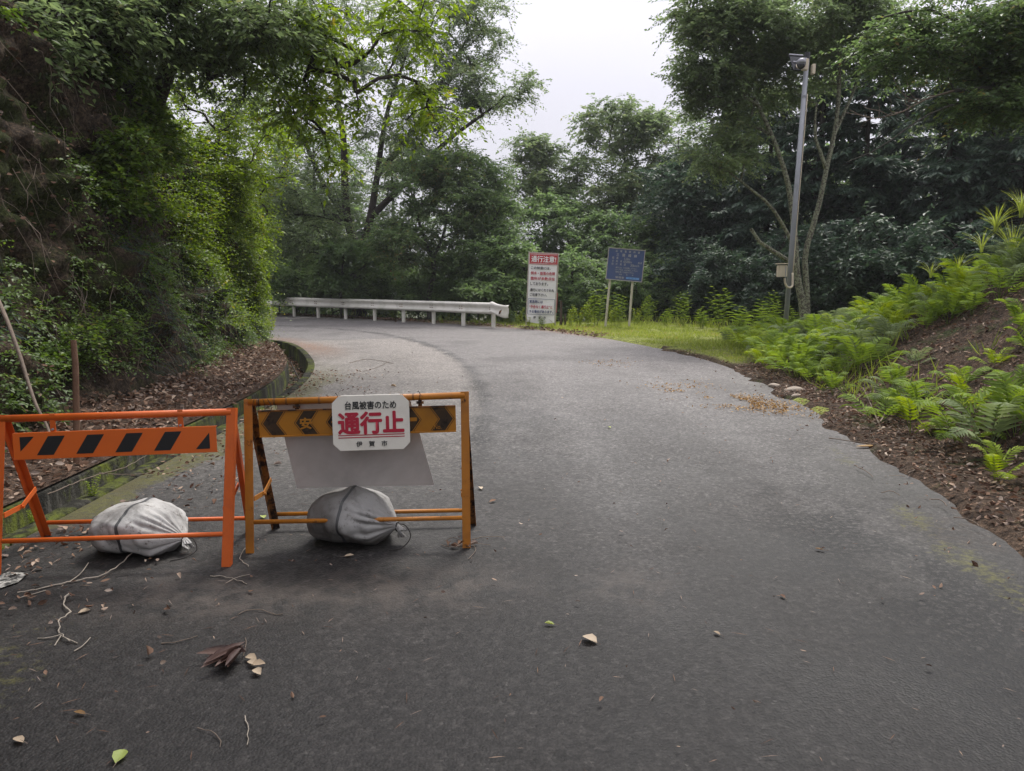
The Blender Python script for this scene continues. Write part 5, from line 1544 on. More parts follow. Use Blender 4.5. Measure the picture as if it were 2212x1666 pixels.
for q, (px, Y_) in enumerate(bs):
    x = at(px, 650, Y_)[0]
    loc = (x, Y_, max(gz(x, Y_), -3) - 0.25); rz = (q * 1.7) % 6.28; s = 0.8 + 0.5 * ((q * 0.618) % 1)
    lab = BL[q]
    if q == 0 or px == 1465:
        o = bp if q == 0 else bd_; o.location = loc; o.scale = (s, s, s); o['label'] = lab
    else:
        o = copy_tree(bp if px < 1465 else bd_, lab, loc, rz, s)

# unseen tall trees added behind the photographer to shade the near road
OV = 'unseen trees added to shade the near road'
for q, (x, y, z, k, s, lab) in enumerate(((-6.5, -5.5, 3.0, 0, 1.0, 'unseen tall tree added for shade on the bank behind the viewpoint'), (3.9, -7.0, 0.5, 1, 1.15, 'unseen tall tree added for shade at the road edge behind the viewpoint'))):
    o = copy_tree(f1[k], lab, (x, y, z), q * 2.1 + 0.5, s); o['group'] = OV

# unseen tree added outside the view, crown shaped to shade the near road
tb = np.array([6.3, 6.6, 1.4])
trk = [([tb, np.array([6.2, 6.7, 4.5]), np.array([5.7, 6.8, 7.5])], 0.2, 0.13), ([np.array([5.7, 6.8, 7.5]), np.array([4.0, 6.8, 9.3]), np.array([1.0, 6.7, 10.3])], 0.11, 0.04), ([np.array([5.7, 6.8, 7.5]), np.array([5.6, 6.6, 10.0]), np.array([5.2, 6.6, 11.5])], 0.11, 0.05)]
g_ = unit(rng.normal(size=(95, 3))) * (rng.uniform(0, 1, (95, 1)) ** (1 / 3))
tree('added_shade_tree', 'unseen tall tree added on the fern bank to shade the near road', 'tree', trk, np.array([1.9, 6.5, 10.6]) + g_ * [4.8, 2.2, 1.3], M['leaf_oak'], M['bark_grey'], 0.8, 14, 12, 0.13, 0.065, group=OV)

# ------------------------------------------------------------------ plants on the left bank
yi_ = lambda y: int(np.argmin(np.abs(Tp[:, 1] - y)))
# ground cover of small-leaved sprigs, thick in patches
n = 17000
sidx = rng.integers(28, len(Tp) - 43, n)
Yb = Tp[sidx][:, 1]
v = rng.uniform(0.02, 1.12, n)
P = bank_point(sidx, v)
dens = fbm(P * 0.75, 4, 71)
want = 0.57 + 0.11 * sstep(11.0, 6.5, Yb) * sstep(0.1, 0.35, v) - 0.24 * sstep(10, 14.5, Yb) - 0.05 * sstep(0.35, 0.0, v)
keep = (dens > want - rng.uniform(0, 0.07, n)) & (Yb > 3.2)
P = P[keep]; sidx = sidx[keep]
nrm = np.c_[-Tn[sidx], np.full(len(P), 0.35)]
k = len(P); per = 13
D = unit(nrm + rng.normal(size=(k, 3)) * 0.6 + [0, 0, -0.15])
Ls_ = rng.uniform(0.14, 0.42, k)
f = (np.arange(per) + 0.7) / per
Q = P[:, None] + D[:, None] * (Ls_[:, None] * f)[..., None]
Q[..., 2] -= (0.45 * Ls_)[:, None] * f ** 2
sd = np.where(np.arange(per) % 2 == 0, 1.0, -1.0)
side = unit(np.cross(D, UP + rng.normal(size=(k, 3)) * 0.3))
LD = D[:, None] * 0.55 + side[:, None] * sd[None, :, None] * 0.8 + rng.normal(size=Q.shape) * 0.25 - [0, 0, 0.25]
N = UP + unit(nrm)[:, None] * 0.6 + rng.normal(size=Q.shape) * 0.4
big = np.repeat(rng.choice([0.85, 1.0, 1.5], k, p=[.5, .4, .1]), per)
sz = rng.uniform(0.7, 1.25, k * per) * big
V, F = leaf_arrays(Q.reshape(-1, 3), LD.reshape(-1, 3), N.reshape(-1, 3), 0.043 * sz, 0.026 * sz, 0.15, 0.05)
tint = np.clip(np.repeat(rng.normal(0.42, 0.16, k), per) + rng.normal(size=k * per) * 0.13, 0, 1)
o = link('bank_foliage', np_mesh('bank_foliage', V, F, {'tint': np.repeat(tint, 2)}), M['leaf_bank'])
tag(o, 'small-leaved creeping plants covering the steep earth bank', 'ground cover', kind='stuff')
# brighter sprigs at the far corner, its backlight put into the leaf colour
n = 5200
sidx = rng.integers(yi_(12.2), yi_(18.6), n); v = rng.uniform(0.12, 1.05, n)
P = bank_point(sidx, v)
keep = fbm(P * 0.9, 3, 77) > 0.42 - 0.1 * sstep(14, 17, P[:, 1]); P = P[keep]; sidx = sidx[keep]; k = len(P); per = 10
nrm = np.c_[-Tn[sidx], np.full(k, 0.4)]
D = unit(nrm + rng.normal(size=(k, 3)) * 0.6)
Ls_ = rng.uniform(0.2, 0.5, k) * rng.choice([1.0, 2.0], k, p=[0.88, 0.12]); f = (np.arange(per) + 0.7) / per
Q = P[:, None] + D[:, None] * (Ls_[:, None] * f)[..., None]
Q[..., 2] -= (0.35 * Ls_)[:, None] * f ** 2
side = unit(np.cross(D, UP + rng.normal(size=(k, 3)) * 0.3))
LD = D[:, None] * 0.55 + side[:, None] * np.where(np.arange(per) % 2 == 0, 1.0, -1.0)[None, :, None] * 0.8 + rng.normal(size=Q.shape) * 0.25 - [0, 0, 0.2]
N = UP + unit(nrm)[:, None] * 0.6 + rng.normal(size=Q.shape) * 0.4
sz = rng.uniform(0.7, 1.3, k * per)
V, F = leaf_arrays(Q.reshape(-1, 3), LD.reshape(-1, 3), N.reshape(-1, 3), 0.055 * sz, 0.032 * sz, 0.15, 0.05)
tint = np.clip(np.repeat(rng.normal(0.5, 0.2, k), per) + rng.normal(size=k * per) * 0.13, 0, 1)
o = link('bank_foliage', np_mesh('bank_foliage', V, F, {'tint': np.repeat(tint, 2)}), M['leaf_bright'])
tag(o, 'bright yellow-green creeping plants on the far corner of the earth bank', 'ground cover', kind='stuff')
# dry roots, stems and twigs hanging down the face
n = 2600
sidx = rng.integers(28, len(Tp) - 43, n); v = rng.uniform(0.08, 1.15, n)
P = bank_point(sidx, v); T3 = np.c_[-Tn[sidx], np.zeros(n)]
parts = []
for q in range(n):
    L = rng.uniform(0.2, 0.9); a = P[q] + T3[q] * 0.03
    along = np.r_[unit(Tp[min(sidx[q] + 3, len(Tp) - 1)] - Tp[sidx[q]]), 0]
    dn = np.array([0, 0, -1.0]) + along * rng.normal() * 0.55 + T3[q] * rng.uniform(0.1, 0.5)
    pts = np.array([a, a + dn * L * 0.35 + rng.normal(size=3) * 0.04, a + dn * L * 0.7 + rng.normal(size=3) * 0.05, a + dn * L + rng.normal(size=3) * 0.05])
    parts.append(tube_arrays(pts, rng.uniform(0.0018, 0.0055) * np.array([1, .9, .7, .3]), 3))
V, F = join(parts)
o = link('root_litter', np_mesh('root_litter', V, F), M['twig'])
tag(o, 'thin dry roots and twigs hanging down the earth bank', 'roots', kind='stuff')

# teal netting pinned on the foot of the bank
def net_patch(s0, s1, v0, v1):
    parts = []
    cell = 0.05
    rowsn = int((v1 - v0) / 0.012)
    ss = np.arange(s0, s1, 0.7)
    lines = []
    for r_ in range(rowsn):
        vvv = v0 + (v1 - v0) * r_ / rowsn
        q = (np.arange(len(ss)) + r_) % 2
        vl = np.full(len(ss), vvv) + np.where(q == 0, 0.0, 0.010)
        i0 = np.clip(ss.astype(int), 0, len(Tp) - 1)
        A_ = bank_point(i0, vl); 
        fr_ = (ss - i0)[:, None]; A_[:, :2] += fr_ * (Tp[np.clip(i0 + 1, 0, len(Tp) - 1)] - Tp[i0])
        A_[:, :2] -= Tn[i0] * 0.035
        lines.append(A_)
    for A_ in lines:
        n_ = len(A_); w = np.array([0, 0, 0.0022])
        V = np.vstack([A_ - w, A_ + w]); i_ = np.arange(n_ - 1)
        parts.append((V, np.stack([i_, i_ + 1, n_ + i_ + 1, n_ + i_], 1)))
    for a_, b_ in zip(lines[:-1], lines[1:]):
        sel = np.arange(0, len(a_), 2)
        w = np.c_[unit(np.gradient(a_, axis=0))[sel][:, :2] * 0.0022, np.zeros(len(sel))]
        A0, B0 = a_[sel], b_[sel]; m_ = len(sel)
        V = np.vstack([A0 - w, A0 + w, B0 + w, B0 - w]); i_ = np.arange(m_)
        parts.append((V, np.stack([i_, i_ + m_, i_ + 2 * m_, i_ + 3 * m_], 1)))
    return join(parts)
yidx = lambda y: int(np.argmin(np.abs(Tp[:, 1] - y)))
for k_, (ya_, yb_, va, vb, lab) in enumerate(((9.0, 16.6, 0.02, 0.42, 'torn teal wire netting pinned over the far half of the bank foot'), (4.6, 6.8, 0.14, 0.34, 'scrap of teal wire netting on the near part of the bank'))):
    V, F = net_patch(yidx(ya_), yidx(yb_), va, vb)
    o = link('wire_net', np_mesh('wire_net', V, F), M['net'])
    tag(o, lab, 'net')

# larger single shrubs on the bank
def bank_shrub(label, yy, v, lobes_m, mat, lL, lW, cr, tw=12, per=10, **kw):
    i0 = np.array([yidx(yy)]); p = bank_point(i0, np.array([v]))[0]; nn = np.r_[-Tn[i0[0]], 0.2]
    al = np.r_[unit(Tp[i0[0] + 3] - Tp[i0[0]]), 0]
    cl_ = []
    for a, u_, w_, r_, nq in lobes_m:
        c = p + al * a + np.array([0, 0, u_]) + nn * w_
        cl_.append(c + unit(rng.normal(size=(nq, 3))) * (rng.uniform(0.05, 1, (nq, 1)) ** (1 / 3)) * r_)
    tr = [([p - nn * 0.15, p + nn * 0.12, p + nn * 0.3 + [0, 0, 0.1]], 0.016, 0.008)]
    return tree('shrub', label, 'shrub', tr, np.vstack(cl_), M[mat], M['bark_dark'], cr, tw, per, lL, lW, tip_r=0.004, rise=0.0, **kw)
bank_shrub('fern-like leafy spray arching from the near bank at mid height', 5.2, 0.42, [(0, 0, .3, .25, 8), (-.5, -.1, .3, .2, 7), (.5, -.15, .3, .2, 7)], 'leaf_bank', 0.075, 0.03, 0.3, hang=0.15)
bank_shrub('row of leafy shoots along the upper bank ledge', 6.2, 0.66, [(0, 0, .2, .15, 6), (-.7, .05, .2, .12, 5), (.7, -.1, .2, .12, 5), (1.3, -.25, .2, .12, 4)], 'leaf_bank', 0.065, 0.032, 0.24, 8, 9)
bank_shrub('leafy shrub with larger leaves in the middle of the bank', 9.4, 0.5, [(0, 0, .3, .35, 12), (.6, .3, .3, .3, 9), (-.3, -.5, .3, .25, 8), (.7, -.4, .25, .3, 9)], 'leaf_bank', 0.075, 0.042, 0.32)
bank_shrub('light green shrub hanging below the leaning trunk', 10.8, 0.72, [(0, 0, .35, .35, 12), (.7, -.2, .3, .35, 12), (-.6, .2, .3, .3, 9), (1.2, -.5, .3, .3, 10)], 'leaf_bank', 0.08, 0.042, 0.34)
bank_shrub('small leaved bush at the foot of the bank above the leaf litter', 7.4, 0.12, [(0, .1, .2, .25, 10), (.5, .25, .2, .25, 9), (-.5, .1, .15, .2, 7)], 'leaf_bank', 0.045, 0.026, 0.26)
bank_shrub('bright shrub spilling down the bank near its far corner', 13.6, 0.62, [(0, 0, .3, .4, 16), (.6, .4, .3, .35, 12), (-.7, -.3, .3, .35, 12), (.5, -.6, .25, .3, 12)], 'leaf_bright', 0.055, 0.03, 0.34)
bank_shrub('yellow-green shrub on the upper bank near its far corner', 15.4, 0.8, [(0, 0, .3, .4, 16), (.6, -.4, .3, .35, 14), (-.7, .4, .3, .4, 14), (.4, .6, .2, .35, 10)], 'leaf_bright', 0.055, 0.03, 0.34)
bank_shrub('moss-green shrub low on the far corner of the bank', 16.4, 0.42, [(0, 0, .2, .3, 12), (.4, .4, .2, .3, 10), (.5, -.3, .15, .25, 8)], 'leaf_bright', 0.05, 0.027, 0.28)

# leaning pale dead stem and brown stake in front of the bank
Vd = spline([at(-8, 640, 5.3), at(18, 700, 5.1), at(45, 775, 4.95), at(62, 830, 4.85), at(80, 880, 4.75), at(102, 922, 4.7), at(112, 960, 4.62)], 0.06)
V_, F_ = tube_arrays(Vd, np.interp(np.arange(len(Vd)), [0, len(Vd) - 1], [0.016, 0.009]), 8)
tag(link('dead_branch', np_mesh('dead_branch', V_, F_, None, True), M['twig']), 'pale crooked dead stem leaning down the bank behind the orange barricade', 'branch')
Vd = spline([at(158, 735, 5.2), at(163, 790, 5.18), at(164, 850, 5.16), at(166, 960, 5.12), at(166, 1000, 5.1)], 0.08)
V_, F_ = tube_arrays(Vd, np.interp(np.arange(len(Vd)), [0, len(Vd) - 1], [0.02, 0.024]), 9)
tag(link('wooden_stake', np_mesh('wooden_stake', V_, F_, None, True), M['stake_wood']), 'upright brown wooden stake at the bank foot behind the orange barricade', 'stake')
Vd = spline([at(432, 790, 8.0), at(470, 850, 7.9), at(500, 905, 7.7)], 0.08)

# ------------------------------------------------------------------ fallen leaves
def litter(points, size, spread=0.6, lo=0.3, up=None):
    k = len(points)
    D = rng.normal(size=(k, 3)); D[:, 2] *= 0.25
    N = (UP if up is None else up) + rng.normal(size=(k, 3)) * spread
    sz = size * rng.uniform(0.5, 1.4, k)
    V, F = leaf8_arrays(points + [0, 0, 0.012], D, N, sz, sz * rng.uniform(0.3, 0.6, k), rng.uniform(-0.5, 0.7, k)[:, None], rng.uniform(-0.35, 0.45, k)[:, None])
    t_ = np.clip(rng.beta(2.0, 2.2, k), 0, 1)
    return V, F, np.repeat(t_, 8)
# left strip
ka, kb = A.shape[:2] if False else (0, 0)
AP = apron_V.reshape(len(Lg), 12, 3)
n = 14000
a_ = rng.uniform(0, len(Lg) - 1.001, n); b_ = rng.beta(1.2, 1.0, n) * 10.99
i0, j0 = a_.astype(int), b_.astype(int); fa_, fb_ = (a_ - i0)[:, None], (b_ - j0)[:, None]
Pl = (AP[i0, j0] * (1 - fa_) + AP[i0 + 1, j0] * fa_) * (1 - fb_) + (AP[i0, j0 + 1] * (1 - fa_) + AP[i0 + 1, j0 + 1] * fa_) * fb_
Pl = Pl[(Pl[:, 1] > 3) & (Pl[:, 1] < 19)]
Pl[:, 2] += rng.uniform(0, 0.03, len(Pl))
V, F, t_ = litter(Pl, 0.06, 0.8)
o = link('leaf_litter', np_mesh('leaf_litter', V, F, {'tint': t_}), M['dead_leaf'])
tag(o, 'brown fallen leaves between the drain and the earth bank', 'leaf litter', kind='stuff')
# in the drain
n = 1800
i0 = rng.integers(0, len(Lg) - 1, n)
Pg = np.c_[Lg[i0] + normals2d(Lg)[i0] * rng.uniform(0.13, 0.41, n)[:, None], np.full(n, -0.32) + rng.uniform(0, 0.06, n)]
Pg = Pg[Pg[:, 1] > 2.5]
V, F, t_ = litter(Pg, 0.07)
o = link('leaf_litter', np_mesh('leaf_litter', V, F, {'tint': t_ * 0.8}), M['dead_leaf'])
tag(o, 'brown fallen leaves lying inside the concrete drain', 'leaf litter', kind='stuff')
# on the left bank ledges
n = 12000
sidx = rng.integers(28, len(Tp) - 43, n); v = rng.uniform(0.0, 1.2, n)
Pk = bank_point(sidx, v)
keep = fbm(Pk * 1.3, 3, 83) > 0.46
Pk, sidx = Pk[keep], sidx[keep]
up = unit(np.c_[-Tn[sidx] * 0.9, np.full(len(Pk), 0.8)])
V, F, t_ = litter(Pk + np.c_[-Tn[sidx] * 0.02, np.zeros(len(Pk))], 0.055, 0.6, up=up)
o = link('leaf_litter', np_mesh('leaf_litter', V, F, {'tint': t_ * 0.7}), M['dead_leaf'])
tag(o, 'dead leaves caught on the face of the earth bank', 'leaf litter', kind='stuff')
# right edge of the road and right bank
n = 36000
ix = rng.integers(0, len(Rb) - 10, n); s_ = np.concatenate([rng.beta(1.4, 2.2, n // 3) * 2.1 - 0.42, rng.uniform(0.3, 4.6, n - n // 3)])
Pr = rbank_point(ix, s_)
Pr = Pr[(Pr[:, 1] > 1.5) & ~((Pr[:, 1] - 0.8 * (Pr[:, 0] - 4.0) > 12.3) & (side_of(Pr, Rp) > 0.12))]
V, F, t_ = litter(Pr, 0.043, 0.8)
o = link('leaf_litter', np_mesh('leaf_litter', V, F, {'tint': t_}), M['dead_leaf'])
tag(o, 'brown fallen leaves along the road edge and over the fern bank', 'leaf litter', kind='stuff')
# red-brown leaves along the foot of the rail
n = 2600
ix = rng.integers(int(len(Rp) * 0.40), int(len(Rp) * 0.86), n)
nr_ = -normals2d(Rp)[ix]
Pq = np.c_[Rp[ix] + nr_ * rng.normal(0.05, 0.22, n)[:, None], np.full(n, 0.03)]
V, F, t_ = litter(Pq, 0.08, 0.5)
o = link('leaf_litter', np_mesh('leaf_litter', V, F, {'tint': t_ * 0.9}), M['dead_leaf'])
tag(o, 'reddish dead leaves gathered along the far road edge', 'leaf litter', kind='stuff')

# ------------------------------------------------------------------ ferns
def frond_mesh(seed, L=0.62, W=0.30):
    r = np.random.default_rng(seed)
    npair = 13; parts = []; f = np.linspace(0, 1, 9)
    arch = lambda t: np.stack([np.zeros_like(t), L * np.sin(t * 1.15) / 1.0, L * 0.62 * np.sin(t * 2.35) * 0.75], -1)
    parts_r = tube_arrays(arch(f), np.linspace(0.004, 0.001, 9), 3)
    Ps = []; Ds = []; Ls = []; Ws = []; Ns = []
    for k in range(npair):
        t_ = 0.24 + 0.76 * k / npair
        p = arch(np.array([t_]))[0]; q = arch(np.array([t_ + 0.02]))[0]; d = unit(q - p)
        nrm = np.cross(np.array([1.0, 0, 0]), d)
        pl = W / 2 * (math.sin(min(1, (1 - t_) / 0.62) * 1.5) ** 0.9) + 0.012
        for s in (-1, 1):
            dd = unit(np.array([s, 0, 0]) * 0.9 + d * 0.5 - nrm * 0.12 + r.normal(size=3) * 0.05)
            Ps.append(p); Ds.append(dd); Ls.append(pl * 1.08); Ws.append(0.036 * (0.55 + 0.75 * pl / W)); Ns.append(nrm + r.normal(size=3) * 0.22)
    V, F = leaf_arrays(np.array(Ps), np.array(Ds), np.array(Ns), np.array(Ls), np.array(Ws), 0.12, 0.12, 0.25)
    n0 = len(V)
    Vr, Fr = parts_r
    tint = np.concatenate([np.repeat(np.clip(r.normal(0.5, 0.15, len(Ps)), 0, 1), 2), np.full(len(Fr), 0.3)])
    return np_mesh('frond', np.vstack([V, Vr]), [F, Fr + n0], {'tint': tint})
FR_ = {}
for key in ('fern', 'fern_pale', 'fern_yellow'):
    lst = []
    for sd in (1, 2, 3):
        me = frond_mesh(sd * 11 + len(key), 0.62, (0.30, 0.24, 0.34)[sd - 1]); me.materials.append(M[key]); lst.append(me)
    FR_[key] = lst
def fern(p, size, key, label, group, nfr, up=0.9, face=None):
    root = thing('fern', label, 'fern', p, (0, 0, rng.uniform(0, 6.28)), group)
    root.scale = (size, size, size)
    for k in range(nfr):
        o = bpy.data.objects.new('frond', FR_[key][rng.integers(0, 3)])
        COL.objects.link(o); o.parent = root
        az = k * 6.283 / nfr + rng.uniform(-0.35, 0.35)
        o.rotation_euler = (rng.uniform(-0.1, 0.95) * up, rng.uniform(-0.25, 0.25), az)
        s = rng.uniform(0.75, 1.15); o.scale = (s, s, s)
    return root
def rb(px, py, Y0=5.5, Y1=15):
    """where the line of sight meets the right bank"""
    for Yq in np.arange(Y0, Y1, 0.05):
        p = at(px, py, Yq); dd, ixq = polydist(np.array([p]), Rb)
        ixq = min(ixq[0], len(Rb) - 1)
        if p[2] <= rbank_h(np.array([max(0, dd[0])]), np.array([Rb[ixq][1]]))[0]: return p
    return at(px, py, Y1)
def fern_label(x, y, s, key, size):
    col = {'fern': 'fresh green', 'fern_pale': 'pale grey-green', 'fern_yellow': 'yellow-green'}[key]
    sz = 'small' if size < 0.74 else ('large' if size > 0.92 else 'medium')
    if y < 6.6: al = 'beside the fallen branch'
    elif y < 8.2: al = 'past the fallen branch'
    elif y < 9.8: al = 'level with the two stones'
    elif y < 11.5: al = 'just past the two stones'
    elif y < 13.2: al = 'near the grass verge'
    elif y < 15: al = 'in front of the camera pole'
    else: al = 'at the foot of the camera pole'
    up = 'at the road edge' if s < 1.0 else ('low' if s < 1.8 else ('halfway up' if s < 2.8 else ('high up' if s < 3.8 else 'on top')))
    return f'{sz} {col} fern {up} {al}'
cand = []
nq = 6000
iq = rng.integers(10, len(Rb) - 3, nq); sq_ = rng.uniform(0.45, 5.4, nq)
for p, s, u_ in zip(rbank_point(iq, sq_), sq_, rng.uniform(0, 1, nq)):
    x, y = p[0], p[1]
    if y < 3.8 or y > 17.2: continue
    # thick at the far end and high up, bare leaf litter on the near lower face
    d_ = 1.0
    if y < 9.7: d_ = 0.05 if 1.1 < s < 3.4 else (0.24 if s <= 1.1 else 0.7)
    if y < 6.6 and s < 0.8: d_ = 0.08
    if 9.7 <= y < 10.4 and 1.4 < s < 3.0: d_ = 0.5
    if y > 11.8 and x < 4.35 + 0.12 * (y - 12): d_ = 0.0
    if y < 4.6 and s > 1.6: d_ = 0.05
    if s > 4.4: d_ *= 0.6
    if u_ > d_: continue
    mind = 0.27 if y > 8 else 0.36
    if any((x - c[0]) ** 2 + (y - c[1]) ** 2 < mind ** 2 for c in cand): continue
    cand.append((x, y, p[2], s))
    if len(cand) >= 288: break
for x, y, z, s in cand:
    key = rng.choice(['fern', 'fern_pale', 'fern_yellow'], p=[0.56, 0.24, 0.20])
    size = rng.uniform(0.6, 1.1) * (0.85 if y < 9.2 else 1.0)
    lab = fern_label(x, y, s, key, size)
    fern((x, y, z - 0.03), size, key, lab, 'ferns growing on the bank beside the road', int(rng.integers(6, 9)))

# a few single ferns low on the near face
for q, (px, py, size, key, lab) in enumerate(((2070, 958, 0.95, 'fern', 'fresh green fern just above the curved stick'), (2135, 975, 1.05, 'fern_pale', 'pale drooping fern nearest to the viewer at the bank foot'), (2195, 950, 1.0, 'fern', 'fern cut by the edge of the view at the bank foot'), 
        (1925, 875, 0.8, 'fern_pale', 'pale fern above the forked end of the fallen branch'), (1985, 880, 0.85, 'fern', 'fern leaning over the middle of the fallen branch'), (2190, 860, 0.6, 'fern', 'lone fern on the bare slope at the edge of the view'), (2150, 790, 0.5, 'fern_yellow', 'small yellowish fern in the middle of the bare leaf slope'), (2205, 720, 0.8, 'fern', 'fern below the tall grass at the edge of the view'))):
    p = rb(px, py, 4.2, 12)
    fern((p[0], p[1], p[2] - 0.05), size, key, lab, 'ferns growing on the bank beside the road', 7)

# ------------------------------------------------------------------ grass
def blades(P, hgt, w, lean=0.35, tlo=0.2, thi=0.8):
    k = len(P)
    D = unit(rng.normal(size=(k, 3)) * [lean, lean, 0.1] + UP)
    h = hgt * rng.uniform(0.5, 1.3, k)
    N = rng.normal(size=(k, 3)); N[:, 2] = 0
    V, F = leaf_arrays(P, D, N, h, w, 0.1, 0.15, 0.3)
    return V, F, np.repeat(rng.uniform(tlo, thi, k), 2)
# verge between road and forest
n = 60000
Pv = np.c_[rng.uniform(-1.5, 12, n), rng.uniform(12.5, 27, n)]
d = side_of(np.c_[Pv, np.zeros(n)], Rp)
drel = np.interp(Pv[:, 0], [-1.5, 1.5, 4, 12], [1.4, 2.2, 5.0, 6.0])
nz_ = fbm(np.c_[Pv * 1.2, np.zeros(n)], 3, 91)
keep = (d > 0.08 + 0.25 * nz_) & (d < drel) & ((nz_ > 0.33))
Pv = Pv[keep]
zg = np.maximum(ground_z(Pv), np.where(Pv[:, 1] < 17.4, 0.03 + np.clip((Pv[:, 0] - 4.2) * 0.12, 0, 0.5) * sstep(17.4, 14, Pv[:, 1]), -9))
zb_ = zg.copy()
P3 = np.c_[Pv, zb_]
V, F, t_ = blades(P3, 0.075, 0.016)
d2 = d[keep]
o = link('grass', np_mesh('grass', V, F, {'tint': np.clip(t_ + np.repeat(nz_[keep] - 0.5, 2), 0, 1)}), M['grass'])
tag(o, 'short mown grass verge between the road and the signs', 'grass', kind='stuff')
# rough grass along the forest edge and the rail
n = 9000
Pv = np.c_[rng.uniform(-9, 12, n), rng.uniform(16, 31, n)]
d = side_of(np.c_[Pv, np.zeros(n)], Rp)
lo_ = np.interp(Pv[:, 0], [-9, -1, 1.5, 4, 12], [0.3, 0.4, 1.0, 3.8, 4.5]); hi_ = lo_ + np.interp(Pv[:, 0], [-9, -1, 4], [0.5, 0.9, 2.2])
keep = (d > lo_) & (d < hi_) & (fbm(np.c_[Pv * 0.9, np.zeros(n)], 3, 95) > 0.42)
Pv = Pv[keep]
V, F, t_ = blades(np.c_[Pv, ground_z(Pv)], 0.30, 0.02, 0.5, 0.1, 0.95)
o = link('grass', np_mesh('grass', V, F, {'tint': t_}), M['grass'])
tag(o, 'rough taller grass along the forest edge and the rail posts', 'grass', kind='stuff')
# thin grass and sprigs between the ferns
n = 11000
ix = rng.integers(10, len(Rb) - 2, n); s_ = rng.uniform(0.5, 6.5, n)
Pf = rbank_point(ix, s_)
dn = fbm(Pf * 0.9, 3, 97)
keep = (Pf[:, 1] > 5) & (dn > np.where((Pf[:, 1] < 9.6) & (s_ < 3.3), 0.64, 0.42))
V, F, t_ = blades(Pf[keep], 0.26, 0.014, 0.6, 0.2, 0.9)
o = link('grass', np_mesh('grass', V, F, {'tint': t_}), M['grass'])
tag(o, 'thin grass growing between the ferns of the bank', 'grass', kind='stuff')


def tall_grass(label, base, nb, h, spread):
    root = thing('grass_clump', label, 'grass clump', base)
    for k in range(nb):
        a = rng.uniform(0, 6.28); L = h * rng.uniform(0.6, 1.1); le = spread * rng.uniform(0.4, 1.3)
        dv = np.array([math.cos(a), math.sin(a), 0])
        t_ = np.linspace(0, 1, 7)[:, None]
        c = dv * (0.05 + le * t_ ** 2) * L + UP * L * (t_ - 0.35 * le * t_ ** 2.2)
        w = (0.006 * np.sin(np.pi * (0.15 + 0.85 * t_)) + 0.001) * np.array([-dv[1], dv[0], 0])
        V = np.stack([c - w, c, c + w], 1); V[:, 1] -= UP * 0.004
        i_ = np.arange(6)[:, None] * 3
        F = np.concatenate([i_ + [0, 1, 4, 3], i_ + [1, 2, 5, 4]])
        link('blade', np_mesh('blade', V.reshape(-1, 3), F, {'tint': np.full(len(F), rng.uniform(0.2, 0.8))}, True), M['grass'], root)
    return root
b1 = rb(2185, 560)
tall_grass('tall pampas-like grass clump at the top of the fern bank', b1, 44, 1.0, 0.55)
for px, py, nb, h, sp, lab in ((2150, 500, 34, 0.6, 0.7, 'bright grass clump on the crest left of the tall one'), (2205, 470, 40, 0.7, 0.6, 'bright grass clump on the crest at the edge of the view'), (2070, 590, 16, 0.5, 0.8, 'low bright grass clump among the upper ferns'), (2010, 600, 14, 0.45, 0.8, 'low grass clump on the crest towards the camera pole')):
    tall_grass(lab, rb(px, py), nb, h, sp)
b1 = rb(2120, 545)
tall_grass('smaller arching grass clump beside the tall one on the fern bank', b1, 14, 0.6, 0.8)

# leafy weeds along the verge: three patterns, copied
def weed_pattern(h, nst, mode):
    parts = []; LV = []
    Pp, Dd, Nn, Ll, Ww = [], [], [], [], []
    for s in range(nst):
        a = rng.uniform(0, 6.28); ln_ = rng.uniform(0.05, 0.35)
        top = np.array([math.cos(a) * ln_, math.sin(a) * ln_, 1.0]) * h * rng.uniform(0.6, 1.1)
        b = np.array([math.cos(a), math.sin(a), 0]) * 0.04
        pts = np.array([b, b * 0.6 + top * 0.4 + rng.normal(size=3) * 0.01, b + top])
        parts.append(tube_arrays(pts, [0.004, 0.003, 0.0015], 4))
        nl = int(h * (26 if mode == 0 else 18)) + 4
        for k in range(nl):
            f = 0.2 + 0.8 * k / nl
            p = b * (1 - f) + (b + top) * f
            az = k * 2.4 + rng.uniform(-.4, .4)
            Pp.append(p); Dd.append([math.cos(az), math.sin(az), 0.45 if mode == 0 else 0.25]); Nn.append(UP + rng.normal(size=3) * 0.3)
            Ll.append((0.07 if mode == 0 else 0.15) * rng.uniform(0.6, 1.2)); Ww.append((0.034 if mode == 0 else 0.022))
    V, F = leaf_arrays(np.array(Pp), np.array(Dd), np.array(Nn), np.array(Ll), np.array(Ww), 0.15, 0.15)
    return join(parts), (V, F, np.repeat(rng.uniform(0.1, 0.9, len(Pp)), 2))
wp = []
for h_, ns_, md in ((0.55, 7, 0), (0.8, 6, 1), (0.45, 8, 1)):
    (Vs_, Fs_), (V, F, t_) = weed_pattern(h_, ns_, md)
    r0 = thing('weed_plant', '', 'weed', (0, 0, -50), group='weeds on the verge')
    link('stem', np_mesh('stem', Vs_, Fs_), M['grass'], r0).data.attributes.new('tint', 'FLOAT', 'POINT')
    link('leaves', np_mesh('leaves', V, F, {'tint': t_}), M['fern_yellow'] if md == 0 else M['fern'], r0)
    wp.append(r0)
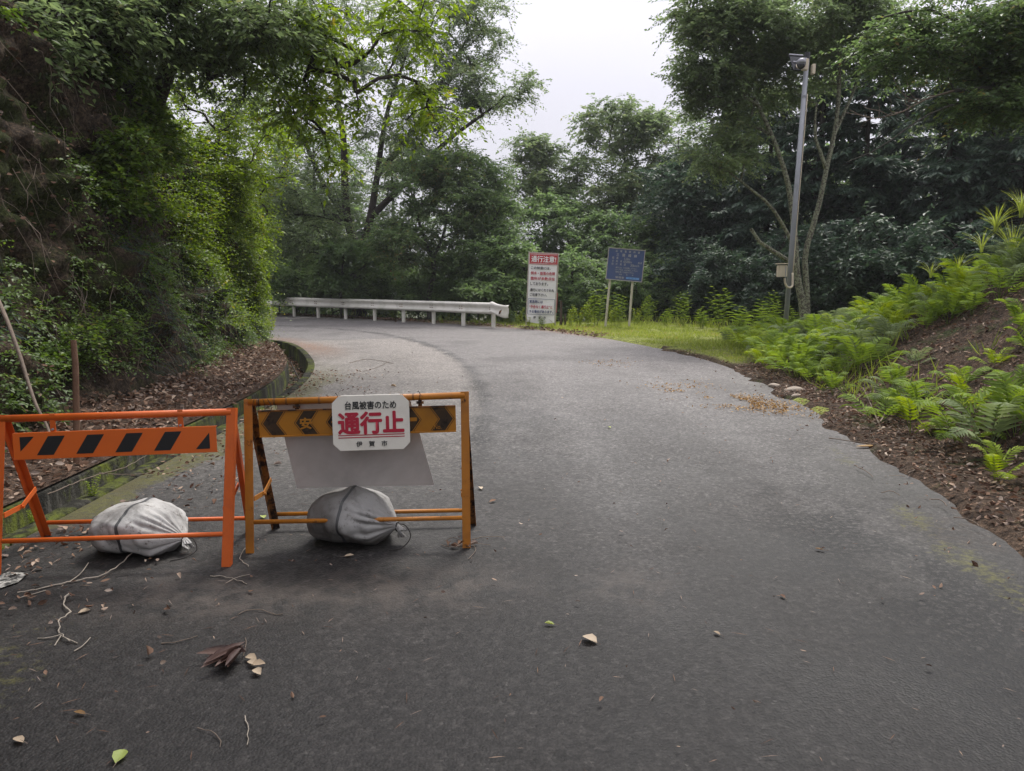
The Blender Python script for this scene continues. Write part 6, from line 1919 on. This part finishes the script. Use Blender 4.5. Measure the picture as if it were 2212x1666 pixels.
ws = [(1118, 699, 23.8, 0, 1.0, 'leafy weed between the torn rail end and the white board'), (1095, 697, 24.2, 1, .8, 'grassy weed under the torn rail end'), (1143, 712, 22.3, 0, .7, 'small weed in front of the white board'), (1172, 712, 22.6, 2, .8, 'low weed below the middle of the white board'),
      (1232, 707, 22.9, 0, 1.2, 'leafy weed right of the white board'), (1250, 707, 22.7, 0, 1.3, 'bushy weed in front of the wooden stub'), (1272, 706, 22.9, 0, 1.5, 'tall bright weed between the two signs'), (1288, 707, 23, 1, 1.5, 'tall grassy weed between the two signs'),
      (1325, 705, 23.2, 0, 1.3, 'weed between the posts of the blue sign'), (1340, 705, 23.3, 1, 1.3, 'upright weed near the second post of the blue sign'), (1375, 703, 23.6, 0, 1.2, 'weed just right of the blue sign posts'), (1400, 700, 23.8, 1, 1.2, 'thin weed right of the blue sign'),
      (1440, 700, 23.6, 2, 1.3, 'weed at the forest edge beyond the blue sign'), (1475, 698, 23, 1, 1.4, 'tall weed stalk midway between blue sign and camera pole'), (1520, 697, 22, 2, 1.5, 'bamboo-like weed left of the camera pole'), (1560, 694, 21, 1, 1.6, 'tall bamboo-like weed left of the camera pole'),
      (1600, 692, 20, 2, 1.8, 'bamboo grass near the camera pole'), (1640, 690, 19.2, 2, 2.0, 'thick bamboo grass beside the camera pole'), (1668, 690, 18.6, 1, 1.5, 'bamboo grass touching the camera pole'), (1718, 690, 18.6, 2, 1.8, 'bamboo grass between pole and lichen stems'),
      (850, 690, 27.3, 2, .8, 'weed tuft at the fifth rail post'), (955, 699, 25.2, 0, .8, 'weed tuft near the rail under the forked tree'), (760, 686, 28.6, 2, .7, 'weed tuft at the far rail posts'), (1030, 704, 24, 0, .7, 'weed near the last rail posts'), (577, 705, 19.5, 0, 1.3, 'glossy green plant at the far foot of the bank corner'), (571, 695, 20, 0, 1.2, 'green plant just past the bank corner')]
seen_ = set()
for q, (px, py, Y_, k, s, lab) in enumerate(ws):
    x = at(px, 650, Y_)[0]; loc = (x, Y_, max(gz(x, Y_), -0.3) if px > 600 else 0.02)
    if k not in seen_:
        seen_.add(k); o = wp[k]; o.location = loc; o.scale = (s, s, s); o['label'] = lab
    else: copy_tree(wp[k], lab, loc, q * 1.3, s)
i_w = gnd(215, 1078)
copy_tree(wp[0], 'small green weed growing on the drain edge behind the orange barricade', (i_w[0] - 0.05, i_w[1], 0.0), 1.0, 0.28)
copy_tree(wp[0], 'tiny weed in the drain behind the leg of the orange barricade', tuple(gnd(70, 1135)), 2.0, 0.22)

# ------------------------------------------------------------------ things lying on the road
def road_leaf(label, px, py, L, W, mat, az, curl=0.12, fold=0.25, stalk=0.02, tint=0.5, z=0.006):
    p = gnd(px, py); p[2] = z
    root = thing('fallen_leaf', label, 'leaf', p, (0, 0, az))
    V, F = leaf8_arrays(np.array([[0, -L / 2, 0.002]]), np.array([[0.05, 1, 0.02]]), np.array([[0.12, 0, 1.0]]), L, W, fold, curl * -0.4)
    link('leaf_blade', np_mesh('leaf_blade', V, F, {'tint': np.full(8, tint)}, True), M[mat], root)
    V, F = tube_arrays([[0, -L / 2 - stalk, 0.002], [0.003, -L / 2, 0.003], [0.006, L * 0.3, 0.004]], [0.0012, 0.0011, 0.0005], 5)
    link('stalk', np_mesh('stalk', V, F), M['twig'], root)
    return root
M['leaf_lime'] = leafmat('leaf_lime', [(0, (0.2, 0.26, 0.05)), (1, (0.36, 0.42, 0.12))], 0.2, 0.5)
M['leaf_tan'] = leafmat('leaf_tan', [(0, (0.3, 0.22, 0.14)), (1, (0.5, 0.41, 0.3))], 0.1, 0.7)
M['leaf_wine'] = leafmat('leaf_wine', [(0, (0.028, 0.014, 0.012)), (0.6, (0.075, 0.04, 0.032)), (1, (0.16, 0.10, 0.075))], 0.08, 0.6)
road_leaf('pale green oval leaf lying alone at the bottom of the view', 258, 1640, 0.062, 0.045, 'leaf_lime', 0.15, tint=0.6)
road_leaf('large tan leaf lying alone in the middle of the near road', 1273, 1387, 0.075, 0.06, 'leaf_tan', 0.9, tint=0.8)
road_leaf('small yellow-green leaf on the road above the tan leaf', 1187, 1352, 0.045, 0.02, 'leaf_lime', 1.4, tint=0.9, fold=0.5)
road_leaf('pale leaf curled on the road below the yellow barricade', 754, 1204, 0.055, 0.026, 'leaf_tan', -1.3, tint=0.6)
road_leaf('pale green leaf behind the yellow barricade leg', 568, 1120, 0.05, 0.04, 'leaf_lime', 0.6, tint=1.0)
road_leaf('dry beige leaf left of the leaf clump', 182, 1325, 0.05, 0.032, 'leaf_tan', -0.9, tint=0.5)
road_leaf('beige leaf at the lower edge of the road beside the drain', 40, 1605, 0.05, 0.03, 'leaf_tan', 1.2, tint=0.4)
road_leaf('reddish fallen leaf near the bottom of the road', 172, 1546, 0.05, 0.022, 'petal', 1.4, tint=0.0)
road_leaf('green leaf speck in the middle of the road past the barricades', 1316, 925, 0.05, 0.035, 'leaf_lime', 0.5, tint=0.9)
road_leaf('curled tan leaf on the road behind the yellow barricade', 850, 836, 0.09, 0.05, 'leaf_tan', 1.2, tint=0.3, fold=0.6)
road_leaf('brown curled leaf between the two sandbags', 600, 1005, 0.07, 0.035, 'dead_leaf', -1.2, tint=0.6, fold=0.6)
road_leaf('white-backed leaf right of the yellow barricade', 1038, 1057, 0.05, 0.035, 'leaf_tan', 0.3, tint=1.0)
road_leaf('brown leaf on the road right of the yellow barricade foot', 1064, 1085, 0.06, 0.03, 'dead_leaf', -0.8, tint=0.4)
road_leaf('tiny light leaf on the road right of the tan leaf', 1548, 1372, 0.035, 0.02, 'leaf_tan', 0.7, tint=0.2)
road_leaf('dark curled leaf on the far right of the road', 1690, 1292, 0.04, 0.022, 'dead_leaf', 0.2, tint=0.3)
road_leaf('reddish leaf near the road edge moss', 1770, 1190, 0.05, 0.02, 'petal', 1.2, tint=0.0)

# clump of long curled wine-brown leaves on their twig
cp = gnd(500, 1440)
CL = thing('leaf_clump', 'clump of long curled dark brown dead leaves on the near road', 'leaf clump', cp)
stem = spline([gnd(530, 1378) - cp, gnd(532, 1400) - cp + [0, 0, 0.02], gnd(526, 1425) - cp + [0, 0, 0.015]], 0.01)
V, F = tube_arrays(stem, 0.002, 5); link('twig', np_mesh('twig', V, F), M['twig'], CL)
for k in range(12):
    b_ = stem[-1 - k % 4] + rng.normal(size=3) * [0.01, 0.01, 0.004] + [0, 0, 0.006 + 0.003 * k]
    tip = gnd(rng.uniform(425, 500), rng.uniform(1415, 1482)) - cp + [0, 0, 0.012 + 0.002 * k]
    d = tip - b_; L = np.linalg.norm(d)
    V, F = leaf8_arrays(b_[None], d[None], np.array([[rng.normal() * 0.5, -0.3, 1.0]]), L, 0.035 * rng.uniform(0.7, 1.1), rng.uniform(0.35, 0.75), -0.1)
    link('dead_leaf', np_mesh('dead_leaf', V, F, {'tint': np.full(8, rng.uniform(0.1, 0.9))}), M['leaf_wine'], CL)
for k in range(4):
    a = gnd(530 + 6 * k, 1425 + 9 * k) - cp + [0, 0, 0.012]
    V, F = leaf8_arrays(a[None], np.array([[0.9, rng.uniform(-1, .6), 0.1]]), np.array([[0.1, -0.2, 1.0]]), 0.055, 0.034, 0.3, 0.1)
    link('dead_leaf', np_mesh('dead_leaf', V, F, {'tint': np.full(8, rng.uniform(0.2, 0.7))}), M['leaf_tan'], CL)


def twig(name, label, pts, r0, r1, mat, side=(), cat='twig'):
    P = [gnd(x, y) + [0, 0, 0.006 + z] for x, y, z in pts]
    o_ = P[0]; root = thing(name, label, cat, o_)
    c = spline([p - o_ for p in P], 0.025)
    c = c + rng.normal(size=c.shape) * [0.0035, 0.0035, 0.001]
    r0 *= 0.8
    V, F = tube_arrays(c, np.linspace(r0, r1 * 0.8, len(c)) * rng.uniform(0.8, 1.25, len(c)), 6)
    link('stem', np_mesh('stem', V, F, None, True), M[mat], root)
    for sp in side:
        q = spline([gnd(x, y) + [0, 0, 0.006 + z] - o_ for x, y, z in sp], 0.025)
        V, F = tube_arrays(q, np.linspace(r0 * 0.7, r1 * 0.8, len(q)), 5)
        link('side_shoot', np_mesh('side_shoot', V, F, None, True), M[mat], root)
    return root
twig('fallen_twig', 'long pale forked twig lying in front of the orange barricade', [(40, 1283, 0), (130, 1266, .004), (185, 1256, .006), (225, 1247, .01), (268, 1222, .02), (305, 1192, .05)], 0.005, 0.003, 'twig_pale', [[(150, 1262, .005), (175, 1245, .01), (192, 1226, .02)], [(40, 1295, 0), (75, 1285, 0), (100, 1278, 0)]])
twig('fallen_twig', 'crooked pale twig with side shoots lower on the near road', [(146, 1292, .01), (137, 1312, .01), (152, 1330, .015), (130, 1352, .02), (130, 1375, .01), (150, 1392, .01)], 0.005, 0.003, 'twig_pale', [[(132, 1378, .008), (105, 1383, .004), (82, 1382, 0)], [(133, 1379, .008), (118, 1398, 0)], [(140, 1385, .01), (158, 1390, .004), (168, 1393, 0)], [(160, 1410, 0), (180, 1400, .005), (196, 1385, .01)]])
twig('fallen_twig', 'short pale straight twig at the bottom of the road', [(533, 1549, 0), (537, 1580, .003), (535, 1612, 0)], 0.0028, 0.002, 'twig_pale')
twig('fallen_twig', 'curved green-brown stem near the bottom of the road', [(428, 1577, 0), (458, 1585, .004), (472, 1605, 0), (472, 1618, 0)], 0.002, 0.0016, 'twig')
twig('fallen_twig', 'thin bow-shaped twig above the leaf clump', [(515, 1331, 0), (530, 1322, .003), (565, 1322, .004), (590, 1329, 0), (612, 1330, 0)], 0.003, 0.002, 'twig')
twig('fallen_twig', 'short twig left of the leaf clump', [(350, 1392, 0), (385, 1390, .003), (424, 1377, 0)], 0.003, 0.002, 'twig')
twig('fallen_twig', 'crossing thin sticks at the foot of the orange barricade leg', [(455, 1246, 0), (490, 1250, .004), (535, 1264, 0)], 0.003, 0.002, 'twig_pale', [[(488, 1262, 0), (510, 1252, .004), (540, 1243, 0)]])
twig('fallen_twig', 'small white bent twig between the two barricades', [(545, 1175, 0), (530, 1190, .005), (520, 1208, .005), (535, 1228, 0)], 0.003, 0.002, 'twig_pale')
twig('fallen_twig', 'tangle of dry stems at the right foot of the yellow barricade', [(955, 1180, 0), (985, 1188, .01), (1010, 1175, .015), (1050, 1165, .01), (1090, 1162, 0)], 0.003, 0.002, 'twig', [[(1010, 1176, .012), (1028, 1190, .005), (1012, 1210, 0)], [(990, 1186, .01), (1020, 1180, .012), (1060, 1180, 0)], [(960, 1175, .01), (980, 1170, .02), (1000, 1178, .01)]])
for k in range(5):
    road_leaf(('crumpled brown leaf under the right foot of the yellow barricade' if k < 3 else 'brown leaf in the tangle at the yellow barricade foot'), 968 + 14 * k, 1178 + (k % 2) * 6, 0.05, 0.028, 'dead_leaf', k * 1.3, tint=0.25 + 0.1 * k, fold=0.7)['group'] = 'leaves at the yellow barricade foot'
twig('fallen_twig', 'forked stick on the road behind the yellow barricade', [(755, 785, 0), (790, 778, .01), (820, 781, .01), (850, 786, 0)], 0.006, 0.004, 'twig', [[(840, 783, .01), (815, 795, .005), (785, 803, 0)]])
twig('fallen_stick', 'dark stick leaning into the drain', [(628, 790, 0.05), (645, 812, -0.05), (665, 838, -0.18), (678, 852, -0.25)], 0.014, 0.009, 'bark_dark', cat='stick')
twig('fallen_twig', 'long thin twig lying over the drain edge behind the orange barricade', [(105, 1085, .05), (190, 1052, .06), (270, 1025, .05), (330, 990, .05)], 0.006, 0.003, 'twig', [[(215, 1040, .06), (262, 1035, .03), (330, 1030, .02)]])
twig('fallen_branch', 'long pale fallen branch along the foot of the fern bank', [(2080, 972, 0.05), (2005, 968, 0.05), (1950, 962, 0.045), (1900, 945, 0.04), (1860, 928, 0.03), (1825, 915, 0.03)], 0.016, 0.007, 'twig', [[(1905, 946, .05), (1880, 900, .12), (1862, 870, .18)], [(1900, 930, .08), (1925, 895, .14), (1940, 870, .2)], [(1975, 966, .04), (1930, 972, .01), (1880, 962, 0)]], cat='branch')
twig('fallen_stick', 'thin curved stick under the lowest fern', [(1960, 1032, .03), (2000, 1018, .04), (2050, 1018, .04), (2090, 1030, .03)], 0.005, 0.004, 'twig', cat='stick')
twig('fallen_stick', 'short pale stick at the mossy road edge', [(1846, 1012, .02), (1870, 1025, .02), (1888, 1036, .01)], 0.005, 0.003, 'twig', cat='stick')
twig('fallen_stick', 'dark twig among the leaves at the road edge', [(1790, 950, .01), (1830, 958, .02), (1890, 966, .02)], 0.006, 0.004, 'twig', cat='stick')
for (x0, y0, x1, y1, lab) in ((2060, 1130, 2120, 1152, 'short stick on the bare soil near the edge of the view'), (2010, 1090, 2045, 1105, 'bent twig on the soil below the lowest fern'), (1905, 1075, 1945, 1082, 'thin stick on the dark soil beside the road edge')):
    twig('fallen_stick', lab, [(x0, y0, .03), ((x0 + x1) / 2, (y0 + y1) / 2 - 4, .04), (x1, y1, .03)], 0.004, 0.003, 'twig', cat='stick')

# pale wood chip, stones, remains of a painted line
V, F = leaf8_arrays(np.array([[0, 0, 0.0]]), np.array([[1, 0.1, 0.0]]), np.array([[0, 0.1, 1.0]]), 0.24, 0.05, 0.1, 0.02)
tag(link('wood_chip', np_mesh('wood_chip', np.vstack([V, V - [0, 0, 0.01]]), np.vstack([F, F[:, ::-1] + 9]), {'tint': np.full(16, 0.7)}), M['petal'], None, tuple(gnd(1848, 968) + [0, 0, 0.02])), 'pale splinter of wood at the mossy road edge', 'wood chip')
def stone(label, px, py, s, seed):
    bm = bmesh.new(); bmesh.ops.create_icosphere(bm, subdivisions=3, radius=1)
    co_ = np.array([v.co[:] for v in bm.verts]); n_ = fbm(co_ * 1.3 + seed, 3, seed)
    for v, k in zip(bm.verts, n_): v.co = Vector((v.co.x * s[0], v.co.y * s[1], v.co.z * s[2])) * (0.7 + 0.6 * k)
    me = bpy.data.meshes.new('stone'); bm.to_mesh(me); bm.free()
    o = link('stone', me, M['stone'], None, tuple(gnd(px, py) + [0, 0, s[2] * 0.55])); tag(o, label, 'stone')
stone('larger flat pale stone at the road edge below the ferns', 1716, 850, (0.13, 0.09, 0.06), 3)
stone('small round pale stone in front of the flat stone', 1722, 862, (0.075, 0.06, 0.045), 5)
stone('small stone among leaves up the road edge from the flat stone', 1672, 836, (0.09, 0.06, 0.035), 9)
pp = [gnd(-40, 1290), gnd(40, 1262), gnd(62, 1243), gnd(20, 1240), gnd(-40, 1262)]
Vp = np.array([[p[0], p[1], 0.012] for p in pp])
me = bpy.data.meshes.new('road_marking'); me.from_pydata([tuple(v) for v in Vp], [], [(0, 1, 2, 3, 4)])
tag(link('road_marking', me, M['lane_paint']), kind='structure')

# ------------------------------------------------------------------ fine litter on the asphalt
n = 1700
Pn = np.c_[rng.uniform(-2.8, 3.0, n), 1.4 + rng.exponential(2.6, n)]
dlq, _ = polydist(np.c_[Pn, np.zeros(n)], Lp)
w_ = np.exp(-dlq / 1.3) + 0.14
keep = (rng.uniform(0, 1, n) < w_) & (Pn[:, 1] < 14)
Pn = Pn[keep]; k = len(Pn); a = rng.uniform(0, 6.28, k)
V, F = leaf_arrays(np.c_[Pn, np.full(k, 0.010)], np.c_[np.cos(a), np.sin(a), rng.normal(size=k) * 0.05], UP + rng.normal(size=(k, 3)) * 0.2, rng.uniform(0.025, 0.075, k), 0.0035, 0.2, 0.02)
o = link('needle_litter', np_mesh('needle_litter', V, F, {'tint': np.repeat(rng.uniform(0.1, 0.8, k), 2)}), M['dead_leaf'])
tag(o, 'thin orange-brown needles and bits scattered over the near road', 'needles', kind='stuff')
n = 2600
i0 = rng.integers(0, len(Lp) - 500, n)
Pn = np.c_[Lp[i0] - normals2d(Lp)[i0] * np.abs(rng.normal(0, 0.55, n))[:, None], np.full(n, 0.012)]
keep = (Pn[:, 1] > 2) & (Pn[:, 1] < 19); Pn = Pn[keep]
keep = fbm(Pn * 1.4, 3, 121) > 0.47; Pn = Pn[keep]
V, F, t_ = litter(Pn, 0.036, 0.6)
o = link('leaf_litter', np_mesh('leaf_litter', V, F, {'tint': t_}), M['dead_leaf'])
tag(o, 'dead leaves spilled over the drain onto the mossy side of the road', 'leaf litter', kind='stuff')
n = 260
Pn = np.c_[rng.uniform(-2.7, 3.3, n), 2 + rng.exponential(5, n), np.full(n, 0.010)]
Pn = Pn[(Pn[:, 1] < 20) & (side_of(Pn, Rp) < -0.05) & (side_of(Pn, Lp) > 0.05)]
V, F, t_ = litter(Pn, 0.022, 0.4)
o = link('leaf_litter', np_mesh('leaf_litter', V, F, {'tint': t_}), M['dead_leaf'])
tag(o, 'tiny leaf scraps scattered over the open road', 'leaf litter', kind='stuff')
# yellow fallen catkins by the right edge
n = 2600
q = np.vstack([np.c_[rng.normal(2.75, 0.35, n), rng.normal(8.75, 0.35, n)], np.c_[rng.normal(1.75, 0.25, 160), rng.normal(12.9, 0.4, 160)], np.c_[rng.normal(2.5, 0.4, 220), rng.normal(10.0, 0.4, 220)]])
q[:n, 1] -= 0.75 * (q[:n, 0] - 2.75)
q = np.c_[q, np.full(len(q), 0.010)]
q = q[fbm(q * 2.2, 3, 131) > 0.45]
V, F, t_ = litter(q, 0.028, 0.5)
o = link('catkin_litter', np_mesh('catkin_litter', V, F, {'tint': t_}), M['petal'])
tag(o, 'patch of yellow fallen catkins on the road beside the ferns', 'catkins', kind='stuff')
# twigs among the leaves of both edges
n = 420
ix = rng.integers(5, len(Rb) - 10, n); s_ = np.abs(rng.normal(0.15, 0.5, n))
Pt = rbank_point(ix, s_); Pt = Pt[Pt[:, 1] > 2.5]
parts = []
for p in Pt:
    a = rng.uniform(0, 6.28); L = rng.uniform(0.05, 0.22); d = np.array([math.cos(a), math.sin(a), rng.uniform(-.05, .15)])
    parts.append(tube_arrays([p + [0, 0, 0.02], p + d * L * 0.5 + rng.normal(size=3) * 0.01 + [0, 0, .025], p + d * L + [0, 0, 0.02]], [0.003, 0.0025, 0.0015], 3))
V, F = join(parts)
o = link('twig_litter', np_mesh('twig_litter', V, F), M['twig'])
tag(o, 'small dry twigs mixed into the leaves of the road edge', 'twigs', kind='stuff')

# ------------------------------------------------------------------ damp air
hz = MB().box((0, 15, 0), (2, 2, 2))
hz.v = [(x * 140, 15 + (y - 15) * 140, -60 if z < 0 else 30) for x, y, z in hz.v]
hm, ht, hb_ = newmat('damp_air')
ht.nodes.remove(hb_)
pv = ht.nodes.new('ShaderNodeVolumePrincipled'); pv.inputs['Density'].default_value = 0.0008; pv.inputs['Color'].default_value = (0.9, 0.93, 0.96, 1)
ht.links.new(pv.outputs[0], ht.nodes['Material Output'].inputs['Volume'])
tag(hz.build('haze', hm), 'thin damp haze in the air of the valley', 'haze', kind='stuff')
